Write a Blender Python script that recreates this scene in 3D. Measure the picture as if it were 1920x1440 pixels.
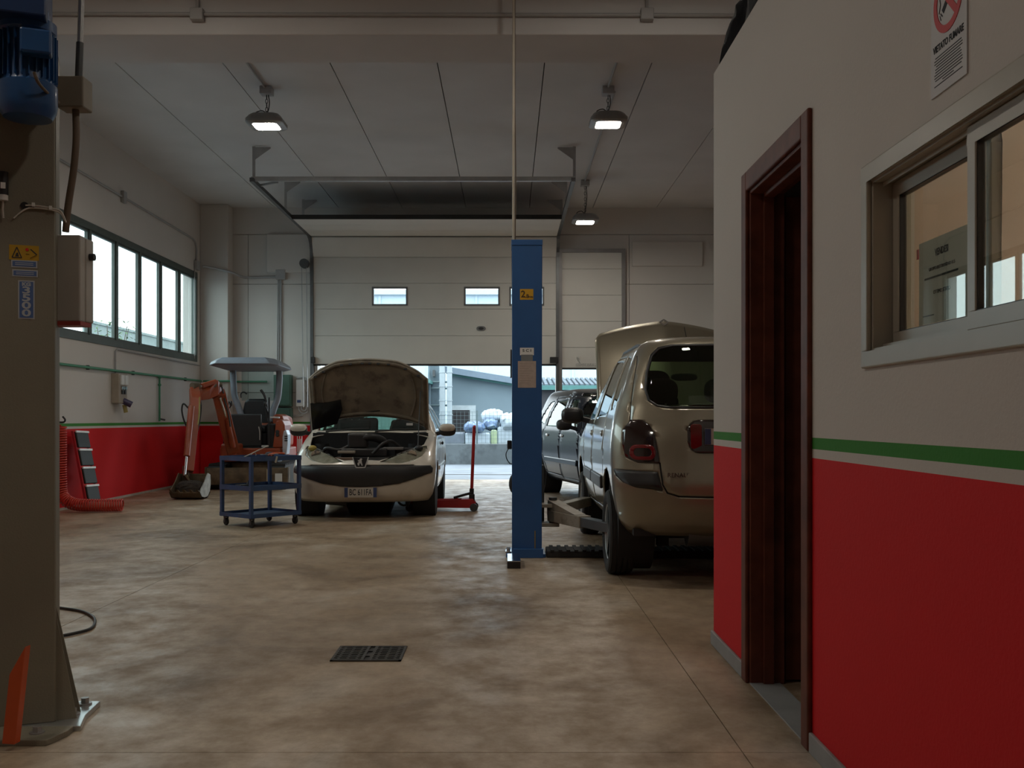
import bpy, bmesh, math, random
from mathutils import Vector, Matrix, Euler
for _o in list(bpy.data.objects):
    bpy.data.objects.remove(_o, do_unlink=True)
SC = bpy.context.scene
COL = SC.collection
PI = math.pi
R = math.radians

# ------------------------------------------------------------------ camera
# level camera 1.15 m above the floor looking along +Y, lens shifted upwards
CAMZ, FPX, VX, VY = 1.15, 1870.0, 951.0, 784.0
cam_d = bpy.data.cameras.new('camera')
cam = bpy.data.objects.new('camera', cam_d)
COL.objects.link(cam)
cam.location = (0, 0, CAMZ)
cam.rotation_euler = (R(90), 0, 0)
cam_d.sensor_width = 36
cam_d.lens = FPX / 1920 * 36
cam_d.shift_x = (960 - VX) / 1920
cam_d.shift_y = (VY - 720) / 1920
cam_d.clip_start = 0.05
cam_d.clip_end = 300
SC.camera = cam

# ------------------------------------------------------------------ sky, portals, exposure
world = bpy.data.worlds.new('overcast_sky')
SC.world = world
world.use_nodes = True
_bg = world.node_tree.nodes['Background']
_bg.inputs['Color'].default_value = (0.82, 0.94, 1.0, 1)
_bg.inputs['Strength'].default_value = 1.0
SC.view_settings.view_transform = 'Standard'
SC.view_settings.look = 'None'
SC.view_settings.gamma = 1
SC.view_settings.use_curve_mapping = False
SC.view_settings.exposure = 2.12

def portal(name, loc, rot, sx, sy):
    l = bpy.data.lights.new(name, 'AREA')
    l.shape = 'RECTANGLE'
    l.size = sx
    l.size_y = sy
    l.cycles.is_portal = True
    o = bpy.data.objects.new(name, l)
    COL.objects.link(o)
    o.location = loc
    o.rotation_euler = rot
    return o
portal('sky_portal_window', (-5.9, 13.33, 2.96), (0, R(-90), 0), 1.7, 9.3)
portal('sky_portal_gate', (-0.6, 18.75, 2.05), (R(-90), 0, 0), 6.2, 4.1)

# ------------------------------------------------------------------ helpers
def at(px, py, Y):
    """world point at depth Y that was measured at picture position px, py"""
    return Vector(((px - VX) * Y / FPX, Y, CAMZ + (VY - py) * Y / FPX))

def fl(px, py):
    """point of the floor measured at picture position px, py"""
    Y = CAMZ * FPX / (py - VY)
    return Vector(((px - VX) * Y / FPX, Y, 0))

MATS = {}
def nd(nt, typ, **kw):
    n = nt.nodes.new(typ)
    for k, v in kw.items():
        if k in n.inputs:
            n.inputs[k].default_value = v
        else:
            setattr(n, k, v)
    return n

def mat(name, col, rough=0.5, metal=0.0, var=0.12, scale=6.0, bump=0.0, bscale=60.0, coat=0.0, spec=0.5,
        rvar=0.0, dirt=None, dirt_amt=0.0, dscale=3.0, trans=0.0):
    """principled material with procedural mottling, optional dirt patches and fine relief"""
    if name in MATS:
        return MATS[name]
    m = bpy.data.materials.new(name)
    m.use_nodes = True
    nt = m.node_tree
    b = nt.nodes['Principled BSDF']
    b.inputs['Roughness'].default_value = rough
    b.inputs['Metallic'].default_value = metal
    b.inputs['Specular IOR Level'].default_value = spec
    b.inputs['Coat Weight'].default_value = coat
    b.inputs['Coat Roughness'].default_value = 0.06
    b.inputs['Transmission Weight'].default_value = trans
    tc = nd(nt, 'ShaderNodeTexCoord')
    nz = nd(nt, 'ShaderNodeTexNoise', Scale=scale, Detail=4.0)
    nt.links.new(tc.outputs['Object'], nz.inputs['Vector'])
    rp = nd(nt, 'ShaderNodeValToRGB')
    lo = [max(0, c * (1 - var)) for c in col]
    hi = [min(1, c * (1 + var)) for c in col]
    rp.color_ramp.elements[0].position = 0.3
    rp.color_ramp.elements[1].position = 0.7
    rp.color_ramp.elements[0].color = (*lo, 1)
    rp.color_ramp.elements[1].color = (*hi, 1)
    nt.links.new(nz.outputs['Fac'], rp.inputs['Fac'])
    out = rp.outputs['Color']
    if dirt:
        n2 = nd(nt, 'ShaderNodeTexNoise', Scale=dscale, Detail=6.0, Roughness=0.65)
        nt.links.new(tc.outputs['Object'], n2.inputs['Vector'])
        mr = nd(nt, 'ShaderNodeMapRange')
        mr.inputs['From Min'].default_value = 0.5
        mr.inputs['From Max'].default_value = 0.68
        mr.inputs['To Max'].default_value = dirt_amt
        nt.links.new(n2.outputs['Fac'], mr.inputs['Value'])
        mx = nd(nt, 'ShaderNodeMix', data_type='RGBA')
        nt.links.new(mr.outputs['Result'], mx.inputs['Factor'])
        nt.links.new(out, mx.inputs[6])
        mx.inputs[7].default_value = (*dirt, 1)
        out = mx.outputs[2]
    nt.links.new(out, b.inputs['Base Color'])
    if rvar:
        mr2 = nd(nt, 'ShaderNodeMapRange')
        mr2.inputs['To Min'].default_value = max(0.02, rough - rvar)
        mr2.inputs['To Max'].default_value = min(1, rough + rvar)
        nt.links.new(nz.outputs['Fac'], mr2.inputs['Value'])
        nt.links.new(mr2.outputs['Result'], b.inputs['Roughness'])
    if bump:
        n3 = nd(nt, 'ShaderNodeTexNoise', Scale=bscale, Detail=3.0)
        nt.links.new(tc.outputs['Object'], n3.inputs['Vector'])
        bp = nd(nt, 'ShaderNodeBump', Strength=bump, Distance=0.01)
        nt.links.new(n3.outputs['Fac'], bp.inputs['Height'])
        nt.links.new(bp.outputs['Normal'], b.inputs['Normal'])
    MATS[name] = m
    return m

def glass_mat(name, tint=(0.8, 0.85, 0.83), ior=1.5, rough=0.0):
    """clear pane: light goes straight through, reflection follows Fresnel"""
    if name in MATS:
        return MATS[name]
    m = bpy.data.materials.new(name)
    m.use_nodes = True
    nt = m.node_tree
    nt.nodes.remove(nt.nodes['Principled BSDF'])
    tr = nd(nt, 'ShaderNodeBsdfTransparent')
    tr.inputs['Color'].default_value = (*tint, 1)
    gl = nd(nt, 'ShaderNodeBsdfGlossy')
    gl.inputs['Roughness'].default_value = rough
    fr = nd(nt, 'ShaderNodeFresnel', IOR=ior)
    ge = nd(nt, 'ShaderNodeNewGeometry')
    mp = nd(nt, 'ShaderNodeMapRange')          # same index from either face of the thin pane
    mp.inputs['To Min'].default_value = ior
    mp.inputs['To Max'].default_value = 1 / ior
    nt.links.new(ge.outputs['Backfacing'], mp.inputs['Value'])
    nt.links.new(mp.outputs['Result'], fr.inputs['IOR'])
    mx = nd(nt, 'ShaderNodeMixShader')
    nt.links.new(fr.outputs[0], mx.inputs[0])
    nt.links.new(tr.outputs[0], mx.inputs[1])
    nt.links.new(gl.outputs[0], mx.inputs[2])
    nt.links.new(mx.outputs[0], nt.nodes['Material Output'].inputs['Surface'])
    MATS[name] = m
    return m

def emit_mat(name, col, strength):
    if name in MATS:
        return MATS[name]
    m = bpy.data.materials.new(name)
    m.use_nodes = True
    b = m.node_tree.nodes['Principled BSDF']
    b.inputs['Base Color'].default_value = (*col, 1)
    b.inputs['Emission Color'].default_value = (*col, 1)
    b.inputs['Emission Strength'].default_value = strength
    MATS[name] = m
    return m

WM = {}          # world matrix of every object made here
def wmat(o):
    return WM.get(o.name, Matrix()) if o else Matrix()

def props(o, label=None, cat=None, group=None, kind=None):
    if label: o['label'] = label
    if cat: o['category'] = cat
    if group: o['group'] = group
    if kind: o['kind'] = kind
    return o

def thing(name, label, cat, loc=(0, 0, 0), rotz=0.0, group=None, kind=None, parent=None, rot=None):
    o = bpy.data.objects.new(name, None)
    COL.objects.link(o)
    o.empty_display_size = 0.1
    o.location = loc
    o.rotation_euler = rot if rot else (0, 0, rotz)
    M = Matrix.Translation(loc) @ o.rotation_euler.to_matrix().to_4x4()
    if parent:
        o.parent = parent
        M = wmat(parent) @ M
    WM[o.name] = M
    return props(o, label, cat, group, kind)

def mesh_obj(name, me, m=None, parent=None, loc=None):
    o = bpy.data.objects.new(name, me)
    COL.objects.link(o)
    M = Matrix()
    if parent:
        o.parent = parent
        M = wmat(parent).copy()
    if loc is not None:
        o.location = loc
        M = M @ Matrix.Translation(loc)
    WM[o.name] = M
    if m is not None:
        for mm in (m if isinstance(m, (list, tuple)) else [m]):
            me.materials.append(mm)
    return o

class MB:
    """collects geometry; build() links it as one mesh object"""
    def __init__(s):
        s.v = []; s.f = []; s.mi = []
        s.M = None
    def add(s, vs, fs, mi=0):
        n = len(s.v)
        for p in vs:
            p = Vector(p)
            s.v.append(s.M @ p if s.M else p)
        for f in fs:
            s.f.append(tuple(n + i for i in f)); s.mi.append(mi)
        return s
    def box(s, x0, x1, y0, y1, z0, z1, mi=0):
        vs = [(x, y, z) for z in (z0, z1) for y in (y0, y1) for x in (x0, x1)]
        fs = [(0, 2, 3, 1), (4, 5, 7, 6), (0, 1, 5, 4), (2, 6, 7, 3), (0, 4, 6, 2), (1, 3, 7, 5)]
        return s.add(vs, fs, mi)
    def obox(s, c, size, rot=(0, 0, 0), mi=0):
        Mx = Matrix.Translation(c) @ Euler(rot).to_matrix().to_4x4()
        hx, hy, hz = [d / 2 for d in size]
        vs = [Mx @ Vector((x, y, z)) for z in (-hz, hz) for y in (-hy, hy) for x in (-hx, hx)]
        fs = [(0, 2, 3, 1), (4, 5, 7, 6), (0, 1, 5, 4), (2, 6, 7, 3), (0, 4, 6, 2), (1, 3, 7, 5)]
        return s.add(vs, fs, mi)
    def bar(s, p0, p1, w, h, up=(0, 0, 1), mi=0):
        """rectangular bar from p0 to p1"""
        p0 = Vector(p0); p1 = Vector(p1)
        d = (p1 - p0).normalized()
        u = Vector(up)
        if abs(d.dot(u)) > 0.98:
            u = Vector((0, 1, 0))
        sx = d.cross(u).normalized()
        sz = sx.cross(d).normalized()
        vs = []
        for p in (p0, p1):
            for a, b in ((-1, -1), (1, -1), (1, 1), (-1, 1)):
                vs.append(p + sx * (a * w / 2) + sz * (b * h / 2))
        fs = [(3, 2, 1, 0), (4, 5, 6, 7)] + [(i, (i + 1) % 4, 4 + (i + 1) % 4, 4 + i) for i in range(4)]
        return s.add(vs, fs, mi)
    def prism(s, poly, axis, d0, d1, mi=0):
        """polygon extruded along axis: 'x' poly=(y,z), 'y' poly=(x,z), 'z' poly=(x,y)"""
        n = len(poly)
        def mk(a, b, d):
            return {'x': (d, a, b), 'y': (a, d, b), 'z': (a, b, d)}[axis]
        vs = [mk(a, b, d0) for a, b in poly] + [mk(a, b, d1) for a, b in poly]
        area = sum(poly[i][0] * poly[(i + 1) % n][1] - poly[(i + 1) % n][0] * poly[i][1] for i in range(n))
        flip = (area > 0) ^ (d1 < d0) ^ (axis == 'y')
        fs = [tuple(range(n)), tuple(range(2 * n - 1, n - 1, -1))] + [(i, n + i, n + (i + 1) % n, (i + 1) % n) for i in range(n)]
        if flip:
            fs = [tuple(reversed(f)) for f in fs]
        return s.add(vs, fs, mi)
    def tube(s, path, r, n=8, mi=0, caps=True, closed=False):
        """round tube through points; r is one radius or one for each point"""
        P = [Vector(p) for p in path]
        m = len(P)
        rs = r if isinstance(r, (list, tuple)) else [r] * m
        T = []
        for i in range(m):
            a = P[(i - 1) % m] if (closed or i > 0) else P[0]
            b = P[(i + 1) % m] if (closed or i < m - 1) else P[-1]
            t = (b - a)
            T.append(t.normalized() if t.length > 1e-9 else Vector((0, 0, 1)))
        u = Vector((0, 0, 1)) if abs(T[0].z) < 0.9 else Vector((1, 0, 0))
        nrm = (u - T[0] * u.dot(T[0])).normalized()
        vs = []
        for i in range(m):
            nrm = (nrm - T[i] * nrm.dot(T[i]))
            nrm = nrm.normalized() if nrm.length > 1e-6 else T[i].orthogonal().normalized()
            bi = T[i].cross(nrm)
            for k in range(n):
                a = 2 * PI * k / n
                vs.append(P[i] + (nrm * math.cos(a) + bi * math.sin(a)) * rs[i])
        fs = []
        for i in range(m if closed else m - 1):
            j = (i + 1) % m
            for k in range(n):
                fs.append((i * n + k, i * n + (k + 1) % n, j * n + (k + 1) % n, j * n + k))
        if caps and not closed:
            fs.append(tuple(range(n - 1, -1, -1)))
            fs.append(tuple((m - 1) * n + k for k in range(n)))
        return s.add(vs, fs, mi)
    def cyl(s, p0, p1, r, n=16, mi=0):
        return s.tube([p0, p1], r, n, mi)
    def lathe(s, prof, c=(0, 0, 0), axis='z', n=24, mi=0):
        """profile of (radius, height) turned about an axis through c"""
        c = Vector(c)
        vs = []
        for r_, h in prof:
            for k in range(n):
                a = 2 * PI * k / n
                x, y = r_ * math.cos(a), r_ * math.sin(a)
                vs.append(c + Vector({'z': (x, y, h), 'x': (h, x, y), 'y': (y, h, x)}[axis]))
        fs = []
        for i in range(len(prof) - 1):
            for k in range(n):
                fs.append((i * n + k, i * n + (k + 1) % n, (i + 1) * n + (k + 1) % n, (i + 1) * n + k))
        if prof[0][0] > 1e-6: fs.append(tuple(range(n - 1, -1, -1)))
        if prof[-1][0] > 1e-6: fs.append(tuple((len(prof) - 1) * n + k for k in range(n)))
        return s.add(vs, fs, mi)
    def ball(s, c, rad, n=12, mi=0, pw=1.0):
        """ellipsoid; pw<1 squares it off"""
        c = Vector(c); rx, ry, rz = rad if isinstance(rad, (tuple, list)) else (rad,) * 3
        sg = lambda t: math.copysign(abs(t) ** pw, t)
        rows = max(6, n // 2 + 2)
        vs = []
        for i in range(rows + 1):
            ph = -PI / 2 + PI * i / rows
            for k in range(n):
                a = 2 * PI * k / n
                vs.append(c + Vector((rx * sg(math.cos(ph)) * sg(math.cos(a)), ry * sg(math.cos(ph)) * sg(math.sin(a)), rz * sg(math.sin(ph)))))
        fs = []
        for i in range(rows):
            for k in range(n):
                fs.append((i * n + k, i * n + (k + 1) % n, (i + 1) * n + (k + 1) % n, (i + 1) * n + k))
        return s.add(vs, fs, mi)
    def rrect(s, cx, cz, w, h, r, axis, d0, d1, seg=4, mi=0):
        return s.prism(rrect_pts(cx, cz, w, h, r, seg), axis, d0, d1, mi)
    def build(s, name, m, parent=None, world=False, smooth=0, bev=0.0, bseg=2, label=None, cat=None, group=None, kind=None, sub=0, solid=0.0):
        vs = s.v
        loc = None
        if parent is not None and world:
            I = wmat(parent).inverted()
            vs = [I @ p for p in vs]
        elif parent is None:
            xs = [p.x for p in vs]; ys = [p.y for p in vs]; zs = [p.z for p in vs]
            loc = Vector(((min(xs) + max(xs)) / 2, (min(ys) + max(ys)) / 2, min(zs)))
            vs = [p - loc for p in vs]
        me = bpy.data.meshes.new(name)
        me.from_pydata([tuple(p) for p in vs], [], s.f)
        o = mesh_obj(name, me, m, parent, loc)
        if any(s.mi):
            me.polygons.foreach_set('material_index', s.mi)
        b = bmesh.new(); b.from_mesh(me)
        bmesh.ops.remove_doubles(b, verts=b.verts, dist=1e-6)
        bmesh.ops.recalc_face_normals(b, faces=b.faces)
        b.to_mesh(me); b.free()
        if smooth:
            me.polygons.foreach_set('use_smooth', [True] * len(me.polygons))
            me.set_sharp_from_angle(angle=R(smooth))
        if solid:
            mo = o.modifiers.new('solid', 'SOLIDIFY'); mo.thickness = solid; mo.offset = -1
        if bev:
            mo = o.modifiers.new('bevel', 'BEVEL'); mo.width = bev; mo.segments = bseg; mo.limit_method = 'ANGLE'; mo.angle_limit = R(40)
            mo.harden_normals = False
        if sub:
            mo = o.modifiers.new('sub', 'SUBSURF'); mo.levels = sub; mo.render_levels = sub
        return props(o, label, cat, group, kind)

def rrect_pts(cx, cz, w, h, r, seg=4):
    pts = []
    for sx, sz, a0 in ((1, 1, 0), (-1, 1, 90), (-1, -1, 180), (1, -1, 270)):
        for k in range(seg + 1):
            a = R(a0 + 90 * k / seg)
            pts.append((cx + sx * (w / 2 - r) + r * math.cos(a), cz + sz * (h / 2 - r) + r * math.sin(a)))
    return pts

def copy_tree(o, loc=None, rotz=None, parent=None):
    c = o.copy(); COL.objects.link(c)
    c.parent = parent
    if loc is not None: c.location = loc
    if rotz is not None: c.rotation_euler = (0, 0, rotz)
    for ch in list(o.children):
        copy_tree(ch, parent=c)
    return c

def arc(c, r, a0, a1, n, plane='xz'):
    out = []
    for k in range(n + 1):
        a = R(a0 + (a1 - a0) * k / n)
        u, v = r * math.cos(a), r * math.sin(a)
        out.append(Vector(c) + Vector({'xz': (u, 0, v), 'yz': (0, u, v), 'xy': (u, v, 0)}[plane]))
    return out

def smooth_path(pts, n=6):
    """Catmull-Rom through points"""
    P = [Vector(p) for p in pts]
    Q = [P[0] * 2 - P[1]] + P + [P[-1] * 2 - P[-2]]
    out = []
    for i in range(1, len(Q) - 2):
        a, b, c, d = Q[i - 1], Q[i], Q[i + 1], Q[i + 2]
        for k in range(n):
            t = k / n
            out.append(0.5 * ((2 * b) + (c - a) * t + (2 * a - 5 * b + 4 * c - d) * t * t + (3 * b - a - 3 * c + d) * t ** 3))
    out.append(P[-1])
    return out

def text_part(name, body, size, m, parent, M, extrude=0.0006, align='CENTER', sx=1.0, bold=0.0):
    """raised lettering: text lies in the XY plane of matrix M (local to parent)"""
    cu = bpy.data.curves.new(name, 'FONT')
    cu.body = body; cu.size = size; cu.align_x = align; cu.align_y = 'CENTER'; cu.extrude = extrude; cu.offset = bold
    cu.resolution_u = 3
    t = bpy.data.objects.new(name, cu)
    COL.objects.link(t)
    dg = bpy.context.evaluated_depsgraph_get()
    me = bpy.data.meshes.new_from_object(t.evaluated_get(dg))
    bpy.data.objects.remove(t, do_unlink=True)
    bpy.data.curves.remove(cu)
    me.transform(M @ Matrix.Diagonal((sx, 1, 1, 1)))
    me.materials.clear()
    me.name = name
    return mesh_obj(name, me, m, parent)

def frame_matrix(o, xdir, ydir):
    """matrix with origin o, X axis along text direction, Y axis along text up"""
    x = Vector(xdir).normalized(); y = Vector(ydir).normalized(); z = x.cross(y)
    M = Matrix((x, y, z)).transposed().to_4x4()
    return Matrix.Translation(o) @ M

# ================================================================== materials of the shell
def wall_paint(name, red=(0.66, 0.012, 0.016), green=(0.045, 0.24, 0.035), white=(0.61, 0.58, 0.545)):
    m = bpy.data.materials.new(name); m.use_nodes = True
    nt = m.node_tree; b = nt.nodes['Principled BSDF']
    b.inputs['Roughness'].default_value = 0.75
    b.inputs['Specular IOR Level'].default_value = 0.3
    g = nd(nt, 'ShaderNodeNewGeometry')
    sp = nd(nt, 'ShaderNodeSeparateXYZ')
    nt.links.new(g.outputs['Position'], sp.inputs[0])
    nz = nd(nt, 'ShaderNodeTexNoise', Scale=1.3, Detail=5.0)
    nt.links.new(g.outputs['Position'], nz.inputs['Vector'])
    wv = nd(nt, 'ShaderNodeMix', data_type='RGBA')
    wv.inputs[6].default_value = (*[c * 0.94 for c in white], 1)
    wv.inputs[7].default_value = (*[min(1, c * 1.05) for c in white], 1)
    nt.links.new(nz.outputs['Fac'], wv.inputs['Factor'])
    cur = wv.outputs[2]
    for z0, z1, col in ((1.044, 1.083, green), (-1.0, 1.013, red)):
        a = nd(nt, 'ShaderNodeMath', operation='GREATER_THAN'); a.inputs[1].default_value = z0
        c = nd(nt, 'ShaderNodeMath', operation='LESS_THAN'); c.inputs[1].default_value = z1
        mu = nd(nt, 'ShaderNodeMath', operation='MULTIPLY')
        nt.links.new(sp.outputs['Z'], a.inputs[0]); nt.links.new(sp.outputs['Z'], c.inputs[0])
        nt.links.new(a.outputs[0], mu.inputs[0]); nt.links.new(c.outputs[0], mu.inputs[1])
        mx = nd(nt, 'ShaderNodeMix', data_type='RGBA')
        nt.links.new(mu.outputs[0], mx.inputs['Factor'])
        nt.links.new(cur, mx.inputs[6]); mx.inputs[7].default_value = (*col, 1)
        cur = mx.outputs[2]
    nt.links.new(cur, b.inputs['Base Color'])
    n3 = nd(nt, 'ShaderNodeTexNoise', Scale=90.0, Detail=4.0)
    nt.links.new(g.outputs['Position'], n3.inputs['Vector'])
    bp = nd(nt, 'ShaderNodeBump', Strength=0.25, Distance=0.004)
    nt.links.new(n3.outputs['Fac'], bp.inputs['Height']); nt.links.new(bp.outputs['Normal'], b.inputs['Normal'])
    MATS[name] = m
    return m

def floor_mat():
    m = bpy.data.materials.new('stained_concrete'); m.use_nodes = True
    nt = m.node_tree; b = nt.nodes['Principled BSDF']; b.inputs['Specular IOR Level'].default_value = 0.35
    g = nd(nt, 'ShaderNodeNewGeometry')
    mp = nd(nt, 'ShaderNodeMapping'); mp.inputs['Scale'].default_value = (1.0, 0.85, 1)
    nt.links.new(g.outputs['Position'], mp.inputs['Vector'])
    n1 = nd(nt, 'ShaderNodeTexNoise', Scale=1.1, Detail=8.0, Roughness=0.62, Distortion=0.8)
    n2 = nd(nt, 'ShaderNodeTexNoise', Scale=4.5, Detail=8.0, Roughness=0.7)
    n4 = nd(nt, 'ShaderNodeTexNoise', Scale=45.0, Detail=4.0, Roughness=0.7)
    for n in (n1, n2, n4):
        nt.links.new(mp.outputs['Vector'], n.inputs['Vector'])
    r1 = nd(nt, 'ShaderNodeValToRGB')
    e = r1.color_ramp.elements
    e[0].position = 0.33; e[0].color = (0.22, 0.155, 0.098, 1)
    e[1].position = 0.70; e[1].color = (0.54, 0.48, 0.40, 1)
    x = e.new(0.46); x.color = (0.35, 0.262, 0.175, 1)
    x = e.new(0.56); x.color = (0.42, 0.33, 0.235, 1)
    nt.links.new(n1.outputs['Fac'], r1.inputs['Fac'])
    r2 = nd(nt, 'ShaderNodeValToRGB')
    r2.color_ramp.elements[0].position = 0.35; r2.color_ramp.elements[0].color = (0.66, 0.62, 0.58, 1)
    r2.color_ramp.elements[1].position = 0.65; r2.color_ramp.elements[1].color = (1.15, 1.15, 1.15, 1)
    nt.links.new(n2.outputs['Fac'], r2.inputs['Fac'])
    mx = nd(nt, 'ShaderNodeMix', data_type='RGBA', blend_type='MULTIPLY'); mx.inputs['Factor'].default_value = 0.85
    nt.links.new(r1.outputs['Color'], mx.inputs[6]); nt.links.new(r2.outputs['Color'], mx.inputs[7])
    nt.links.new(mx.outputs[2], b.inputs['Base Color'])
    mr = nd(nt, 'ShaderNodeMapRange'); mr.inputs['From Min'].default_value = 0.35; mr.inputs['From Max'].default_value = 0.65
    mr.inputs['To Min'].default_value = 0.62; mr.inputs['To Max'].default_value = 0.30
    nt.links.new(n2.outputs['Fac'], mr.inputs['Value']); nt.links.new(mr.outputs['Result'], b.inputs['Roughness'])
    bp = nd(nt, 'ShaderNodeBump', Strength=0.12, Distance=0.01)
    nt.links.new(n4.outputs['Fac'], bp.inputs['Height']); nt.links.new(bp.outputs['Normal'], b.inputs['Normal'])
    MATS['stained_concrete'] = m
    return m

PAINT = wall_paint('banded_wall_paint')
PLASTER = mat('white_plaster', (0.61, 0.58, 0.545), 0.8, var=0.05, scale=1.5, bump=0.2, bscale=90)
CEIL = mat('ceiling_paint', (0.585, 0.578, 0.575), 0.85, var=0.05, scale=1.2)
CONC = floor_mat()
DARKGAP = mat('joint_filler', (0.035, 0.032, 0.03), 0.9)
BASEB = mat('grey_skirting', (0.33, 0.34, 0.34), 0.6)
M_GREYPVC = mat('grey_pvc', (0.36, 0.36, 0.36), 0.5, var=0.05)
M_GREEN = mat('green_pipe', (0.05, 0.24, 0.13), 0.45)
M_ALU = mat('mill_aluminium', (0.60, 0.60, 0.58), 0.38, 0.7, var=0.05)
M_STEEL = mat('galvanised_steel', (0.42, 0.42, 0.42), 0.45, 0.8, var=0.12)
M_DKSTEEL = mat('dark_steel', (0.10, 0.105, 0.11), 0.5, 0.6)
M_BLACK = mat('black_plastic', (0.018, 0.018, 0.019), 0.45)
M_RUBBER = mat('black_rubber', (0.022, 0.021, 0.020), 0.8, bump=0.15, bscale=80)
M_WHITE = mat('white_plastic', (0.68, 0.68, 0.66), 0.45, var=0.04)
M_PAPER = mat('paper', (0.74, 0.74, 0.72), 0.8, var=0.03)
M_INK = mat('ink', (0.03, 0.03, 0.035), 0.8)

XL, XR, YB, YF, ZC = -5.57, 6.6, -4.5, 18.4, 5.03
WY0, WY1, WZ0, WZ1 = 8.80, 17.87, 2.18, 3.74            # strip window in the left wall

# floor: base with cast slabs, saw-cut joints between them
fo = MB().box(XL - 0.3, XR + 0.3, YB - 0.3, YF + 0.3, -0.20, -0.015).build('floor', DARKGAP, kind='structure')
xs = [XL - 0.2, -2.46, 0.81, 4.08, XR + 0.2]
ys = [YB - 0.2, -3.1, 0.165, 3.43, 6.7, 9.97, 13.24, 16.51, YF + 0.28]
for i in range(len(xs) - 1):
    for j in range(len(ys) - 1):
        MB().box(xs[i] + 0.002, xs[i + 1] - 0.002, ys[j] + 0.002, ys[j + 1] - 0.002, -0.012, 0.0).build('slab', CONC, fo, world=True)

# ceiling: precast planks with open joints, behind the cross beam and in front of it
ce = MB().box(XL - 0.3, XR + 0.3, YB - 0.3, YF + 0.3, ZC + 0.06, ZC + 0.25).build('ceiling', DARKGAP, kind='structure')
jx = [XL - 0.2] + [-4.28 + 1.172 * k for k in range(10)]
jx = [x for x in jx if x < XR] + [XR + 0.2]
for a, b2 in zip(jx[:-1], jx[1:]):
    for y0, y1 in ((YB - 0.2, 8.6), (8.9, YF + 0.001)):
        MB().box(a + 0.006, b2 - 0.006, y0, y1, ZC, ZC + 0.10).build('ceiling_plank', CEIL, ce, world=True)
tb = MB().box(XL, XR, 8.50, 9.18, 4.418, ZC).build('trim_1', CEIL, kind='structure', bev=0.01)
props(tb, 'deep plastered cross beam under the ceiling')

# left wall with the strip window
T = 0.24
wl = MB()
wl.box(XL - T, XL, YB - 0.2, WY0, -0.1, ZC + 0.05)
wl.box(XL - T, XL, WY1, YF + 0.3, -0.1, ZC + 0.05)
wl.box(XL - T, XL, WY0, WY1, -0.1, WZ0)
wl.box(XL - T, XL, WY0, WY1, WZ1, ZC + 0.05)
wl.build('wall_left', PAINT, kind='structure')
MB().box(XL, XL + 0.012, YB, YF, 0, 0.03).build('baseboard_left', mat('pale_skirting', (0.5, 0.45, 0.4), 0.7), kind='structure')
# pilaster in the corner
MB().box(XL, -5.06, 18.08, YF, 0, ZC).build('trim_2', PAINT, kind='structure', bev=0.012)
MB().box(3.92, 4.45, 18.1, YF, 0, ZC).build('trim_3', PAINT, kind='structure', bev=0.012)

# far wall: concrete panels round two gate openings, joints left open
G0, G1, GT = -3.50, 0.90, 4.02          # wide gate
H0, H1, HT = 0.985, 2.13, 4.10          # narrow gate
wf = thing('wall_far', None, None, (0, YF, 0), kind='structure')
def wpan(x0, x1, z0, z1, dy=0.0):
    MB().box(x0, x1, YF + dy, YF + 0.28, z0, z1).build('wall_panel', PAINT, wf, world=True)
g = 0.004
for z0, z1 in ((-0.1, 1.62 - g), (1.62 + g, 3.62 - g), (3.62 + g, 4.535 - g)):
    wpan(XL - T, -4.78 - g, z0, z1); wpan(-4.78 + g, G0, z0, z1)
    wpan(2.25 + g, XR + 0.2, z0, z1)
    wpan(H1, 2.25 - g, z0, z1)
wpan(G0, G1, GT, 4.535 - g); wpan(H0, H1, HT, 4.535 - g)
wpan(XL - T, XR + 0.2, 4.535 + g, ZC + 0.05)
wpan(G1, H0, -0.1, 4.535 - g)
MB().box(XL - T, XR + 0.2, YF + 0.27, YF + 0.30, 4.2, ZC + 0.05).build('wall_panel', DARKGAP, wf, world=True)
MB().box(XL - T, G0, YF + 0.27, YF + 0.30, 0, ZC).build('wall_panel', DARKGAP, wf, world=True)
MB().box(H1, XR + 0.2, YF + 0.27, YF + 0.30, 0, ZC).build('wall_panel', DARKGAP, wf, world=True)
# raised concrete blocks beside the gate head
MB().box(-4.42, -3.62, 18.33, YF, 3.83, 4.53).build('wall_panel', PAINT, wf, world=True, bev=0.01)
MB().box(2.30, 3.60, 18.36, YF, 3.95, 4.40).build('wall_panel', PAINT, wf, world=True, bev=0.01)
MB().box(XR, XR + 0.25, YB - 0.2, YF + 0.3, -0.1, ZC + 0.05).build('wall_right', PAINT, kind='structure')
MB().box(XL - T, XR + 0.2, YB - 0.25, YB, -0.1, ZC + 0.05).build('wall_back', PAINT, kind='structure')

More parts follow.
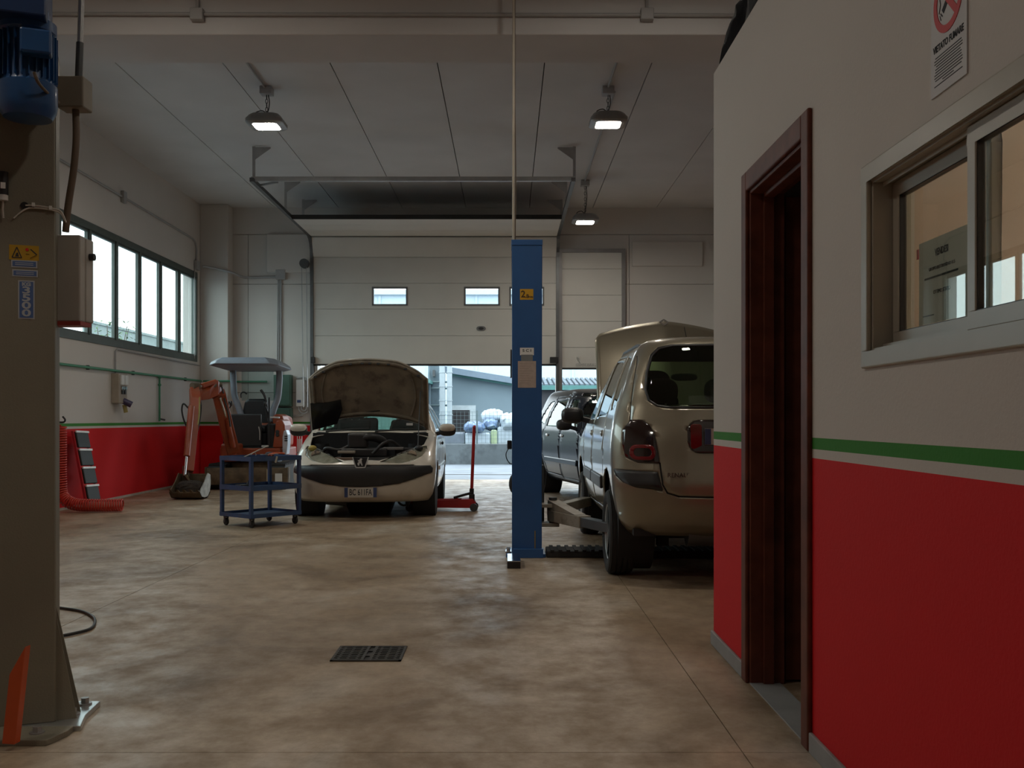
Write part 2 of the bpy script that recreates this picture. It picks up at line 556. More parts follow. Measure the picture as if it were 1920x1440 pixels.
# ------------------------------------------------------------------ strip window
M_WFR = mat('green_grey_window_frame', (0.075, 0.095, 0.085), 0.45)
GL_WIN = glass_mat('window_glass', (0.92, 0.97, 0.95), 1.45)
w1 = thing('window_1', 'long strip window with dark green-grey frame in the left wall', None, (XL, (WY0 + WY1) / 2, WZ0), kind='structure')
fr = MB()
fr.box(XL - 0.07, XL + 0.015, WY0 - 0.02, WY1 + 0.02, WZ0 - 0.02, WZ0 + 0.075)
fr.box(XL - 0.07, XL + 0.015, WY0 - 0.02, WY1 + 0.02, WZ1 - 0.075, WZ1 + 0.02)
fr.box(XL - 0.07, XL + 0.015, WY1 - 0.06, WY1 + 0.02, WZ0 + 0.075, WZ1 - 0.075)
fr.box(XL - 0.07, XL + 0.015, WY0 - 0.02, WY0 + 0.06, WZ0 + 0.075, WZ1 - 0.075)
fr.build('frame', M_WFR, w1, world=True, bev=0.004)
for k in range(1, 10):
    y = WY1 - 0.91 * k
    MB().box(XL - 0.065, XL + 0.012, y - 0.032, y + 0.032, WZ0 + 0.075, WZ1 - 0.075).build('mullion', M_WFR, w1, world=True, bev=0.004)
for k in range(10):
    y1 = WY1 - 0.91 * k - 0.03
    y0 = max(WY0 + 0.03, y1 - 0.85)
    sa = MB()
    a, b2, c, d = y0 + 0.004, y1 - 0.004, WZ0 + 0.079, WZ1 - 0.079
    q = 0.028
    sa.box(XL - 0.052, XL - 0.008, a, b2, c, c + q); sa.box(XL - 0.052, XL - 0.008, a, b2, d - q, d)
    sa.box(XL - 0.052, XL - 0.008, a, a + q, c + q, d - q); sa.box(XL - 0.052, XL - 0.008, b2 - q, b2, c + q, d - q)
    s_ = sa.build('sash', M_WFR, w1, world=True)
    MB().box(XL - 0.035, XL - 0.031, a + q, b2 - q, c + q, d - q).build('pane', GL_WIN, s_, world=True)

# ------------------------------------------------------------------ office block on the right
OX, OY1, OZ = 1.05, 5.07, 2.90
D0, D1, DH = 3.50, 4.335, 2.145         # door opening along Y
V0, V1, VZ0, VZ1 = 1.50, 2.89, 1.335, 1.845   # reception window opening
ow = MB()
OT = 0.13
ow.box(OX, OX + OT, D1, OY1, -0.05, OZ)
ow.box(OX, OX + OT, D0, D1, DH, OZ)
ow.box(OX, OX + OT, V1, D0, -0.05, OZ)
ow.box(OX, OX + OT, V0, V1, -0.05, VZ0)
ow.box(OX, OX + OT, V0, V1, VZ1, OZ)
ow.box(OX, OX + OT, YB, V0, -0.05, OZ)
ow.build('wall_office', PAINT, kind='structure')
MB().box(OX + OT, XR, OY1 - OT, OY1, -0.05, OZ).build('wall_office_end', PAINT, kind='structure')
MB().box(OX + OT, 4.6, 3.17, 3.27, -0.05, OZ - 0.2).build('wall_partition', mat('office_beige_paint', (0.56, 0.46, 0.385), 0.8, var=0.04), kind='structure')
MB().box(4.6, 4.7, YB, OY1 - OT, -0.05, OZ - 0.2).build('wall_office_inner', MATS['office_beige_paint'], kind='structure')
MB().box(OX + OT, 4.6, 0.5, 0.6, -0.05, OZ - 0.2).build('wall_office_near', MATS['office_beige_paint'], kind='structure')
MB().box(OX + OT, XR, YB, OY1 - OT, OZ - 0.2, OZ).build('ceiling_office', PLASTER, kind='structure')
bb = MB()
bb.box(OX - 0.014, OX, D1 + 0.07, OY1 + 0.014, 0, 0.07); bb.box(OX, XR, OY1, OY1 + 0.014, 0, 0.07)
bb.build('baseboard_office', BASEB, kind='structure', bev=0.004)
MB().box(OX - 0.014, OX, YB, D0 - 0.07, 0, 0.07).build('baseboard_office_near', BASEB, kind='structure', bev=0.004)

# office door frame: brown wood lining with moulded casing
M_DOORW = mat('mahogany_door_wood', (0.14, 0.042, 0.026), 0.5, var=0.3, scale=9, spec=0.3)
d1 = thing('door_1', 'brown wooden door frame standing open in the office wall', None, (OX, (D0 + D1) / 2, 0), kind='structure')
def casing(y0, y1, z0, z1, nm):
    c = MB()
    c.box(OX - 0.018, OX + 0.002, y0, y1, z0, z1)
    return c.build(nm, M_DOORW, d1, world=True, bev=0.008, bseg=3)
casing(D1 - 0.012, D1 + 0.07, 0, DH + 0.075, 'casing')
casing(D0 - 0.07, D0 + 0.012, 0, DH + 0.075, 'casing')
casing(D0 + 0.012, D1 - 0.012, DH - 0.012, DH + 0.075, 'head_casing')
j = MB()
for y0, y1 in ((D1 - 0.025, D1), (D0, D0 + 0.025)):
    j.box(OX, OX + OT + 0.02, y0, y1, 0, DH)
j.box(OX, OX + OT + 0.02, D0, D1, DH - 0.025, DH)
j.build('jamb', M_DOORW, d1, world=True, bev=0.004)
st = MB()
st.box(OX + 0.055, OX + 0.10, D1 - 0.045, D1 - 0.025, 0, DH - 0.025); st.box(OX + 0.055, OX + 0.10, D0 + 0.025, D0 + 0.045, 0, DH - 0.025)
st.box(OX + 0.055, OX + 0.10, D0 + 0.025, D1 - 0.025, DH - 0.045, DH - 0.025)
st.build('door_stop', M_DOORW, d1, world=True, bev=0.003)
MB().box(OX, OX + OT, D0, D1, 0.0, 0.006).build('threshold', BASEB, d1, world=True)
# door leaf swung back into the dark room
lf = MB().box(OX + OT + 0.03, OX + OT + 0.84, D1 + 0.005, D1 + 0.045, 0.01, DH - 0.03).build('door_leaf', M_DOORW, d1, world=True, bev=0.004)
MB().cyl((OX + OT + 0.78, D1 - 0.04, 1.02), (OX + OT + 0.66, D1 - 0.04, 1.02), 0.009, 8).cyl((OX + OT + 0.78, D1 - 0.04, 1.02), (OX + OT + 0.78, D1 + 0.01, 1.02), 0.012, 8).build('handle', M_ALU, lf, world=True, smooth=40)

# reception window: aluminium flange, recessed frame and two sliding sashes
M_CHAMP = mat('champagne_aluminium', (0.40, 0.375, 0.315), 0.33, 0.0, var=0.04)
GL_OFF = glass_mat('office_glass', (0.86, 0.88, 0.84), 1.8)
w2 = thing('window_2', 'champagne aluminium sliding reception window in the office wall', None, (OX, (V0 + V1) / 2, VZ0), kind='structure')
def ring(mb, x0, x1, y0, y1, z0, z1, t):
    mb.box(x0, x1, y0, y1, z0, z0 + t); mb.box(x0, x1, y0, y1, z1 - t, z1)
    mb.box(x0, x1, y0, y0 + t, z0 + t, z1 - t); mb.box(x0, x1, y1 - t, y1, z0 + t, z1 - t)
    return mb
ring(MB(), OX - 0.012, OX + 0.004, V0 - 0.04, V1 + 0.04, VZ0 - 0.04, VZ1 + 0.04, 0.048).build('flange', M_CHAMP, w2, world=True, bev=0.005, bseg=3)
ring(MB(), OX + 0.004, OX + 0.115, V0, V1, VZ0, VZ1, 0.016).build('frame', M_CHAMP, w2, world=True, bev=0.002)
tr_ = MB()
for x in (0.034, 0.072):
    tr_.box(OX + x - 0.0015, OX + x + 0.0015, V0 + 0.016, V1 - 0.016, VZ0 + 0.016, VZ0 + 0.028)
    tr_.box(OX + x - 0.0015, OX + x + 0.0015, V0 + 0.016, V1 - 0.016, VZ1 - 0.028, VZ1 - 0.016)
tr_.build('track', M_CHAMP, w2, world=True)
YM = 2.31
for nm, x0, a, b2 in (('sash', 0.060, YM - 0.02, V1 - 0.018), ('sash', 0.020, V0 + 0.018, YM + 0.012)):
    s_ = ring(MB(), OX + x0, OX + x0 + 0.026, a, b2, VZ0 + 0.018, VZ1 - 0.018, 0.042).build(nm, M_CHAMP, w2, world=True, bev=0.003)
    ring(MB(), OX + x0 + 0.004, OX + x0 + 0.022, a + 0.040, b2 - 0.040, VZ0 + 0.058, VZ1 - 0.058, 0.005).build('gasket', M_BLACK, s_, world=True)
    MB().box(OX + x0 + 0.011, OX + x0 + 0.015, a + 0.044, b2 - 0.044, VZ0 + 0.062, VZ1 - 0.062).build('pane', GL_OFF, s_, world=True)

# ------------------------------------------------------------------ sectional gates
M_GATE = mat('white_gate_panel', (0.58, 0.56, 0.52), 0.6, var=0.03, scale=2, bump=0.1, bscale=120)
GL_MILK = glass_mat('gate_glazing', (0.97, 0.98, 0.98), 1.3)
gate = thing('door_2', 'wide white sectional gate raised halfway on its rails', None, (-1.3, 18.36, 0), kind='structure')
GX0, GX1 = -3.56, 0.90
gw = [(-2.465, -1.85), (-0.775, -0.155), (0.06, 0.66)]
lev = [2.144, 2.665, 3.157, 3.63, 4.11]
for i in range(4):
    z0, z1 = lev[i] + 0.003, lev[i + 1] - 0.003
    pm = MB()
    if i == 2:
        wz0, wz1 = 3.235, 3.545
        xs_ = [GX0] + [x for w in gw for x in w] + [GX1]
        for k in range(0, len(xs_) - 1, 2):
            pm.box(xs_[k], xs_[k + 1], 18.335, 18.375, z0, z1)
        for a, b2 in gw:
            pm.box(a, b2, 18.335, 18.375, z0, wz0); pm.box(a, b2, 18.335, 18.375, wz1, z1)
    else:
        pm.box(GX0, GX1, 18.335, 18.375, z0, z1)
    pm.box(GX0, GX1, 18.362, 18.375, z1 - 0.002, z1 + 0.012)
    p_ = pm.build('gate_panel', M_GATE, gate, world=True)
    if i == 2:
        for a, b2 in gw:
            fw = ring(MB(), 0, 1, 0, 1, 0, 1, 0.2)
            fw = MB()
            for bx_ in ((a - 0.02, b2 + 0.02, wz0 - 0.02, wz0 + 0.012), (a - 0.02, b2 + 0.02, wz1 - 0.012, wz1 + 0.02), (a - 0.02, a + 0.012, wz0, wz1), (b2 - 0.012, b2 + 0.02, wz0, wz1)):
                fw.box(bx_[0], bx_[1], 18.325, 18.385, bx_[2], bx_[3])
            fw.build('window_frame', mat('grey_gate_trim', (0.16, 0.16, 0.16), 0.5), p_, world=True)
            MB().box(a + 0.01, b2 - 0.01, 18.352, 18.358, wz0 + 0.01, wz1 - 0.01).build('pane', GL_MILK, p_, world=True)
    if i == 1:
        hb = MB(); c = at(902, 616, 18.33)
        hb.prism([(c.x + 0.085 * math.cos(a) * (abs(math.cos(a)) ** -0.3 if abs(math.cos(a)) > .05 else 1), c.z + 0.045 * math.sin(a)) for a in [2 * PI * k / 20 for k in range(20)]], 'y', 18.318, 18.336)
        h_ = hb.build('lock_plate', mat('grey_gate_trim', (0.16, 0.16, 0.16), 0.5), p_, world=True, bev=0.004)
        MB().ball((c.x, 18.318, c.z), (0.05, 0.012, 0.026), 12).build('latch', M_BLACK, h_, world=True, smooth=60)
# curved top section, then the panels lying under the ceiling
MB().obox((-1.33, 18.25, 4.285), (GX1 - GX0, 0.04, 0.37), (R(26), 0, 0)).build('gate_panel', M_GATE, gate, world=True)
for k in range(3):
    y1 = 18.10 - 0.53 * k
    MB().box(GX0, GX1, y1 - 0.525, y1, 4.455, 4.495).build('gate_panel', M_GATE, gate, world=True)
MB().box(GX0, GX1, 16.47, 16.505, 4.44, 4.51).build('seal', M_RUBBER, gate, world=True)
MB().box(GX0, GX1, 18.34, 18.37, 2.112, 2.146).build('seal', M_RUBBER, gate, world=True)
M_RAIL = mat('dark_galvanised_rail', (0.13, 0.135, 0.14), 0.45, 0.7)
for sx, x in ((-1, GX0 - 0.03), (1, GX1 + 0.03)):
    path = [(x, 18.33, 0.0), (x, 18.33, 4.0)] + [(x, 18.33 - 0.38 + 0.38 * math.cos(R(a)), 4.10 + 0.38 * math.sin(R(a))) for a in range(0, 91, 15)] + [(x, 14.0, 4.50)]
    rl = MB()
    for a, b2 in zip(path[:-1], path[1:]):
        rl.bar(a, b2, 0.055, 0.055, up=(0, 1, 0.3))
    rl.build('rail', M_RAIL, gate, world=True)
    MB().box(x - 0.035, x + 0.035, 18.385, 18.40, 0, 4.35).build('side_seal', M_BLACK, gate, world=True)
    MB().box(x - 0.02 + 0.07 * -sx - 0.055, x + 0.035 - 0.03 * sx, 18.24, 18.33, 2.16, 2.27).build('bottom_bracket', M_BLACK, gate, world=True, bev=0.006)
    for y in (14.25, 16.3, 17.7):
        hx = x + 0.03 * sx
        hg = MB().box(hx - 0.02, hx + 0.02, y - 0.006, y + 0.006, 4.52, ZC)
        dx = -0.24 * sx
        hg.prism([(hx, ZC - 0.01), (hx + dx, ZC - 0.01), (hx + dx, ZC - 0.03), (hx, ZC - 0.20)], 'y', y - 0.004, y + 0.004)
        hg.build('hanger', M_STEEL, gate, world=True)
MB().box(GX0 - 0.06, GX1 + 0.06, 14.08, 14.13, 4.50, 4.56).build('cross_bar', M_STEEL, gate, world=True)
MB().bar((GX0 + 0.02, 14.35, 4.50), (GX0 + 0.30, 14.15, 4.50), 0.03, 0.03).build('brace', M_STEEL, gate, world=True)
# chain hoist at the left rail
ch = MB()
cx_ = at(578, 0, 18.25).x
ch.cyl((cx_, 18.18, 1.35), (cx_ - 0.02, 18.18, 3.95), 0.008, 6); ch.cyl((cx_ - 0.075, 18.18, 1.35), (cx_ - 0.11, 18.18, 3.95), 0.008, 6)
ch.build('pull_chain', M_STEEL, gate, world=True)
MB().lathe([(0.03, -0.05), (0.085, -0.05), (0.085, -0.03), (0.05, -0.02), (0.05, 0.02), (0.085, 0.03), (0.085, 0.05), (0.03, 0.05)], (cx_ - 0.06, 18.20, 3.97), 'y').build('chain_wheel', M_DKSTEEL, gate, world=True, smooth=30)

gate2 = thing('door_3', 'narrow white sectional door with grey frame, raised halfway', None, (1.55, 18.36, 0), kind='structure')
lev2 = [2.075, 2.45, 2.93, 3.413, 3.895, 4.2]
for i in range(5):
    p_ = MB().box(0.985, 2.13, 18.345, 18.385, lev2[i] + 0.003, lev2[i + 1] - 0.003).box(0.985, 2.13, 18.37, 18.385, lev2[i + 1] - 0.005, lev2[i + 1] + 0.01).build('gate_panel', M_GATE, gate2, world=True)
M_GFR = mat('grey_gate_frame', (0.22, 0.21, 0.21), 0.5, 0.3)
MB().box(0.955, 1.01, 18.31, 18.40, 0, 4.26).build('frame_post', M_GFR, gate2, world=True)
MB().box(2.105, 2.17, 18.31, 18.40, 0, 4.26).build('frame_post', M_GFR, gate2, world=True)
MB().box(1.01, 2.105, 18.31, 18.40, 4.195, 4.26).build('frame_head', M_GFR, gate2, world=True)
MB().box(1.01, 2.105, 18.345, 18.38, 2.045, 2.076).build('seal', M_RUBBER, gate2, world=True)
MB().cyl((1.30, 18.34, 2.27), (1.30, 18.30, 2.27), 0.02, 10).cyl((1.30, 18.31, 2.28), (1.34, 18.30, 2.20), 0.008, 6).build('handle', M_ALU, gate2, world=True)
MB().box(1.26, 1.72, 18.34, 18.346, 2.10, 2.155).build('lettering_strip', mat('faded_sticker', (0.42, 0.41, 0.38), 0.7, var=0.5, scale=60), gate2, world=True)

# ================================================================== the yard outside the gates
M_ROAD = mat('pale_asphalt', (0.17, 0.195, 0.225), 0.7, var=0.2, scale=2, bump=0.2, bscale=50)
gr = MB().box(-60, 60, YF + 0.28, 90, -0.2, -0.012).build('ground', M_ROAD, kind='structure')
MB().box(-60, XL - T - 0.02, -30, YF + 0.28, -0.2, -0.012).build('ground', M_ROAD, kind='structure')
MB().box(-12, 12, 20.45, 20.62, -0.012, -0.004).build('drain_channel', M_DKSTEEL, label='dark drain channel across the yard outside the gate', cat='drain')
M_BETON = mat('weathered_concrete', (0.115, 0.135, 0.145), 0.9, var=0.2, scale=2, dirt=(0.06, 0.07, 0.075), dirt_amt=0.8, dscale=2.5, bump=0.3, bscale=30)
MB().box(-30, 30, 25.0, 25.25, -0.05, 0.50).build('low_wall', M_BETON, label='low weathered concrete wall along the yard', cat='wall', bev=0.01)
# welded mesh fence on the wall
fe = thing('mesh_fence', 'thin grey welded mesh fence on the low concrete wall', 'fence', (0, 25.12, 0.5))
M_FEN = mat('fence_wire', (0.14, 0.19, 0.20), 0.5, 0.4)
for k in range(-4, 6):
    MB().box(k * 2.0 - 0.78, k * 2.0 - 0.74, 25.10, 25.14, 0.5, 1.34).build('post', M_FEN, fe, world=True)
for k in range(-4, 5):
    fm = MB(); x0 = k * 2.0 - 0.74; x1 = x0 + 1.96
    n = 20
    for i in range(1, n):
        x = x0 + (x1 - x0) * i / n
        fm.box(x - 0.003, x + 0.003, 25.117, 25.123, 0.52, 1.32)
    for i in range(9):
        z = 0.53 + 0.097 * i
        fm.box(x0, x1, 25.115, 25.121, z - 0.003, z + 0.003)
    fm.build('mesh_panel', M_FEN, fe, world=True)
# neighbour hall with sloping roof edge
M_HALL = mat('blue_grey_hall_wall', (0.175, 0.235, 0.27), 0.85, var=0.06, scale=1)
M_ROOFE = mat('roof_flashing', (0.17, 0.22, 0.27), 0.95, var=0.05, spec=0.1)
M_TEAL = mat('teal_fascia', (0.05, 0.16, 0.15), 0.5)
hb = thing('neighbour_hall', 'grey rendered hall with low sloping roof edge behind the fence', 'building', (0, 31, 0))
def W(px, py, Y=31.0):
    p = at(px, py, Y); return (p.x, p.z)
a0, a1, a2 = W(846, 702), W(1010, 728), W(1010, 900)
MB().prism([(a0[0], -0.05), (a0[0], a0[1]), (a1[0], a1[1]), (a1[0], -0.05)], 'y', 31.0, 38).build('wall', M_HALL, hb, world=True)
b0, b1 = W(836, 688), W(1014, 717)
MB().prism([(b0[0], b0[1] - 0.19), (b0[0], b0[1]), (b1[0], b1[1]), (b1[0], b1[1] - 0.19)], 'y', 30.6, 38).build('roof_edge', M_ROOFE, hb, world=True)
MB().prism([(b0[0] + .1, b0[1] - 0.26), (b0[0] + .1, b0[1] - 0.17), (b1[0], b1[1] - 0.17), (b1[0], b1[1] - 0.26)], 'y', 30.75, 38).build('fascia', M_TEAL, hb, world=True)
c0, c1 = W(846, 769), W(882, 900)
df = MB()
fx0, fz1 = W(846, 760); fx1, _ = W(892, 760)
df.box(fx0, fx1, 30.93, 31.02, -0.05, fz1); 
dfo = df.build('door_frame', mat('white_reveal', (0.42, 0.48, 0.50), 0.7), hb, world=True)
MB().box(W(848, 0)[0], W(881, 0)[0], 30.90, 30.95, -0.05, W(0, 769)[1]).build('doorway', mat('dark_shutter', (0.018, 0.016, 0.018), 0.7), hb, world=True)
# ducts and service structure left of the hall
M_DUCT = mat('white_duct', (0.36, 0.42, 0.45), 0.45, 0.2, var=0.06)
for k, (x0, x1) in enumerate(((824, 834), (838, 847))):
    x0w, x1w = W(x0, 0, 29.6)[0], W(x1, 0, 29.6)[0]
    dt = thing('vertical_duct', ['wide pale vertical duct between grey steel column and hall', 'pale ribbed vertical duct against the grey hall corner'][k], 'duct', ((x0w + x1w) / 2, 29.6, 0))
    MB().box(x0w, x1w, 29.6, 29.8, -0.05, 6.5).build('duct_body', M_DUCT, dt, world=True, bev=0.01)
    for i in range(14):
        z = 0.4 + 0.42 * i
        MB().box(x0w - 0.015, x1w + 0.015, 29.585, 29.81, z, z + 0.03).build('flange_ring', M_DUCT, dt, world=True)
sc_ = thing('steel_column', 'grey steel column with cross pipes beside the ducts', 'column', (W(809, 0, 30)[0], 30.2, 0))
MB().box(W(804, 0, 30.2)[0], W(823, 0, 30.2)[0], 30.2, 30.5, -0.05, 7).build('post', mat('grey_blue_steel', (0.13, 0.18, 0.21), 0.6), sc_, world=True)
for py in (716, 728, 760):
    z = W(0, py, 30.0)[1]
    MB().cyl((W(796, 0, 30)[0], 30.1, z), (W(846, 0, 30)[0], 30.1, z), 0.03, 8).build('cross_pipe', M_FEN, sc_, world=True)
MB().cyl((W(805, 0, 30)[0], 30.0, 0), (W(805, 0, 30)[0], 30.0, 3.0), 0.04, 8).build('downpipe', MATS['grey_blue_steel'], sc_, world=True)
MB().box(W(811, 0, 29.9)[0], W(815, 0, 29.9)[0], 29.9, 30.2, W(0, 706, 30)[1], W(0, 694, 30)[1]).build('junction_box', M_DKSTEEL, sc_, world=True)
MB().box(W(806, 0, 29)[0], W(815, 0, 29)[0], 29.0, 29.25, W(0, 792, 29)[1], W(0, 776, 29)[1]).build('meter_box', M_WHITE, sc_, world=True)
# small canopy roof left
cn = thing('canopy_roof', 'dark green canopy roof behind the open white bonnet', 'roof', (-2.6, 29.0, 0))
p0, p1 = W(720, 690, 29), W(806, 712, 29)
MB().prism([(p0[0], p1[1] + 0.15), (W(770, 0, 29)[0], p1[1] + 0.25), (p1[0], p1[1]), (p1[0], p1[1] - 0.1), (p0[0], p1[1] - 0.1)], 'y', 28.6, 32).build('roof', M_TEAL, cn, world=True)
MB().box(W(745, 0, 29)[0], W(797, 0, 29)[0], 28.9, 31.5, -0.05, p1[1] - 0.1).build('wall', M_HALL, cn, world=True)
# long low house on the right with tiled roof
lh = thing('tiled_house', 'low house with pale tiled roof beyond the grey car', 'building', (3.0, 40, 0))
def W4(px, py): 
    p = at(px, py, 40.0); return (p.x, p.z)
xA, xB = W4(1000, 0)[0], W4(1210, 0)[0]
zE, zR = W4(0, 724)[1], W4(0, 711)[1]
MB().box(xA + 0.3, xB - 0.3, 40.0, 46, -0.05, zE - 0.12).build('wall', mat('dark_house_wall', (0.045, 0.045, 0.05), 0.8), lh, world=True)
MB().box(xA, xB, 39.6, 39.75, zE - 0.16, zE + 0.02).build('gutter', M_TEAL, lh, world=True)
MB().prism([(39.7, zE), (43, zE + 0.40), (43, zE + 0.35), (39.7, zE - 0.05)], 'x', xA, xB).build('roof_slope', mat('dark_roof_felt', (0.075, 0.095, 0.115), 0.95, spec=0.1), lh, world=True)
M_TILE = mat('pale_roof_tile', (0.13, 0.16, 0.185), 0.95, var=0.25, scale=3, spec=0.1)
nt_ = 22
for i in range(nt_):
    x = xA + (xB - xA) * (i + 0.5) / nt_
    MB().bar((x, 39.65, zE + 0.035), (x, 42.95, zE + 0.43), (xB - xA) / nt_ * 0.6, 0.07).build('tile_course', M_TILE, lh, world=True)
# pale big hall far behind
fhb = thing('far_hall', 'pale clad hall standing far behind the sloping roof', 'building', (8, 62, 0))
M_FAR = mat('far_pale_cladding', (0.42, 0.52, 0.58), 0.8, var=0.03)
MB().box(-9, 26, 62, 64, 0, 8.8).build('wall', M_FAR, fhb, world=True)
MB().box(-9.3, 26.3, 61.7, 64.3, 8.8, 9.1).build('roof_edge', M_FAR, fhb, world=True)
for k_ in range(12):
    MB().box(-8 + 3 * k_, -7.85 + 3 * k_, 61.93, 62, 0, 8.8).build('cladding_joint', M_FAR, fhb, world=True)
# wrapped goods stacked behind the fence
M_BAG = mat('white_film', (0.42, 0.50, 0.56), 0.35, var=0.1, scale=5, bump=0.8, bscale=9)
M_BLUE = mat('blue_film', (0.10, 0.17, 0.30), 0.35, var=0.25, scale=5, bump=0.8, bscale=9)
def blob(name, px, py, w, h, Y, m, label, cat, seed, d=0.5, group=None):
    random.seed(seed)
    c = at(px, py, Y); s = Y / FPX
    b = MB().ball((c.x, Y, c.z), (w * s / 2, d, h * s / 2), 20, pw=0.75)
    for p in b.v:
        p += Vector((random.uniform(-1, 1), random.uniform(-1, 1), random.uniform(-1, 1))) * 0.035
    return b.build(name, m, smooth=75, label=label, cat=cat, group=group)
def bale(name, x0, x1, y0, y1, Y, m, label):
    a, b = at(x0, y1, Y), at(x1, y0, Y)
    o = MB().box(a.x, b.x, Y, Y + 0.7, max(0, a.z), b.z).build(name, m, bev=0.05, bseg=3, label=label, cat='bale')
    return o
PALLET = MB()
for i in range(5):
    PALLET.box(-2.6 + 0, 1.2, 26.2 + 0.22 * i, 26.35 + 0.22 * i, 0.36, 0.40)
for x in (-2.5, -0.9, 1.0):
    PALLET.box(x, x + 0.1, 26.2, 27.25, -0.012, 0.36)
PALLET.build('loading_rack', mat('raw_timber', (0.25, 0.2, 0.15), 0.8), label='low timber rack holding the wrapped goods behind the fence', cat='rack')
bale('wrapped_bale', 832, 871, 811, 835, 26.3, mat('grey_film', (0.15, 0.18, 0.22), 0.5), 'grey wrapped bale behind the fence beside the dark doorway')
bale('wrapped_bale', 872, 919, 811, 835, 26.3, M_BAG, 'white wrapped bale behind the fence under the blue bag')
bale('wrapped_bale', 920, 932, 806, 835, 26.35, mat('pale_green_card', (0.36, 0.46, 0.28), 0.6), 'narrow pale green bale behind the fence')
bale('wrapped_bale', 933, 968, 800, 835, 26.4, M_BAG, 'white wrapped bale behind the fence under the large white sacks')
blob('film_bag', 890, 801, 40, 20, 26.55, M_BLUE, 'crumpled dark blue film bag lying on the white bale', 'bag', 3)
blob('film_bag', 921, 796, 28, 20, 26.9, mat('light_blue_film', (0.19, 0.28, 0.44), 0.35, var=0.25, scale=5, bump=0.8, bscale=9), 'light blue film bag under the white sack', 'bag', 4)
blob('film_sack', 924, 781, 42, 26, 27.3, M_BAG, 'large white film sack on top of the heap', 'sack', 5)
blob('film_sack', 955, 792, 36, 34, 26.75, M_BAG, 'white film sack slumped beside the blue lift post', 'sack', 6)
# greenery and wall seen through the strip window and beside the gate
M_LEAF = mat('leaf_green', (0.06, 0.14, 0.035), 0.7, var=0.4, scale=3)
def shrub(name, c, rad, n, size, label, seed, stem=True):
    random.seed(seed)
    t = thing(name, label, 'shrub', (c[0], c[1], 0))
    lv = MB()
    for i in range(n):
        d = Vector((random.gauss(0, 1), random.gauss(0, 1), random.gauss(0, 1))).normalized() * (random.random() ** 0.4)
        p = Vector(c) + Vector((d.x * rad[0], d.y * rad[1], d.z * rad[2]))
        a = random.uniform(0, 6.28); t2 = random.uniform(-0.8, 0.8)
        e1 = Vector((math.cos(a), math.sin(a), t2)) * size; e2 = Vector((-math.sin(a), math.cos(a), random.uniform(-0.6, 0.6))) * size * 0.5
        lv.add([p - e1, p + e2 * 0.8, p + e1, p - e2 * 0.8], [(0, 1, 2, 3)])
    f = lv.build('foliage', M_LEAF, t, world=True); f['kind'] = 'stuff'
    st = MB()
    for i in range(6):
        a = random.uniform(0, 6.28)
        st.tube([(c[0], c[1], 0), (c[0] + 0.15 * math.cos(a), c[1] + 0.15 * math.sin(a), c[2] * 0.6), (c[0] + rad[0] * 0.7 * math.cos(a), c[1] + rad[1] * 0.7 * math.sin(a), c[2] + rad[2] * 0.5)], [0.03, 0.02, 0.008], 6)
    st.build('branch', mat('bark', (0.10, 0.07, 0.05), 0.9), t, world=True)
    return t
shrub('leafy_shrub', (-5.6, 27.5, 1.6), (1.0, 0.8, 1.5), 1500, 0.09, 'green leafy shrub outside the gate behind the left rail', 11)
shrub('bare_shrub', (-9.8, 24.6, 3.15), (0.7, 0.6, 0.5), 150, 0.055, 'thin twiggy shrub outside the strip window', 12)
MB().box(-13.2, -13.0, 31.0, 60, -0.05, 4.12).box(-13.25, -12.95, 31.0, 60, 4.12, 4.2).build('boundary_wall', mat('pale_boundary', (0.26, 0.30, 0.30), 0.8), label='pale boundary wall outside the strip window', cat='wall')

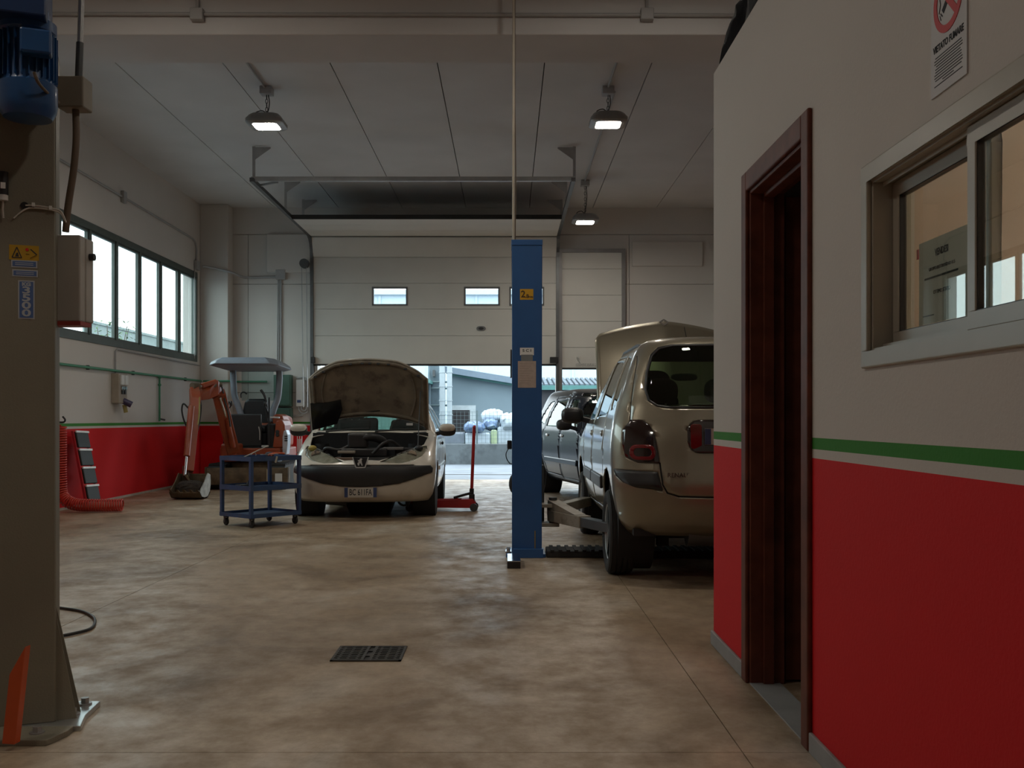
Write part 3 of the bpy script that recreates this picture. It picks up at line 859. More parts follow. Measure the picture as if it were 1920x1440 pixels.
# ================================================================== lamps hung from the ceiling
M_LAMPH = mat('lamp_housing', (0.28, 0.27, 0.26), 0.4, 0.4)
M_LED = emit_mat('led_panel', (1.0, 0.92, 0.80), 25.0)
def lamp(px, py, Y, ytop, label):
    c = at(px, py, Y)
    t = thing('hanging_lamp', label, 'lamp', c, group='hanging ceiling lamps')
    # housing: stack of rounded rectangles turned into one hollow shell
    prof = [(0.20, 0.20, 0.000), (0.215, 0.215, 0.012), (0.215, 0.215, 0.050), (0.185, 0.185, 0.095), (0.16, 0.16, 0.118), (0.05, 0.05, 0.124)]
    mb = MB(); n = 0
    rings = []
    for hx, hy, z in prof:
        pts = rrect_pts(0, 0, 2 * hx, 2 * hy, min(hx, 0.085), 5)
        rings.append([(a, b, z) for a, b in pts])
    k = len(rings[0])
    vs = [p for r_ in rings for p in r_]
    fs = []
    for i in range(len(rings) - 1):
        for j in range(k):
            fs.append((i * k + j, i * k + (j + 1) % k, (i + 1) * k + (j + 1) % k, (i + 1) * k + j))
    fs.append(tuple((len(rings) - 1) * k + j for j in range(k)))
    mb.add(vs, fs)
    inner = [(a, b, z) for z, h in ((0.0, 0.20), (-0.004, 0.145), (0.03, 0.14)) for a, b in rrect_pts(0, 0, 2 * h, 2 * h, 0.05 if h < .2 else .085, 5)]
    fs = []
    for i in range(2):
        for j in range(k):
            fs.append((i * k + j, (i + 1) * k + j, (i + 1) * k + (j + 1) % k, i * k + (j + 1) % k))
    fs.append(tuple(range(2 * k, 3 * k)))
    mb.add(inner, fs)
    mb.build('housing', M_LAMPH, t, smooth=35)
    MB().rrect(0, 0, 0.275, 0.275, 0.045, 'z', -0.006, 0.004).build('led_panel', M_LED, t)
    top = ZC - c.z
    MB().box(-0.07, 0.07, -0.07, 0.07, top - 0.09, top).build('ceiling_box', M_GREYPVC, t, bev=0.008)
    ch = MB()
    nl = max(3, int((top - 0.21) / 0.045))
    for i in range(nl):
        z = 0.125 + (top - 0.215) * (i + 0.5) / nl
        h = (top - 0.215) / nl * 0.62
        pl = 'xz' if i % 2 else 'yz'
        ch.tube([Vector((0, 0, z)) + (Vector((0.014 * math.cos(R(a)), 0, h * math.sin(R(a)))) if i % 2 else Vector((0, 0.014 * math.cos(R(a)), h * math.sin(R(a))))) for a in range(0, 360, 45)], 0.004, 5, closed=True)
    ch.build('chain', M_DKSTEEL, t, smooth=60)
    MB().tube(smooth_path([(0.02, 0.0, top - 0.09), (0.03, 0.01, top * 0.6), (0.0, 0.03, 0.17), (-0.06, 0.02, 0.19), (-0.13, 0.0, 0.16), (-0.14, 0, 0.105)], 5), 0.006, 6).build('cable', M_BLACK, t, smooth=60)
    return t
lamp(500, 237, 11.7, 163, 'grey hanging LED lamp on its own left of the gate rail')
lamp(1140, 234, 11.7, 165, 'grey hanging LED lamp over the blue lift post and gold car')
lamp(1097, 417, 16.3, 338, 'grey hanging LED lamp on long chain in front of the narrow door')
for x_, y_, lb_ in ((-2.82, 6.6, 'over the open floor before the cross beam'), (1.2, 6.6, 'over the floor between cross beam and office'), (-2.82, 2.0, 'over the beige lift post'), (1.2, 2.0, 'over the office roof')):
    lamp(VX + x_ * FPX / y_, VY - 3.62 * FPX / y_, y_, 0, 'grey hanging LED lamp ' + lb_)

# conduits on the ceiling and beam
def run(name, pts, r=0.014, m=None, label='', cat='conduit', clips=None, group=None):
    t = thing(name, label, cat, pts[0], group=group)
    MB().tube(pts, r, 10).build('pipe', m or M_GREYPVC, t, world=True, smooth=50)
    if clips:
        for p, nrm in clips:
            p = Vector(p)
            MB().obox(p, (0.03, 0.03, 0.03)).build('clip', m or M_GREYPVC, t, world=True)
    return t
run('conduit', [(1.27, 11.80, ZC - 0.02), (1.27, 16.22, ZC - 0.02)], 0.013, label='grey conduit on the ceiling linking the two lamps over the cars')
run('conduit', [(1.20, 9.2, ZC - 0.02), (1.18, 11.62, ZC - 0.02)], 0.013, label='short grey conduit on the ceiling from the beam to the lamp over the gold car')
run('conduit', [(-2.83, 9.2, ZC - 0.02), (-2.83, 11.62, ZC - 0.02)], 0.013, label='short grey conduit on the ceiling above the single lamp')
zb = at(0, 30, 8.48).z
bc = run('conduit', [(-5.5, 8.475, zb + 0.02), (XR - 2.2, 8.475, zb)], 0.016, label='grey conduit running along the face of the cross beam')
for px in (370, 1213):
    p = at(px, 28, 8.47)
    MB().box(p.x - 0.055, p.x + 0.055, 8.43, 8.497, p.z - 0.05, p.z + 0.05).build('junction_box', M_GREYPVC, bc, world=True, bev=0.008)
    MB().cyl((p.x, 8.475, p.z + 0.05), (p.x, 8.475, ZC - 0.003), 0.014, 10).build('riser', M_GREYPVC, bc, world=True, smooth=50)

# conduit high on the left wall, corner box, spur to the far wall
xw = XL + 0.02
cz = 4.38
lw = run('conduit', [(xw, 9.2, cz), (xw, 17.6, cz - 0.06), (xw, 17.75, cz - 0.10), (xw, 17.82, cz - 0.2), (xw, 17.82, 3.95)], 0.016, label='grey conduit high on the left wall with square boxes')
p = at(230, 350, 14.42)
MB().box(XL, XL + 0.055, 14.36, 14.48, cz - 0.12, cz + 0.05).build('junction_box', M_GREYPVC, lw, world=True, bev=0.008)
MB().box(XL, XL + 0.06, 17.72, 17.92, 3.80, 3.96).build('junction_box', M_GREYPVC, lw, world=True, bev=0.008)
fh = thing('flexible_conduit', 'grey flexible conduit drooping across the corner pilaster', 'conduit', (-5.3, 18.0, 3.86))
MB().tube(smooth_path([(xw + 0.07, 17.93, 3.88), (-5.3, 18.02, 3.86), (-5.02, 18.06, 3.80), (-4.85, 18.3, 3.74), (-4.7, 18.37, 3.74), (-4.22, 18.37, 3.75)], 5), 0.022, 10).build('hose', M_GREYPVC, fh, world=True, smooth=50)
MB().tube([(xw, 17.75, 3.82), (XL + 0.02, 17.70, 3.78), (XL + 0.02, 17.70, 2.2)], 0.010, 8).build('drop', M_GREYPVC, lw, world=True, smooth=50)
fx = at(527, 0, 18.38).x
fw_ = run('conduit', [(fx, 18.38, 4.53), (fx, 18.38, 1.9)], 0.018, label='grey vertical conduit with box on the far wall beside the gate')
MB().box(fx - 0.09, fx + 0.09, 18.32, 18.40, 3.70, 3.88).build('junction_box', M_GREYPVC, fw_, world=True, bev=0.008)
MB().cyl((fx - 0.055, 18.385, 3.72), (fx - 0.075, 18.385, 1.9), 0.012, 8).cyl((fx - 0.03, 18.385, 3.72), (fx - 0.045, 18.385, 1.9), 0.012, 8).build('pipe', M_GREYPVC, fw_, world=True, smooth=50)
MB().box(-3.9, -3.87, 18.38, 18.40, 2.15, 2.175)

# green compressed air line with drop
gp = run('air_pipe', [(XL + 0.035, 9.0, 1.82), (XL + 0.035, 18.03, 1.82)], 0.018, M_GREEN, 'green compressed air pipe along the left wall with a drop', 'pipe')
gp2 = thing('air_pipe', 'green compressed air pipe round the corner pilaster to the cupboard', 'pipe', (-4.9, 18.05, 1.82))
MB().tube([(-5.5, 18.05, 1.82), (-4.99, 18.05, 1.82), (-4.99, 18.36, 1.82), (-4.42, 18.36, 1.82)], 0.018, 10).build('pipe', M_GREEN, gp2, world=True, smooth=50)
MB().cyl((XL + 0.035, 15.88, 1.82), (XL + 0.035, 15.88, 1.10), 0.016, 10).build('drop', M_GREEN, gp, world=True, smooth=50)
for z_ in (1.80, 1.68):
    MB().ball((XL + 0.035, 15.88, z_), 0.028, 10).build('fitting', M_GREEN, gp, world=True, smooth=60)
MB().cyl((XL + 0.03, 15.88, 1.14), (XL + 0.11, 15.92, 1.12), 0.014, 8).build('tap', M_DKSTEEL, gp, world=True, smooth=50)
for y in (10, 11.6, 13.2, 14.8, 17.2):
    MB().box(XL, XL + 0.04, y - 0.012, y + 0.012, 1.79, 1.85).build('clip', M_DKSTEEL, gp, world=True)

# socket box on the left wall
sb = thing('socket_box', 'beige industrial socket box on the left wall under the window', 'socket box', (XL, 14.17, 1.33))
M_TAN = mat('aged_tan_plastic', (0.36, 0.31, 0.25), 0.55)
MB().box(XL, XL + 0.11, 14.02, 14.33, 1.36, 1.78).build('case', M_TAN, sb, world=True, bev=0.008)
for y in (14.06, 14.20):
    MB().box(XL + 0.108, XL + 0.135, y, y + 0.115, 1.62, 1.76).build('socket_lid', M_WHITE, sb, world=True, bev=0.006)
for i, y in enumerate((14.10, 14.17, 14.24)):
    MB().cyl((XL + 0.105, y, 1.575), (XL + 0.135, y, 1.575), 0.027, 14).build('breaker_knob', mat('chrome', (0.7, 0.7, 0.7), 0.15, 1.0), sb, world=True, smooth=40)
for y in (14.11, 14.2):
    MB().box(XL + 0.108, XL + 0.13, y, y + 0.05, 1.49, 1.545).build('switch', M_BLACK, sb, world=True, bev=0.004)
MB().cyl((XL + 0.09, 14.22, 1.40), (XL + 0.20, 14.26, 1.34), 0.045, 14).build('plug', mat('violet_plug', (0.06, 0.05, 0.12), 0.4), sb, world=True, smooth=40)
MB().cyl((XL + 0.10, 14.25, 1.34), (XL + 0.12, 14.26, 1.23), 0.03, 12).build('plug', mat('yellow_plug', (0.35, 0.29, 0.10), 0.4), sb, world=True, smooth=40)
MB().cyl((XL + 0.04, 14.03, 1.385), (XL + 0.10, 14.24, 1.385), 0.02, 8).build('plug', mat('red_plug', (0.3, 0.06, 0.05), 0.4), sb, world=True, smooth=40)
MB().tube([(XL + 0.02, 14.13, 1.78), (XL + 0.02, 14.13, 2.10), (XL + 0.02, 14.2, 2.13), (XL + 0.02, 18.0, 2.10)], 0.012, 8).build('conduit', M_GREYPVC, sb, world=True, smooth=50)
# hook at the edge of the post
hk = MB().tube(smooth_path([(XL, 12.35, 1.10), (XL + 0.08, 12.34, 1.10), (XL + 0.10, 12.34, 1.13), (XL + 0.07, 12.34, 1.17)], 4), 0.012, 8)
hk.build('wall_hook', M_BLACK, smooth=50, label='small black hook on the left wall above the red hose', cat='hook')

# small control box on the far wall beside the gate
p = at(563, 735, 18.3)
cb = thing('gate_control', 'white gate control box with looped cables on the far wall', 'control box', (p.x, 18.40, p.z))
MB().box(at(555, 0, 18.3).x, at(571, 0, 18.3).x, 18.29, 18.40, at(0, 762, 18.3).z, at(0, 712, 18.3).z).build('case', M_WHITE, cb, world=True, bev=0.008)
MB().box(at(557, 0, 18.28).x, at(564, 0, 18.28).x, 18.283, 18.295, at(0, 755, 18.3).z, at(0, 750, 18.3).z).build('display', mat('blue_label', (0.06, 0.10, 0.24), 0.4), cb, world=True)
MB().tube(smooth_path([at(560, 762, 18.32), at(561, 770, 18.3), at(567, 775, 18.3), at(574, 774, 18.3), at(577, 768, 18.32), at(577, 740, 18.33)], 5), 0.012, 8).tube(smooth_path([at(565, 762, 18.32), at(566, 768, 18.3), at(571, 770, 18.3), at(575, 762, 18.3), at(576, 712, 18.33), at(556, 709, 18.37)], 5), 0.012, 8).build('cable', M_GREYPVC, cb, world=True, smooth=50)
MB().cyl(at(544, 781, 18.36), at(567, 780, 18.36), 0.012, 8).build('bracket', M_GREYPVC, cb, world=True)
# green wall cupboard behind the digger
gc = thing('wall_cupboard', 'green metal wall cupboard behind the orange digger', 'cupboard', (at(530, 0, 18.3).x, 18.4, 1.36))
for z0, z1 in ((at(0, 762, 18.3).z, at(0, 703, 18.3).z), (at(0, 796, 18.3).z, at(0, 765, 18.3).z)):
    MB().box(at(513, 0, 18.2).x, at(545, 0, 18.2).x, 18.20, 18.40, z0, z1).build('body', mat('dull_green_cupboard', (0.055, 0.125, 0.095), 0.5), gc, world=True, bev=0.006)
    MB().box(at(515, 0, 18.2).x, at(543, 0, 18.2).x, 18.185, 18.202, z0 + 0.02, z1 - 0.02).build('door', mat('dull_green_cupboard', (0.055, 0.125, 0.095), 0.5), gc, world=True, bev=0.006)

# ================================================================== signs on the office wall
sg = thing('no_smoking_sign', 'white no-smoking notice reading VIETATO FUMARE above the reception window', 'sign', (OX - 0.002, 2.365, 1.94))
Y0s, Y1s, Z0s, Z1s = 2.27, 2.462, 1.935, 2.235
M_SIGN = mat('sign_card', (0.56, 0.55, 0.56), 0.5, var=0.02)
MB().box(OX - 0.004, OX, Y0s, Y1s, Z0s, Z1s).build('card', M_SIGN, sg, world=True)
M_SRED = mat('sign_red', (0.55, 0.015, 0.02), 0.5)
cy, cz2, ro, ri = (Y0s + Y1s) / 2, 2.147, 0.078, 0.060
rg = MB(); n = 40
vs = []
for k in range(n):
    a = 2 * PI * k / n
    for r_ in (ri, ro):
        for x in (OX - 0.0055, OX - 0.004):
            vs.append((x, cy + r_ * math.cos(a), cz2 + r_ * math.sin(a)))
fs = []
for k in range(n):
    a, b2 = 4 * k, 4 * ((k + 1) % n)
    fs += [(a, a + 2, b2 + 2, b2), (a + 2, a + 3, b2 + 3, b2 + 2), (a, b2, b2 + 1, a + 1)]
rg.add(vs, fs)
rg.bar((OX - 0.005, cy + 0.045, cz2 + 0.045), (OX - 0.005, cy - 0.045, cz2 - 0.045), 0.0012, 0.018, up=(0, 1, -1))
rg.build('prohibition_ring', M_SRED, sg, world=True)
cg = MB()
cg.bar((OX - 0.0045, cy - 0.035, cz2 + 0.03), (OX - 0.0045, cy + 0.028, cz2 - 0.022), 0.001, 0.014, up=(0, 1, 1))
for k in range(3):
    cg.bar((OX - 0.0045, cy + 0.034 + 0.006 * k, cz2 - 0.026 - 0.006 * k), (OX - 0.0045, cy + 0.036 + 0.006 * k, cz2 - 0.028 - 0.005 * k), 0.001, 0.014, up=(0, 1, 1))
cg.tube([(OX - 0.0042, cy + 0.048, cz2 - 0.02), (OX - 0.0042, cy + 0.040, cz2 + 0.0), (OX - 0.0042, cy + 0.046, cz2 + 0.02), (OX - 0.0042, cy + 0.036, cz2 + 0.04)], 0.0015, 4)
cg.build('cigarette', M_INK, sg, world=True)
def wall_text(nm, body, size, m, y, z, par, sx=1.0, bold=0.0, x=OX - 0.0045, al='CENTER'):
    M = wmat(par).inverted() @ frame_matrix((x, y, z), (0, -1, 0), (0, 0, 1))
    return text_part(nm, body, size, m, par, M, 0.0004, al, sx, bold)
wall_text('lettering', 'VIETATO FUMARE', 0.0235, M_INK, cy, 2.047, sg, 0.86, 0.0006)
for i in range(11):
    wl_ = [0.14, 0.15, 0.15, 0.13, 0.14, 0.14, 0.15, 0.15, 0.14, 0.06, 0.15][i]
    z = 2.026 - 0.0068 * i
    MB().box(OX - 0.0046, OX - 0.004, cy - wl_ / 2, cy + wl_ / 2, z - 0.0011, z + 0.0011).build('small_print', M_INK, sg, world=True)

vn = thing('sale_notice', 'white paper reading VENDESI taped behind the reception glass', 'notice', (OX + 0.082, 2.40, 1.41))
VX_ = OX + 0.0765
MB().box(VX_, VX_ + 0.0006, 2.44, 2.728, 1.402, 1.625).build('sheet', M_PAPER, vn, world=True)
vx2 = VX_ - 0.0008
wall_text('lettering', 'VENDESI', 0.026, M_INK, 2.585, 1.585, vn, 0.8, 0.0004, vx2)
wall_text('lettering', 'GRUPPO ELETTROGENO 11.5', 0.0125, M_INK, 2.585, 1.545, vn, 0.95, 0.0, vx2)
wall_text('lettering', 'OTTIMO STATO', 0.0145, M_INK, 2.585, 1.482, vn, 0.95, 0.0, vx2)
MB().box(vx2 - 0.0004, vx2, 2.49, 2.69, 1.520, 1.525).build('printed_line', M_INK, vn, world=True)
MB().box(vx2 - 0.0004, vx2, 2.63, 2.70, 1.422, 1.425).build('printed_line', M_INK, vn, world=True)
MB().box(VX_ - 0.001, VX_ + 0.001, 2.730, 2.742, 1.585, 1.612).build('tape', mat('pink_tape', (0.6, 0.08, 0.12), 0.5), vn, world=True)
MB().box(1.237, 1.285, 3.150, 3.169, 1.490, 1.503).build('wall_clip', M_BLACK, label='short black clip bar on the beige wall inside the office', cat='clip')
# office desk lamp light: a ceiling lamp inside the reception room
ol = thing('office_ceiling_lamp', 'round ceiling lamp inside the reception room', 'lamp', (2.9, 1.9, OZ - 0.2))
MB().lathe([(0.02, -0.10), (0.12, -0.095), (0.165, -0.06), (0.17, -0.02), (0.17, 0)], (0, 0, 0), 'z', 24).build('diffuser', emit_mat('office_diffuser', (1.0, 0.87, 0.72), 17.0), ol, smooth=60)
# dark cupboard in the room behind the open door
cu = thing('dark_cabinet', 'black cabinet standing in the dark room behind the open door', 'cabinet', (2.0, 4.6, 0))
MB().box(1.52, 2.2, 3.75, 4.25, 0.05, 1.36).build('body', M_BLACK, cu, world=True, bev=0.01)
MB().box(1.505, 1.52, 3.77, 3.995, 0.08, 1.33).build('door', M_BLACK, cu, world=True, bev=0.004)
MB().box(1.505, 1.52, 4.005, 4.23, 0.08, 1.33).build('door', M_BLACK, cu, world=True, bev=0.004)
MB().box(1.52, 2.2, 3.75, 4.25, 0, 0.05).build('plinth', M_BLACK, cu, world=True)
# black tarpaulin bundle on the office roof
random.seed(5)
tp = MB()
prof = []
nY, nA = 16, 16
for i in range(nY + 1):
    t_ = i / nY
    y = 4.02 + 0.95 * t_
    hgt = 0.36 * (1 - t_) ** 0.45 + 0.10 * (t_ ** 0.3) * (1 - t_) ** 0.5 + 0.03
    wid = 0.42 * (1 - 0.5 * t_) 
    for k in range(nA + 1):
        a = PI * k / nA
        jj = 1 + 0.10 * math.sin(7 * t_ + 3 * a) + random.uniform(-0.05, 0.05)
        prof.append((OX + 0.015 + wid - wid * math.cos(a) * jj * (1 if k not in (0, nA) else 1 / jj), y + random.uniform(-0.01, 0.01), OZ + 0.002 + hgt * math.sin(a) ** 0.6 * jj))
fs = []
for i in range(nY):
    for k in range(nA):
        q = i * (nA + 1) + k
        fs.append((q, q + 1, q + nA + 2, q + nA + 1))
fs.append(tuple(range(nA + 1))); fs.append(tuple(nY * (nA + 1) + k for k in range(nA, -1, -1)))
tp.add(prof, fs)
tp.build('black_tarpaulin', mat('black_tarp', (0.007, 0.006, 0.007), 0.9, bump=0.5, bscale=12, spec=0.1), smooth=50, label='crumpled black tarpaulin bundle on top of the office', cat='tarpaulin')

# ================================================================== beige lift post with motor (near left)
M_BEIGE = mat('beige_post_paint', (0.205, 0.188, 0.142), 0.55, var=0.06, scale=3, bump=0.15, bscale=150)
M_BLUEP = mat('blue_lift_paint', (0.018, 0.095, 0.28), 0.45, var=0.12, scale=3, coat=0.2)
M_BLUEM = mat('blue_motor_paint', (0.012, 0.065, 0.19), 0.38, var=0.1, coat=0.2)
M_ORANGE = mat('orange_guard_paint', (0.50, 0.075, 0.018), 0.4, var=0.1, coat=0.2)
M_CHROME = MATS['chrome']
RZ = R(21)
lp = thing('lift_post', 'beige lift post with blue motor and white control box', 'lift post', (-1.683 - 0.18 * math.cos(RZ), 3.71 - 0.18 * math.sin(RZ), 0), RZ)
cb_ = MB()
cb_.box(-0.19, 0.18, 0, 0.012, 0.02, 2.56); cb_.box(-0.19, -0.178, 0.012, 0.30, 0.02, 2.56); cb_.box(0.168, 0.18, 0.012, 0.30, 0.02, 2.56)
cb_.box(-0.178, -0.10, 0.288, 0.30, 0.02, 2.56); cb_.box(0.09, 0.168, 0.288, 0.30, 0.02, 2.56)
cb_.build('column', M_BEIGE, lp, bev=0.004)
MB().prism([(0.18, 0.02), (0.265, 0.02), (0.18, 0.43)], 'y', 0.10, 0.115).build('gusset', M_BEIGE, lp)
MB().prism([(0.18, 0.02), (0.255, 0.02), (0.18, 0.43)], 'y', 0.02, 0.032).build('gusset', M_BEIGE, lp)
pl = MB()
pl.prism([(-2.25, 3.485), (-1.615, 3.495), (-1.588, 3.60), (-1.59, 3.655), (-2.2, 3.655)], 'z', 0.0, 0.022)
pl.build('base_plate', M_BEIGE, lp, world=True, bev=0.003)
pl = MB().prism([(-2.2, 3.66), (-1.565, 3.66), (-1.605, 3.80), (-1.625, 3.985), (-2.2, 3.985)], 'z', 0.0, 0.02)
pl.build('base_plate', mat('bare_steel_plate', (0.55, 0.57, 0.57), 0.28, 0.8), lp, world=True, bev=0.003)
for x, y in ((-1.668, 3.94), (-1.655, 3.80), (-1.685, 3.575)):
    MB().cyl((x, y, 0.02), (x, y, 0.026), 0.026, 16).build('washer', M_STEEL, lp, world=True)
    MB().cyl((x, y, 0.026), (x, y, 0.046), 0.016, 6).build('anchor_bolt', M_STEEL, lp, world=True)
# orange foot guard
og = MB()
A = [at(3, 1395, 3.44), at(27, 1397, 3.44), at(47, 1212, 3.44), at(17, 1265, 3.44)]
B = [p + Vector((0.004, 0.035, 0)) for p in A]
for p in A + B: p.z = max(p.z, 0.023)
og.add(A + B, [(0, 1, 2, 3), (7, 6, 5, 4), (0, 4, 5, 1), (1, 5, 6, 2), (2, 6, 7, 3), (3, 7, 4, 0)])
og.build('foot_guard', M_ORANGE, lp, world=True, bev=0.003, label='orange sheet metal foot guard')
MB().box(-0.42, -0.145, -0.16, -0.02, 0.17, 0.30).build('lift_arm', mat('grey_arm_paint', (0.16, 0.16, 0.15), 0.5, dirt=(0.06, 0.05, 0.04), dirt_amt=0.7), lp, bev=0.01)
# head box and motor
hbx = MB().obox((-0.13, -0.13, 2.80), (0.60, 0.34, 0.54))
hbx.build('head_box', mat('dark_blue_cover', (0.008, 0.035, 0.12), 0.45), lp, bev=0.006)
Mi = wmat(lp).inverted()
mc = Mi @ Vector((-1.697, 3.53, 0)); mx0, my0 = mc.x, mc.y
mt = MB().lathe([(0.05, 2.205), (0.080, 2.21), (0.094, 2.235), (0.098, 2.26), (0.098, 2.325), (0.090, 2.330), (0.086, 2.34), (0.086, 2.50), (0.095, 2.51), (0.095, 2.545)], (mx0, my0, 0), 'z', 32)
mo = mt.build('motor', M_BLUEM, lp, smooth=35, label='blue electric motor')
for k in range(26):
    a = 2 * PI * k / 26
    MB().obox((mx0 + 0.091 * math.cos(a), my0 + 0.091 * math.sin(a), 2.42), (0.014, 0.003, 0.16), (0, 0, a)).build('cooling_fin', M_BLUEM, mo)
MB().obox((mx0 + 0.035, my0 - 0.105, 2.445), (0.10, 0.06, 0.085)).build('terminal_box', M_BLUEM, mo, bev=0.008)
MB().obox((0.165, -0.12, 2.44), (0.012, 0.16, 0.30)).build('motor_bracket', M_BLUEP, lp, bev=0.003)
# pole, clamp box, cable and control box behind the post
Zc = 3.86
def wp(px, py, Y=Zc): return at(px, py, Y)
MB().cyl(wp(150, 83), wp(154, -60), 0.011, 12).build('conduit_pole', M_STEEL, lp, world=True, smooth=50)
MB().cyl(wp(147, 160), wp(150, 80), 0.014, 12).build('sleeve', M_DKSTEEL, lp, world=True, smooth=50)
a, b = wp(113, 206), wp(164, 148)
MB().box(a.x, b.x, Zc - 0.04, Zc + 0.05, a.z, b.z).build('junction_box', mat('brown_grey_box', (0.20, 0.17, 0.13), 0.5), lp, world=True, bev=0.006)
MB().tube(smooth_path([wp(142, 204), wp(143, 260), wp(138, 320), wp(128, 385), wp(123, 435)], 6), 0.0135, 10).build('cable', mat('brown_cable', (0.14, 0.10, 0.07), 0.6), lp, world=True, smooth=60)
MB().tube(smooth_path([wp(64, 135, 3.40), wp(72, 155, 3.42), wp(90, 175, 3.5), wp(110, 192, 3.75)], 6), 0.0055, 8).build('motor_cable', mat('brown_cable', (0.14, 0.10, 0.07), 0.6), lp, world=True, smooth=60)
bx0, bx1, bz0, bz1 = wp(103, 0).x, wp(150, 0).x, wp(0, 603).z, wp(0, 440).z
cbx = MB().box(bx0 - 0.02, bx1, Zc, Zc + 0.05, bz0, bz1)
M_CBX = mat('control_box_white', (0.42, 0.40, 0.36), 0.5, var=0.04)
cbo = cbx.build('control_box', M_CBX, lp, world=True, bev=0.006)
MB().box(bx0 - 0.02, bx1 + 0.002, Zc + 0.052, Zc + 0.125, bz0 + 0.003, bz1 - 0.003).build('box_back', M_CBX, cbo, world=True, bev=0.006)
MB().box(bx0 - 0.03, bx1 + 0.002, Zc - 0.001, Zc + 0.10, bz0 - 0.014, bz0 + 0.002).build('red_edge', mat('faded_red', (0.35, 0.05, 0.04), 0.5), cbo, world=True)
kc = wp(171, 482, Zc + 0.08)
MB().cyl((bx1, Zc + 0.085, kc.z), (bx1 + 0.022, Zc + 0.085, kc.z), 0.014, 14).build('knob', M_BLACK, cbo, world=True, smooth=40)
# white leads on the post face, limit switch
CAM0 = Vector((0, 0, CAMZ))
def pf(px, py, off=0.006):
    """point on the front face of the beige post"""
    d = Vector(((px - VX) / FPX, 1.0, (VY - py) / FPX))
    M = wmat(lp); o = M.to_translation(); n = -(M.to_3x3() @ Vector((0, 1, 0)))
    t = (o - CAM0).dot(n) / d.dot(n)
    return CAM0 + d * t + n * off
MB().cyl(pf(46, 386, -0.002), pf(46, 386, 0.004), 0.014, 14).build('cable_hole', M_BLACK, lp, world=True)
M_LEAD = mat('white_lead', (0.55, 0.52, 0.47), 0.5)
for i, pts in enumerate(([(26, 410), (40, 398), (55, 391), (80, 392), (103, 396), (116, 403), (122, 415)], [(48, 386), (60, 386), (80, 388), (100, 392), (115, 398), (124, 418)])):
    MB().tube(smooth_path([pf(px, py, 0.008) for px, py in pts], 5), 0.0032, 6).build('lead', M_LEAD, lp, world=True, smooth=60)
for px, py in ((63, 385), (95, 391)):
    MB().obox(pf(px, py, 0.012), (0.010, 0.010, 0.014), (0, 0, RZ)).build('cable_tie', M_WHITE, lp, world=True)
ls = [pf(7, y, 0.02) for y in (325, 345, 368, 378)]
lso = MB().cyl(ls[0], ls[2], 0.018, 14).build('limit_switch', M_BLACK, lp, world=True, smooth=40)
MB().cyl(ls[2], ls[3], 0.017, 14).build('switch_collar', M_WHITE, lso, world=True, smooth=40)
MB().obox(pf(8, 352, 0.04), (0.016, 0.002, 0.022), (0, 0, RZ)).build('switch_label', M_PAPER, lso, world=True)
MB().tube([pf(7, 378, 0.02), pf(6, 395, 0.016), pf(7, 410, 0.012)], 0.004, 6).build('lead', M_LEAD, lp, world=True)
# stickers: frame in the plane of the post face
def sticker(nm, x0, y0, x1, y1, m, off=0.0015, par=lp):
    v = [Mi @ pf(x0, y1, off), Mi @ pf(x1, y1, off), Mi @ pf(x1, y0, off), Mi @ pf(x0, y0, off)]
    xa = (v[0].x + v[3].x) / 2; xb = (v[1].x + v[2].x) / 2
    za = (v[0].z + v[1].z) / 2; zb_ = (v[2].z + v[3].z) / 2
    o = MB().box(xa, xb, -off, -off + 0.001, za, zb_).build(nm, m, par)
    return o, (xa, xb, za, zb_)
M_YEL = mat('yellow_sticker', (0.46, 0.27, 0.015), 0.5, var=0.04)
M_BLUS = mat('blue_sticker', (0.07, 0.13, 0.30), 0.5, var=0.04)
M_WHS = mat('sticker_white', (0.40, 0.42, 0.44), 0.5, var=0.04)
s1, (xa, xb, za, zb_) = sticker('warning_sticker', 17, 460, 73, 488, M_YEL)
w_, h_ = xb - xa, zb_ - za
tri = MB()
T3 = [(xa + w_ * 0.10, za + h_ * 0.15), (xa + w_ * 0.42, za + h_ * 0.15), (xa + w_ * 0.26, za + h_ * 0.85)]
for i in range(3):
    p, q = T3[i], T3[(i + 1) % 3]
    tri.bar((p[0], -0.002, p[1]), (q[0], -0.002, q[1]), 0.0006, 0.0035, up=(q[1] - p[1], 0, -(q[0] - p[0])))
tri.build('warning_triangle', M_INK, s1)
MB().prism([(xa + w_ * 0.20, za + h_ * 0.22), (xa + w_ * 0.33, za + h_ * 0.22), (xa + w_ * 0.30, za + h_ * 0.5), (xa + w_ * 0.24, za + h_ * 0.45)], 'y', -0.0024, -0.0018).build('pictogram', M_INK, s1)
pg = MB()
for p, q in (((0.72, 0.75), (0.93, 0.40)), ((0.93, 0.40), (0.70, 0.15)), ((0.56, 0.42), (0.68, 0.42))):
    pg.bar((xa + w_ * p[0], -0.002, za + h_ * p[1]), (xa + w_ * q[0], -0.002, za + h_ * q[1]), 0.0006, 0.004, up=(1, 0, 0.4))
pg.build('pictogram', M_INK, s1)
MB().cyl((xa + w_ * 0.6, -0.0024, za + h_ * 0.72), (xa + w_ * 0.6, -0.0018, za + h_ * 0.72), 0.006, 10).build('pictogram', M_SRED, s1)
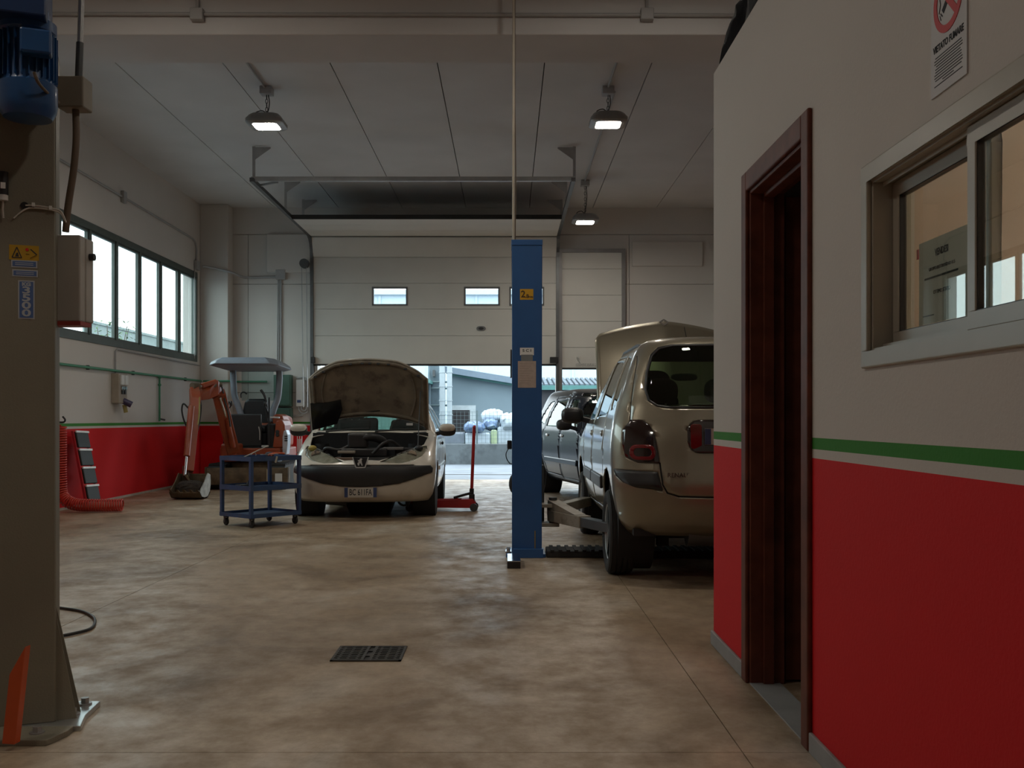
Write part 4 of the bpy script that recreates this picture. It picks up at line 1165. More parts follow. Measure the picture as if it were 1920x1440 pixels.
for (x0, y0, x1, y1) in ((21, 488, 70, 502), (23, 506, 71, 519)):
    s2, (xa, xb, za, zb_) = sticker('instruction_sticker', x0, y0, x1, y1, M_WHS, 0.0012)
    dx, dz = (xb - xa) * 0.05, (zb_ - za) * 0.16
    MB().box(xa + dx, xb - dx, -0.0020, -0.0012, za + dz, zb_ - dz).build('blue_field', M_BLUS, s2)
    for k in range(2):
        z = za + (zb_ - za) * (0.38 + 0.24 * k)
        MB().box(xa + 3 * dx, xb - 3 * dx, -0.0023, -0.0019, z - 0.0012, z + 0.0012).build('small_print', M_WHS, s2)
s3, (xa, xb, za, zb_) = sticker('capacity_sticker', 34, 526, 65, 598, M_WHS, 0.0012)
dx = (xb - xa) * 0.08
MB().box(xa + dx, xb - dx, -0.0020, -0.0012, za + dx, zb_ - dx).build('blue_field', M_BLUS, s3)
cxm = (xa + xb) / 2
Hh = zb_ - za - 2 * dx
for k, (chs, zf, sz, sx_) in enumerate((('KG', 0.925, 0.13, 1.25), ('3', 0.755, 0.27, 1.75), ('5', 0.545, 0.27, 1.75), ('0', 0.335, 0.27, 1.75), ('0', 0.125, 0.27, 1.75))):
    text_part('lettering', chs, sz * Hh, M_WHS, s3, frame_matrix((cxm, -0.0022, za + dx + zf * Hh), (1, 0, 0), (0, 0, 1)), 0.0003, 'CENTER', sx_, 0.001)

# ================================================================== blue lift post
b0 = at(960, 1045, 8.24); b1 = at(1016, 1045, 8.24)
PX0, PX1, PYF = b0.x, b1.x, 8.24
bp_ = thing('lift_post', 'tall blue lift post with yellow 2.8 ton sticker and taped papers', 'lift post', ((PX0 + PX1) / 2, PYF, 0))
PH = at(0, 452, PYF).z
c_ = MB()
c_.box(PX0, PX1, PYF, PYF + 0.01, 0.03, PH); c_.box(PX0, PX0 + 0.01, PYF + 0.01, PYF + 0.27, 0.03, PH); c_.box(PX1 - 0.01, PX1, PYF + 0.01, PYF + 0.27, 0.03, PH)
c_.box(PX0 + 0.01, PX0 + 0.07, PYF + 0.26, PYF + 0.27, 0.03, PH); c_.box(PX1 - 0.07, PX1 - 0.01, PYF + 0.26, PYF + 0.27, 0.03, PH)
c_.build('column', M_BLUEP, bp_, world=True, bev=0.004)
MB().box(PX0 - 0.006, PX1 + 0.006, PYF - 0.006, PYF + 0.276, PH - 0.035, PH + 0.012).build('cap', M_BLUEP, bp_, world=True, bev=0.004)
MB().box(PX0 - 0.05, PX1 + 0.03, PYF - 0.02, PYF + 0.40, 0, 0.03).build('base_plate', M_BLUEP, bp_, world=True, bev=0.003)
MB().box(PX0 + 0.01, PX1 + 0.01, PYF - 0.05, PYF - 0.001, 0.0, 0.075).build('foot_block', M_BLUEP, bp_, world=True, bev=0.004)
MB().box(PX0 - 0.055, PX0 - 0.004, PYF + 0.02, PYF + 0.16, 0.03, 0.045).build('anchor_plate', M_CHROME, bp_, world=True, bev=0.003)
for y in (PYF + 0.05, PYF + 0.12):
    MB().cyl((PX0 - 0.03, y, 0.045), (PX0 - 0.03, y, 0.07), 0.016, 6).build('anchor_bolt', M_STEEL, bp_, world=True)
MB().cyl((PX0 + 0.19, PYF - 0.004, 0.04), (PX0 + 0.19, PYF - 0.004, 0.22), 0.003, 6).build('wire', M_YEL, bp_, world=True)
MB().box(PX0 - 0.014, PX0 - 0.001, PYF + 0.02, PYF + 0.10, at(0, 708, PYF).z, at(0, 655, PYF).z).build('side_box', M_DKSTEEL, bp_, world=True, bev=0.003)
# pole with cable above the post
px_ = at(962.5, 0, 8.32).x
MB().cyl((px_, 8.32, PH), (px_ + 0.003, 8.32, ZC - 0.004), 0.0105, 10).build('conduit_pole', mat('cream_pole', (0.50, 0.45, 0.37), 0.5), bp_, world=True, smooth=50)
MB().tube(smooth_path([(px_ + 0.014, 8.325, PH), (px_ + 0.02, 8.33, 3.2), (px_ + 0.012, 8.33, 3.8), (px_ + 0.014, 8.33, ZC - 0.01)], 4), 0.005, 6).build('cable', mat('brown_cable', (0.14, 0.10, 0.07), 0.6), bp_, world=True, smooth=50)
# stickers
def bfront(nm, x0, y0, x1, y1, m, off=0.001, par=bp_, Y=PYF):
    p, q = at(x0, y1, Y), at(x1, y0, Y)
    return MB().box(p.x, q.x, Y - off, Y - off + 0.001, p.z, q.z).build(nm, m, par, world=True), p, q
s4, p, q = bfront('capacity_sticker', 975, 542, 1000, 562, mat('amber_sticker', (0.60, 0.33, 0.012), 0.5, var=0.04))
M_SK = mat('sticker_black', (0.06, 0.03, 0.01), 0.6)
I4 = wmat(bp_).inverted()
def btext(body, size, px, py, par, sx=1, bold=0.0, m=M_SK, off=0.0016):
    c = at(px, py, PYF)
    text_part('lettering', body, size, m, par, I4 @ frame_matrix((c.x, PYF - off, c.z), (1, 0, 0), (0, 0, 1)), 0.0003, 'CENTER', sx, bold)
btext('2', 0.078, 981, 552, s4, 0.95, 0.002)
btext('.8', 0.044, 988, 555.5, s4, 0.95, 0.001)
btext('TON', 0.018, 995, 557, s4, 1.0, 0.001)
s5, p, q = bfront('label_card', 975, 652, 1001, 666, M_PAPER)
btext('S C I', 0.03, 988, 657.5, s5, 1.25, 0.0008, M_INK)
bfront('tape', 977, 665, 999, 678, mat('grey_tape', (0.20, 0.22, 0.23), 0.4), 0.0014)
s6, p, q = bfront('instruction_paper', 971, 677, 1005, 727, mat('pinkish_paper', (0.46, 0.38, 0.33), 0.8, var=0.08, scale=30), 0.002)
for k in range(9):
    z = q.z - (q.z - p.z) * (0.10 + 0.09 * k)
    MB().box(p.x + 0.015, q.x - 0.02 - 0.02 * (k % 3), PYF - 0.0025, PYF - 0.002, z - 0.002, z + 0.002).build('small_print', mat('pale_ink', (0.36, 0.30, 0.27), 0.8), s6, world=True)
# carriage and swing arms
M_ARM = mat('grey_arm_paint', (0.16, 0.16, 0.15), 0.5)
M_ARM2 = mat('beige_arm_paint', (0.30, 0.27, 0.22), 0.5, dirt=(0.10, 0.075, 0.05), dirt_amt=0.8, dscale=6)
MB().box(PX0 + 0.02, PX1 + 0.03, PYF + 0.275, PYF + 0.33, 0.22, 0.75).build('carriage', M_DKSTEEL, bp_, world=True, bev=0.006)
p0, p1 = Vector((PX1 + 0.10, PYF + 0.20, 0.33)), Vector((at(1133, 985, 7.62).x, 7.62, 0.325))
d_ = (p1 - p0).normalized(); sd = d_.cross(Vector((0, 0, 1)))
ar = MB()
ar.bar(p0, p0 + d_ * 0.58, 0.11, 0.095)
arm1 = ar.build('swing_arm', M_ARM2, bp_, world=True, bev=0.006)
MB().bar(p0 + d_ * 0.58, p1 + d_ * 0.12, 0.085, 0.075).build('arm_extension', M_DKSTEEL, arm1, world=True, bev=0.004)
MB().add([p0 + sd * 0.05 + Vector((0, 0, 0.05)), p0 - sd * 0.05 + Vector((0, 0, 0.05)), p0 + d_ * 0.5 - sd * 0.05 + Vector((0, 0, 0.05)), p0 + d_ * 0.5 + sd * 0.05 + Vector((0, 0, 0.05)),
          p0 + sd * 0.05 + Vector((0, 0, 0.13)), p0 - sd * 0.05 + Vector((0, 0, 0.13))], [(0, 1, 2, 3), (4, 5, 1, 0), (5, 4, 3, 2), (0, 3, 4), (1, 5, 2)]).build('stiffener', M_ARM2, arm1, world=True)
MB().cyl(p0 + Vector((0, 0, -0.09)), p0 + Vector((0, 0, 0.15)), 0.035, 16).build('pivot_pin', M_DKSTEEL, arm1, world=True, smooth=40)
MB().box(PX1 - 0.01, PX1 + 0.15, PYF + 0.10, PYF + 0.30, 0.24, 0.27).box(PX1 - 0.01, PX1 + 0.15, PYF + 0.10, PYF + 0.30, 0.40, 0.43).build('hinge_fork', M_ARM2, bp_, world=True, bev=0.004)
q1 = Vector((1.02, 10.35, 0.34)); q0 = Vector((PX1 + 0.10, PYF + 0.30, 0.36))
arm2 = MB().bar(q0, q0 + (q1 - q0) * 0.6, 0.10, 0.085).build('swing_arm', M_ARM2, bp_, world=True, bev=0.006)
MB().bar(q0 + (q1 - q0) * 0.6, q1, 0.08, 0.07).build('arm_extension', M_DKSTEEL, arm2, world=True, bev=0.004)
# release box with looped cable left of the post
e = at(957, 834, PYF + 0.15)
rb = MB().box(at(951, 0, PYF + .15).x, PX0 - 0.001, PYF + 0.10, PYF + 0.22, at(0, 842, PYF + .15).z, at(0, 826, PYF + .15).z).build('release_box', M_BLACK, bp_, world=True, bev=0.006)
MB().tube(smooth_path([at(953, 842, 8.4), at(949, 850, 8.4), at(950, 860, 8.4), at(956, 869, 8.4), at(961, 870, 8.4)], 5), 0.004, 6).build('release_cable', M_BLACK, rb, world=True)
MB().ball(at(964, 907, 8.42), (0.045, 0.05, 0.085), 14).build('lift_pad', M_RUBBER, bp_, world=True, smooth=60)
# little metal ramp block in front of the post
rbk = thing('ramp_block', 'small black block with bright metal top at the foot of blue post', 'block', (at(963, 1060, 7.8).x, 7.8, 0))
x0, x1 = at(951, 0, 7.65).x, at(976, 0, 7.65).x
MB().box(x0, x1, 7.62, 8.05, 0.0, 0.052).build('body', M_BLACK, rbk, world=True, bev=0.003)
MB().box(x0 + 0.001, x1 - 0.001, 7.621, 8.049, 0.0525, 0.058).build('metal_top', M_CHROME, rbk, world=True, bev=0.002)
# black ribbed floor cover between the posts
rc = thing('cable_cover', 'black ribbed rubber cover on the floor from post under gold car', 'cover', (1.4, 8.35, 0))
MB().box(PX1 + 0.04, 2.9, 8.20, 8.52, 0.0, 0.055).build('body', M_RUBBER, rc, world=True, bev=0.008)
for k in range(38):
    x = PX1 + 0.07 + 0.066 * k
    MB().box(x, x + 0.03, 8.195, 8.525, 0.0555, 0.066).build('rib', M_RUBBER, rc, world=True)

# ================================================================== floor drain and loose cable
dg = thing('floor_drain', 'rectangular black cast iron drain grate set in the floor', 'drain grate', (-0.67, 4.86, 0))
M_IRON = mat('cast_iron', (0.055, 0.052, 0.050), 0.55, 0.4, dirt=(0.12, 0.10, 0.08), dirt_amt=0.5, dscale=14)
gx0, gx1, gy0, gy1 = -0.838, -0.502, 4.71, 5.01
fr_ = MB()
fr_.box(gx0, gx1, gy0, gy0 + 0.012, 0.0005, 0.007); fr_.box(gx0, gx1, gy1 - 0.012, gy1, 0.0005, 0.007)
fr_.box(gx0, gx0 + 0.012, gy0, gy1, 0.0005, 0.007); fr_.box(gx1 - 0.012, gx1, gy0, gy1, 0.0005, 0.007)
fr_.build('frame', M_IRON, dg, world=True)
MB().box(gx0 + 0.01, gx1 - 0.01, gy0 + 0.01, gy1 - 0.01, 0.0003, 0.001).build('pit', M_BLACK, dg, world=True)
xm = (gx0 + gx1) / 2
for a, b2 in ((gx0 + 0.012, xm - 0.026), (xm + 0.026, gx1 - 0.012)):
    for k in range(8):
        y = gy0 + 0.02 + 0.0345 * k
        MB().box(a, b2, y, y + 0.015, 0.0015, 0.007).build('grate_bar', M_IRON, dg, world=True)
    for k in range(3):
        x = a + (b2 - a) * (k + 0.5) / 3
        MB().box(x - 0.006, x + 0.006, gy0 + 0.012, gy1 - 0.012, 0.0015, 0.0055).build('cross_bar', M_IRON, dg, world=True)
    xx = xm - 0.026 if a < xm - 0.1 else xm + 0.012
    MB().box(xx, xx + 0.014, gy0 + 0.012, gy1 - 0.012, 0.0015, 0.007).build('centre_bar', M_IRON, dg, world=True)
for k in range(2):
    MB().box(xm - 0.012, xm + 0.012, gy0 + 0.09 + 0.10 * k, gy0 + 0.12 + 0.10 * k, 0.0015, 0.006).build('bridge', M_IRON, dg, world=True)
MB().tube([p + Vector((0, 0, 0.009)) for p in smooth_path([fl(40, 1130), fl(103, 1141), fl(150, 1148), fl(172, 1158), fl(178, 1168), fl(172, 1180), fl(150, 1188), fl(104, 1197), fl(30, 1206)], 6)], 0.0085, 8).build('floor_cable', M_BLACK, smooth=60, label='black cable looped on the floor beside the beige post', cat='cable')

# ================================================================== blue tool trolley
M_CART = mat('blue_trolley_paint', (0.035, 0.075, 0.17), 0.5, var=0.15, dirt=(0.10, 0.09, 0.08), dirt_amt=0.35, dscale=9)
# near corner leg stands on the floor at n0, long side turned 50 degrees
n0 = Vector((-2.667, 10.39, 0))
L_, Wd = 0.62, 0.52
tc_ang = R(50)
cart = thing('tool_trolley', 'blue steel tool trolley with three shelves on casters', 'trolley', n0, tc_ang)
H_ = 0.745
for x in (0, L_):
    for y in (0, Wd):
        MB().box(x - 0.018, x + 0.018, y - 0.018, y + 0.018, 0.10, H_).build('leg', M_CART, cart, bev=0.003)
        cs = thing('caster', None, None, (x + (0.03 if x == 0 else -0.03), y + (0.03 if y == 0 else -0.03), 0), parent=cart)
        MB().lathe([(0.012, -0.012), (0.036, -0.012), (0.040, -0.006), (0.040, 0.006), (0.036, 0.012), (0.012, 0.012)], (0, 0, 0.04), 'x', 18).build('wheel', M_RUBBER, cs, smooth=40)
        MB().box(-0.022, 0.022, -0.018, 0.018, 0.085, 0.105).box(-0.022, -0.016, -0.014, 0.014, 0.035, 0.09).box(0.016, 0.022, -0.014, 0.014, 0.035, 0.09).build('fork', M_DKSTEEL, cs)
def shelf(z, nm, lip=0.035):
    MB().box(-0.005, L_ + 0.005, -0.005, Wd + 0.005, z, z + 0.004).build(nm, M_CART, cart)
    rm = MB()
    rm.box(-0.02, L_ + 0.02, -0.02, -0.014, z - 0.012, z + lip); rm.box(-0.02, L_ + 0.02, Wd + 0.014, Wd + 0.02, z - 0.012, z + lip)
    rm.box(-0.02, -0.014, -0.014, Wd + 0.014, z - 0.012, z + lip); rm.box(L_ + 0.014, L_ + 0.02, -0.014, Wd + 0.014, z - 0.012, z + lip)
    rm.build('shelf_rim', M_CART, cart)
shelf(0.115, 'bottom_shelf', 0.03); shelf(0.40, 'middle_shelf', 0.04); shelf(H_ - 0.035, 'top_shelf', 0.036)
# tools lying on the trolley
def on_cart(x, y, z): return wmat(cart) @ Vector((x, y, z))
zt = H_ - 0.03
M_RAG = mat('pale_wood_stick', (0.50, 0.46, 0.38), 0.7)
def tool(nm, mb, m, label, cat):
    return mb.build(nm, m, smooth=50, label=label, cat=cat)
tool('screwdriver', MB().tube([on_cart(0.02, 0.20, zt + 0.01), on_cart(0.13, 0.04, zt + 0.10)], 0.006, 8).tube([on_cart(0.13, 0.04, zt + 0.10), on_cart(0.19, -0.04, zt + 0.145)], 0.004, 6), M_RAG, 'pale screwdriver sticking up from the trolley top', 'screwdriver')
tool('wire_offcut', MB().tube(smooth_path([on_cart(0.03, 0.05, zt + 0.05), on_cart(0.06, 0.03, zt + 0.075), on_cart(0.09, 0.04, zt + 0.05), on_cart(0.07, 0.02, zt + 0.045)], 5), 0.004, 6), M_RAG, 'small curl of pale wire on the trolley top', 'wire')
tool('spanner', MB().bar(on_cart(0.22, 0.12, zt + 0.046), on_cart(0.40, 0.10, zt + 0.046), 0.018, 0.006).cyl(on_cart(0.40, 0.10, zt + 0.042), on_cart(0.40, 0.10, zt + 0.052), 0.018, 12).cyl(on_cart(0.22, 0.12, zt + 0.042), on_cart(0.22, 0.12, zt + 0.052), 0.016, 12), M_STEEL, 'flat steel spanner across the trolley top', 'spanner')
tool('orange_pliers', MB().tube(smooth_path([on_cart(0.40, 0.25, zt + 0.035), on_cart(0.48, 0.24, zt + 0.05), on_cart(0.58, 0.20, zt + 0.045)], 4), 0.011, 8).tube(smooth_path([on_cart(0.40, 0.20, zt + 0.035), on_cart(0.48, 0.21, zt + 0.05), on_cart(0.58, 0.26, zt + 0.045)], 4), 0.011, 8), mat('orange_grip', (0.55, 0.10, 0.03), 0.5), 'orange-handled pliers on the trolley top', 'pliers')
tool('rag', MB().ball(on_cart(0.53, 0.40, zt + 0.032), (0.05, 0.05, 0.03), 14, pw=0.8), mat('dark_rag', (0.05, 0.05, 0.06), 0.9), 'dark oily rag at the end of the trolley top', 'rag')
tool('small_bottle', MB().lathe([(0.02, 0), (0.02, 0.05), (0.008, 0.06), (0.008, 0.075)], on_cart(0.18, 0.30, 0.405), 'z', 14), M_BLACK, 'small black bottle on the middle trolley shelf', 'bottle')
tool('socket_tray', MB().obox(on_cart(0.08, 0.26, 0.425), (0.12, 0.10, 0.04), (0, 0, tc_ang)), M_DKSTEEL, 'dark socket tray on the middle trolley shelf', 'tray')
tool('cloth_strip', MB().obox(on_cart(0.30, -0.024, zt - 0.005), (0.02, 0.006, 0.07), (0, 0.3, tc_ang)), M_RAG, 'pale strip of cloth hanging over the trolley rim', 'cloth')

# ================================================================== trolley jack
M_JRED = mat('red_jack_paint', (0.45, 0.02, 0.025), 0.4, var=0.1, coat=0.2)
jk = thing('trolley_jack', 'red trolley jack with upright handle beside the white car', 'jack', (-0.6, 12.4, 0))
jx0, jx1 = at(800, 0, 12.4).x, at(889, 0, 12.4).x
zt_ = at(0, 934, 12.4).z
for dy in (-0.10, 0.09):
    MB().prism([(jx0 - 0.25, 0.05), (jx1, 0.04), (jx1 + 0.02, 0.10), (jx1 - 0.01, zt_), (jx0, zt_ - 0.02), (jx0 - 0.25, 0.10)], 'y', 12.4 + dy, 12.4 + dy + 0.01).build('side_plate', M_JRED, jk, world=True, bev=0.003)
MB().box(jx0, jx1 - 0.05, 12.31, 12.49, 0.045, 0.06).box(jx1 - 0.16, jx1 - 0.01, 12.31, 12.49, 0.06, zt_ - 0.01).build('cross_body', M_JRED, jk, world=True, bev=0.004)
MB().bar((jx0 + 0.1, 12.4, 0.12), (jx0 - 0.22, 12.4, 0.21), 0.10, 0.05).build('lift_arm', M_DKSTEEL, jk, world=True, bev=0.004)
MB().cyl((jx0 - 0.22, 12.4, 0.20), (jx0 - 0.22, 12.4, 0.245), 0.055, 18).build('saddle', M_DKSTEEL, jk, world=True, smooth=40)
for x in (jx1 + 0.0, jx0 - 0.2):
    for y in (12.27, 12.51):
        MB().lathe([(0.01, -0.018), (0.048, -0.018), (0.05, -0.01), (0.05, 0.01), (0.048, 0.018), (0.01, 0.018)], (x, y, 0.05), 'y', 20).build('wheel', M_DKSTEEL, jk, world=True, smooth=40)
hs = at(884, 932, 12.4)
MB().bar((hs.x - 0.22, 12.4, zt_ + 0.005), (hs.x + 0.01, 12.4, zt_ + 0.07), 0.07, 0.03).box(hs.x - 0.03, hs.x + 0.04, 12.36, 12.44, zt_ - 0.05, zt_ + 0.05).build('handle_yoke', M_BLACK, jk, world=True, bev=0.005)
hd = MB().cyl((hs.x, 12.4, zt_ + 0.02), at(889, 800, 12.4), 0.02, 14).build('handle', M_JRED, jk, world=True, smooth=50)
MB().cyl((hs.x, 12.4, zt_ + 0.0), (hs.x + 0.004, 12.4, zt_ + 0.12), 0.028, 14).build('handle_socket', M_BLACK, jk, world=True, smooth=50)
MB().cyl(at(887.5, 801, 12.4), at(892, 801, 12.4), 0.024, 14).build('grip_end', M_JRED, hd, world=True, smooth=50)
# oil tray under the bumper
ot = MB()
ox0, ox1 = at(642, 0, 11.8).x, at(738, 0, 11.8).x
zt2 = 0.19
V = []
for z, e, e2 in ((0.0, 0.07, 0.07), (zt2, 0, 0), (zt2, -0.03, -0.03), (zt2 - 0.006, -0.03, -0.03), (zt2 - 0.006, 0.005, 0.005), (0.008, 0.075, 0.075)):
    V.append([(a, b2, z) for a, b2 in rrect_pts((ox0 + ox1) / 2, 12.05, ox1 - ox0 - 2 * e, 0.46 - 2 * e2, 0.05, 4)])
k = len(V[0]); vs = [p for r_ in V for p in r_]; fs = []
order = [(0, 3), (3, 2), (2, 1), (1, 4), (4, 5)]
for a, b2 in ((0, 4), (4, 3), (3, 2), (2, 1), (1, 5)):
    for i in range(k):
        fs.append((a * k + i, a * k + (i + 1) % k, b2 * k + (i + 1) % k, b2 * k + i))
fs.append(tuple(range(k))); fs.append(tuple(5 * k + i for i in range(k)))
ot.add(vs, fs)
ot.build('oil_tray', M_BLACK, smooth=30, label='black plastic oil tray on the floor under the white car', cat='tray')

# ================================================================== creeper board and red coil hose by the left wall
cr = thing('creeper_board', 'black mechanic creeper board with white bars leaning on the red wall', 'creeper', (XL + 0.25, 13.2, 0))
cb0, cb1 = Vector((-5.27, 12.70, 0.075)), Vector((-5.46, 12.74, 0.985))
ax = (cb1 - cb0).normalized(); wdir = Vector((0.02, 1.0, 0.0)); wdir = (wdir - ax * wdir.dot(ax)).normalized(); nn = wdir.cross(ax).normalized()
if nn.x < 0: nn = -nn
LB = (cb1 - cb0).length
def cp(s_, w, d): return cb0 + ax * s_ + wdir * w + nn * d
def cbox(s0, s1, w0, w1, d0, d1):
    vs = [cp(a, b2, c) for c in (d0, d1) for b2 in (w0, w1) for a in (s0, s1)]
    return MB().add(vs, [(0, 2, 3, 1), (4, 5, 7, 6), (0, 1, 5, 4), (2, 6, 7, 3), (0, 4, 6, 2), (1, 3, 7, 5)])
M_PAD = mat('black_pad', (0.016, 0.021, 0.019), 0.6, bump=0.2)
M_BARW = mat('bright_white_bar', (0.82, 0.84, 0.84), 0.35)
for k in range(4):
    cbox(LB * k / 4 + 0.012, LB * (k + 1) / 4 - 0.012, -0.17, 0.17, 0.0, 0.03).build('pad', M_PAD, cr, world=True, bev=0.01)
    cbox(LB * (k + 1) / 4 - 0.03, LB * (k + 1) / 4 - 0.003, -0.18, 0.18, 0.022, 0.04).build('white_bar', M_BARW, cr, world=True, bev=0.003)
for w in (-0.185, 0.17):
    cbox(0.0, LB, w, w + 0.015, -0.03, 0.0).build('frame_rail', mat('red_frame', (0.4, 0.02, 0.03), 0.45), cr, world=True, bev=0.003)
for s_ in (0.06, LB * 0.40, LB * 0.92):
    c0 = cp(s_, 0.21, -0.06)
    MB().cyl(c0 - ax * 0.0 - wdir * 0.015, c0 + wdir * 0.015, 0.04, 16).build('caster_wheel', M_RUBBER, cr, world=True, smooth=40)
    cbox(s_ - 0.02, s_ + 0.02, 0.15, 0.21, -0.05, -0.03).build('caster_fork', M_DKSTEEL, cr, world=True)
M_HOSE = mat('red_coil_hose', (0.50, 0.035, 0.018), 0.4, var=0.1)
axis = smooth_path([(-5.45, 12.16, 1.06), (-5.45, 12.16, 0.7), (-5.45, 12.16, 0.42), (-5.42, 12.16, 0.2), (-5.28, 12.17, 0.10), (-5.02, 12.18, 0.086), (-4.70, 12.2, 0.086)], 40)
# coil pitch 2.4 cm along the axis
L = [0]
for a, b2 in zip(axis[:-1], axis[1:]): L.append(L[-1] + (b2 - a).length)
turns = L[-1] / 0.030; npt = int(turns * 11)
pts = []; idx = 0
for i in range(npt + 1):
    s_ = L[-1] * i / npt
    while idx < len(L) - 2 and L[idx + 1] < s_: idx += 1
    f_ = (s_ - L[idx]) / max(1e-9, L[idx + 1] - L[idx])
    c = axis[idx].lerp(axis[idx + 1], f_); t_ = (axis[idx + 1] - axis[idx]).normalized()
    u = Vector((0.55, -0.83, 0)); u = (u - t_ * u.dot(t_)).normalized(); v = t_.cross(u)
    a = 2 * PI * turns * i / npt
    rr = 0.070
    pts.append(c + u * rr * math.cos(a) + v * rr * math.sin(a))
MB().tube(pts, 0.0105, 6).build('coil_hose', M_HOSE, smooth=60, label='red spiral air hose hanging down the left wall onto the floor', cat='hose')

# odds and ends by the far wall
cn_ = thing('white_canister', 'white canister with blue-white lid by the red wall beside digger', 'canister', (at(543, 0, 18.1).x, 18.1, 0))
cxx = at(543, 0, 18.1).x
MB().lathe([(0.10, 0.0), (0.11, 0.02), (0.11, 0.34), (0.085, 0.38)], (cxx, 18.1, 0), 'z', 20).build('body', M_WHITE, cn_, world=True, smooth=40)
MB().lathe([(0.12, 0.38), (0.12, 0.47), (0.08, 0.49)], (cxx, 18.1, 0), 'z', 20).build('lid', mat('pale_blue_lid', (0.45, 0.55, 0.62), 0.4), cn_, world=True, smooth=40)
tb_ = thing('tube_rack', 'small rack of thin pale tubes by the red wall beside the gate', 'rack', (at(562, 0, 18.05).x, 18.05, 0))
for k in range(5):
    x = at(557.5 + 2.1 * k, 0, 18.05).x
    MB().cyl((x, 18.05, 0.02), (x, 18.05, at(0, 818 + (k % 2) * 5, 18.05).z), 0.007, 8).build('tube', M_WHITE, tb_, world=True)
MB().box(at(555, 0, 18.05).x, at(568, 0, 18.05).x, 18.01, 18.09, 0, 0.02).box(at(555, 0, 18.05).x, at(568, 0, 18.05).x, 18.03, 18.07, 0.52, 0.54).build('holder', M_GREYPVC, tb_, world=True)

# ================================================================== orange mini digger
M_DORG = mat('digger_orange', (0.30, 0.050, 0.013), 0.45, var=0.18, scale=5, dirt=(0.16, 0.10, 0.06), dirt_amt=0.5, dscale=5, coat=0.15)
M_DGREY = mat('digger_grey', (0.24, 0.27, 0.32), 0.4, var=0.08)
M_MUD = mat('muddy_steel', (0.12, 0.085, 0.05), 0.8, var=0.4, scale=8, bump=0.4, bscale=30)
M_SEAT = mat('black_vinyl', (0.014, 0.014, 0.016), 0.42, bump=0.1)
M_HYD = mat('hydraulic_hose', (0.02, 0.019, 0.018), 0.6)
dgr = thing('mini_digger', 'orange mini digger with grey canopy roof, boom folded to a muddy bucket', 'digger', (-4.1, 16.7, 0))
def P3(px, py, Y): return at(px, py, Y)
# tracks: rounded loop with lugs
for x0, x1 in ((-4.82, -4.54), (-3.86, -3.58)):
    ya, yb, r_ = 16.15, 17.55, 0.19
    prof = [(yb + r_ * math.cos(R(a)), 0.20 + r_ * math.sin(R(a))) for a in range(-90, 91, 18)] + [(ya - r_ * math.cos(R(a)), 0.20 - r_ * math.sin(R(a))) for a in range(-90, 91, 18)]
    tk = MB().prism(prof, 'x', x0, x1).build('track', M_RUBBER, dgr, world=True)
    for k in range(15):
        y = ya + (yb - ya) * k / 14
        for z in (0.005, 0.395):
            MB().box(x0, x1, y - 0.025, y + 0.025, z - 0.004 if z > .1 else 0.0, z + 0.02 if z > .1 else 0.012).build('track_lug', M_RUBBER, tk, world=True)
    for k in range(5):
        a = R(100 + 40 * k)
        y, z = ya + 0.195 * math.cos(a), 0.20 + 0.195 * math.sin(a)
        MB().obox(((x0 + x1) / 2, y, z), (x1 - x0, 0.05, 0.02), (a - PI / 2, 0, 0)).build('track_lug', M_RUBBER, tk, world=True)
    for y in (ya, (ya + yb) / 2, yb):
        xo = x1 + 0.005 if x0 > -4.2 else x0 - 0.005
        MB().cyl((x0 - 0.01, y, 0.2), (x1 + 0.01, y, 0.2), 0.11, 18).build('track_wheel', M_MUD, tk, world=True)
MB().box(-4.54, -3.76, 16.4, 17.3, 0.20, 0.42).build('undercarriage', M_MUD, dgr, world=True, bev=0.02)
MB().cyl((-4.15, 16.85, 0.42), (-4.15, 16.85, 0.50), 0.34, 28).build('slew_ring', M_DKSTEEL, dgr, world=True)
# dozer blade
bl = MB()
xa, xb = P3(384, 0, 15.85).x, P3(540, 0, 15.85).x
pr = [(15.85 + 0.05 * (1 - math.cos(R(a))) * 2, 0.09 + 0.27 * (a + 40) / 80) for a in range(-40, 41, 16)]
bl.prism(pr + [(y + 0.035, z) for y, z in reversed(pr)], 'x', xa, xb)
bl.build('dozer_blade', M_MUD, dgr, world=True)
MB().box(xa, xa + 0.02, 15.84, 16.0, 0.09, 0.37).box(xb - 0.02, xb, 15.84, 16.0, 0.09, 0.37).build('blade_cheek', M_MUD, dgr, world=True)
a_, b_ = P3(515, 903, 15.80), P3(528, 888, 15.80)
MB().box(a_.x, b_.x, 15.825, 15.848, a_.z, b_.z).build('blade_sticker', M_WHITE, dgr, world=True)
c_ = P3(501, 0, 15.82).x
MB().box(c_ - 0.01, c_ + 0.01, 15.82, 15.846, 0.12, 0.34).build('blade_rib', mat('scuffed_tan', (0.4, 0.33, 0.22), 0.6), dgr, world=True)
for x in (-4.45, -3.85):
    MB().bar((x, 15.95, 0.25), (x, 16.6, 0.30), 0.07, 0.09).build('blade_arm', M_DORG, dgr, world=True, bev=0.008)
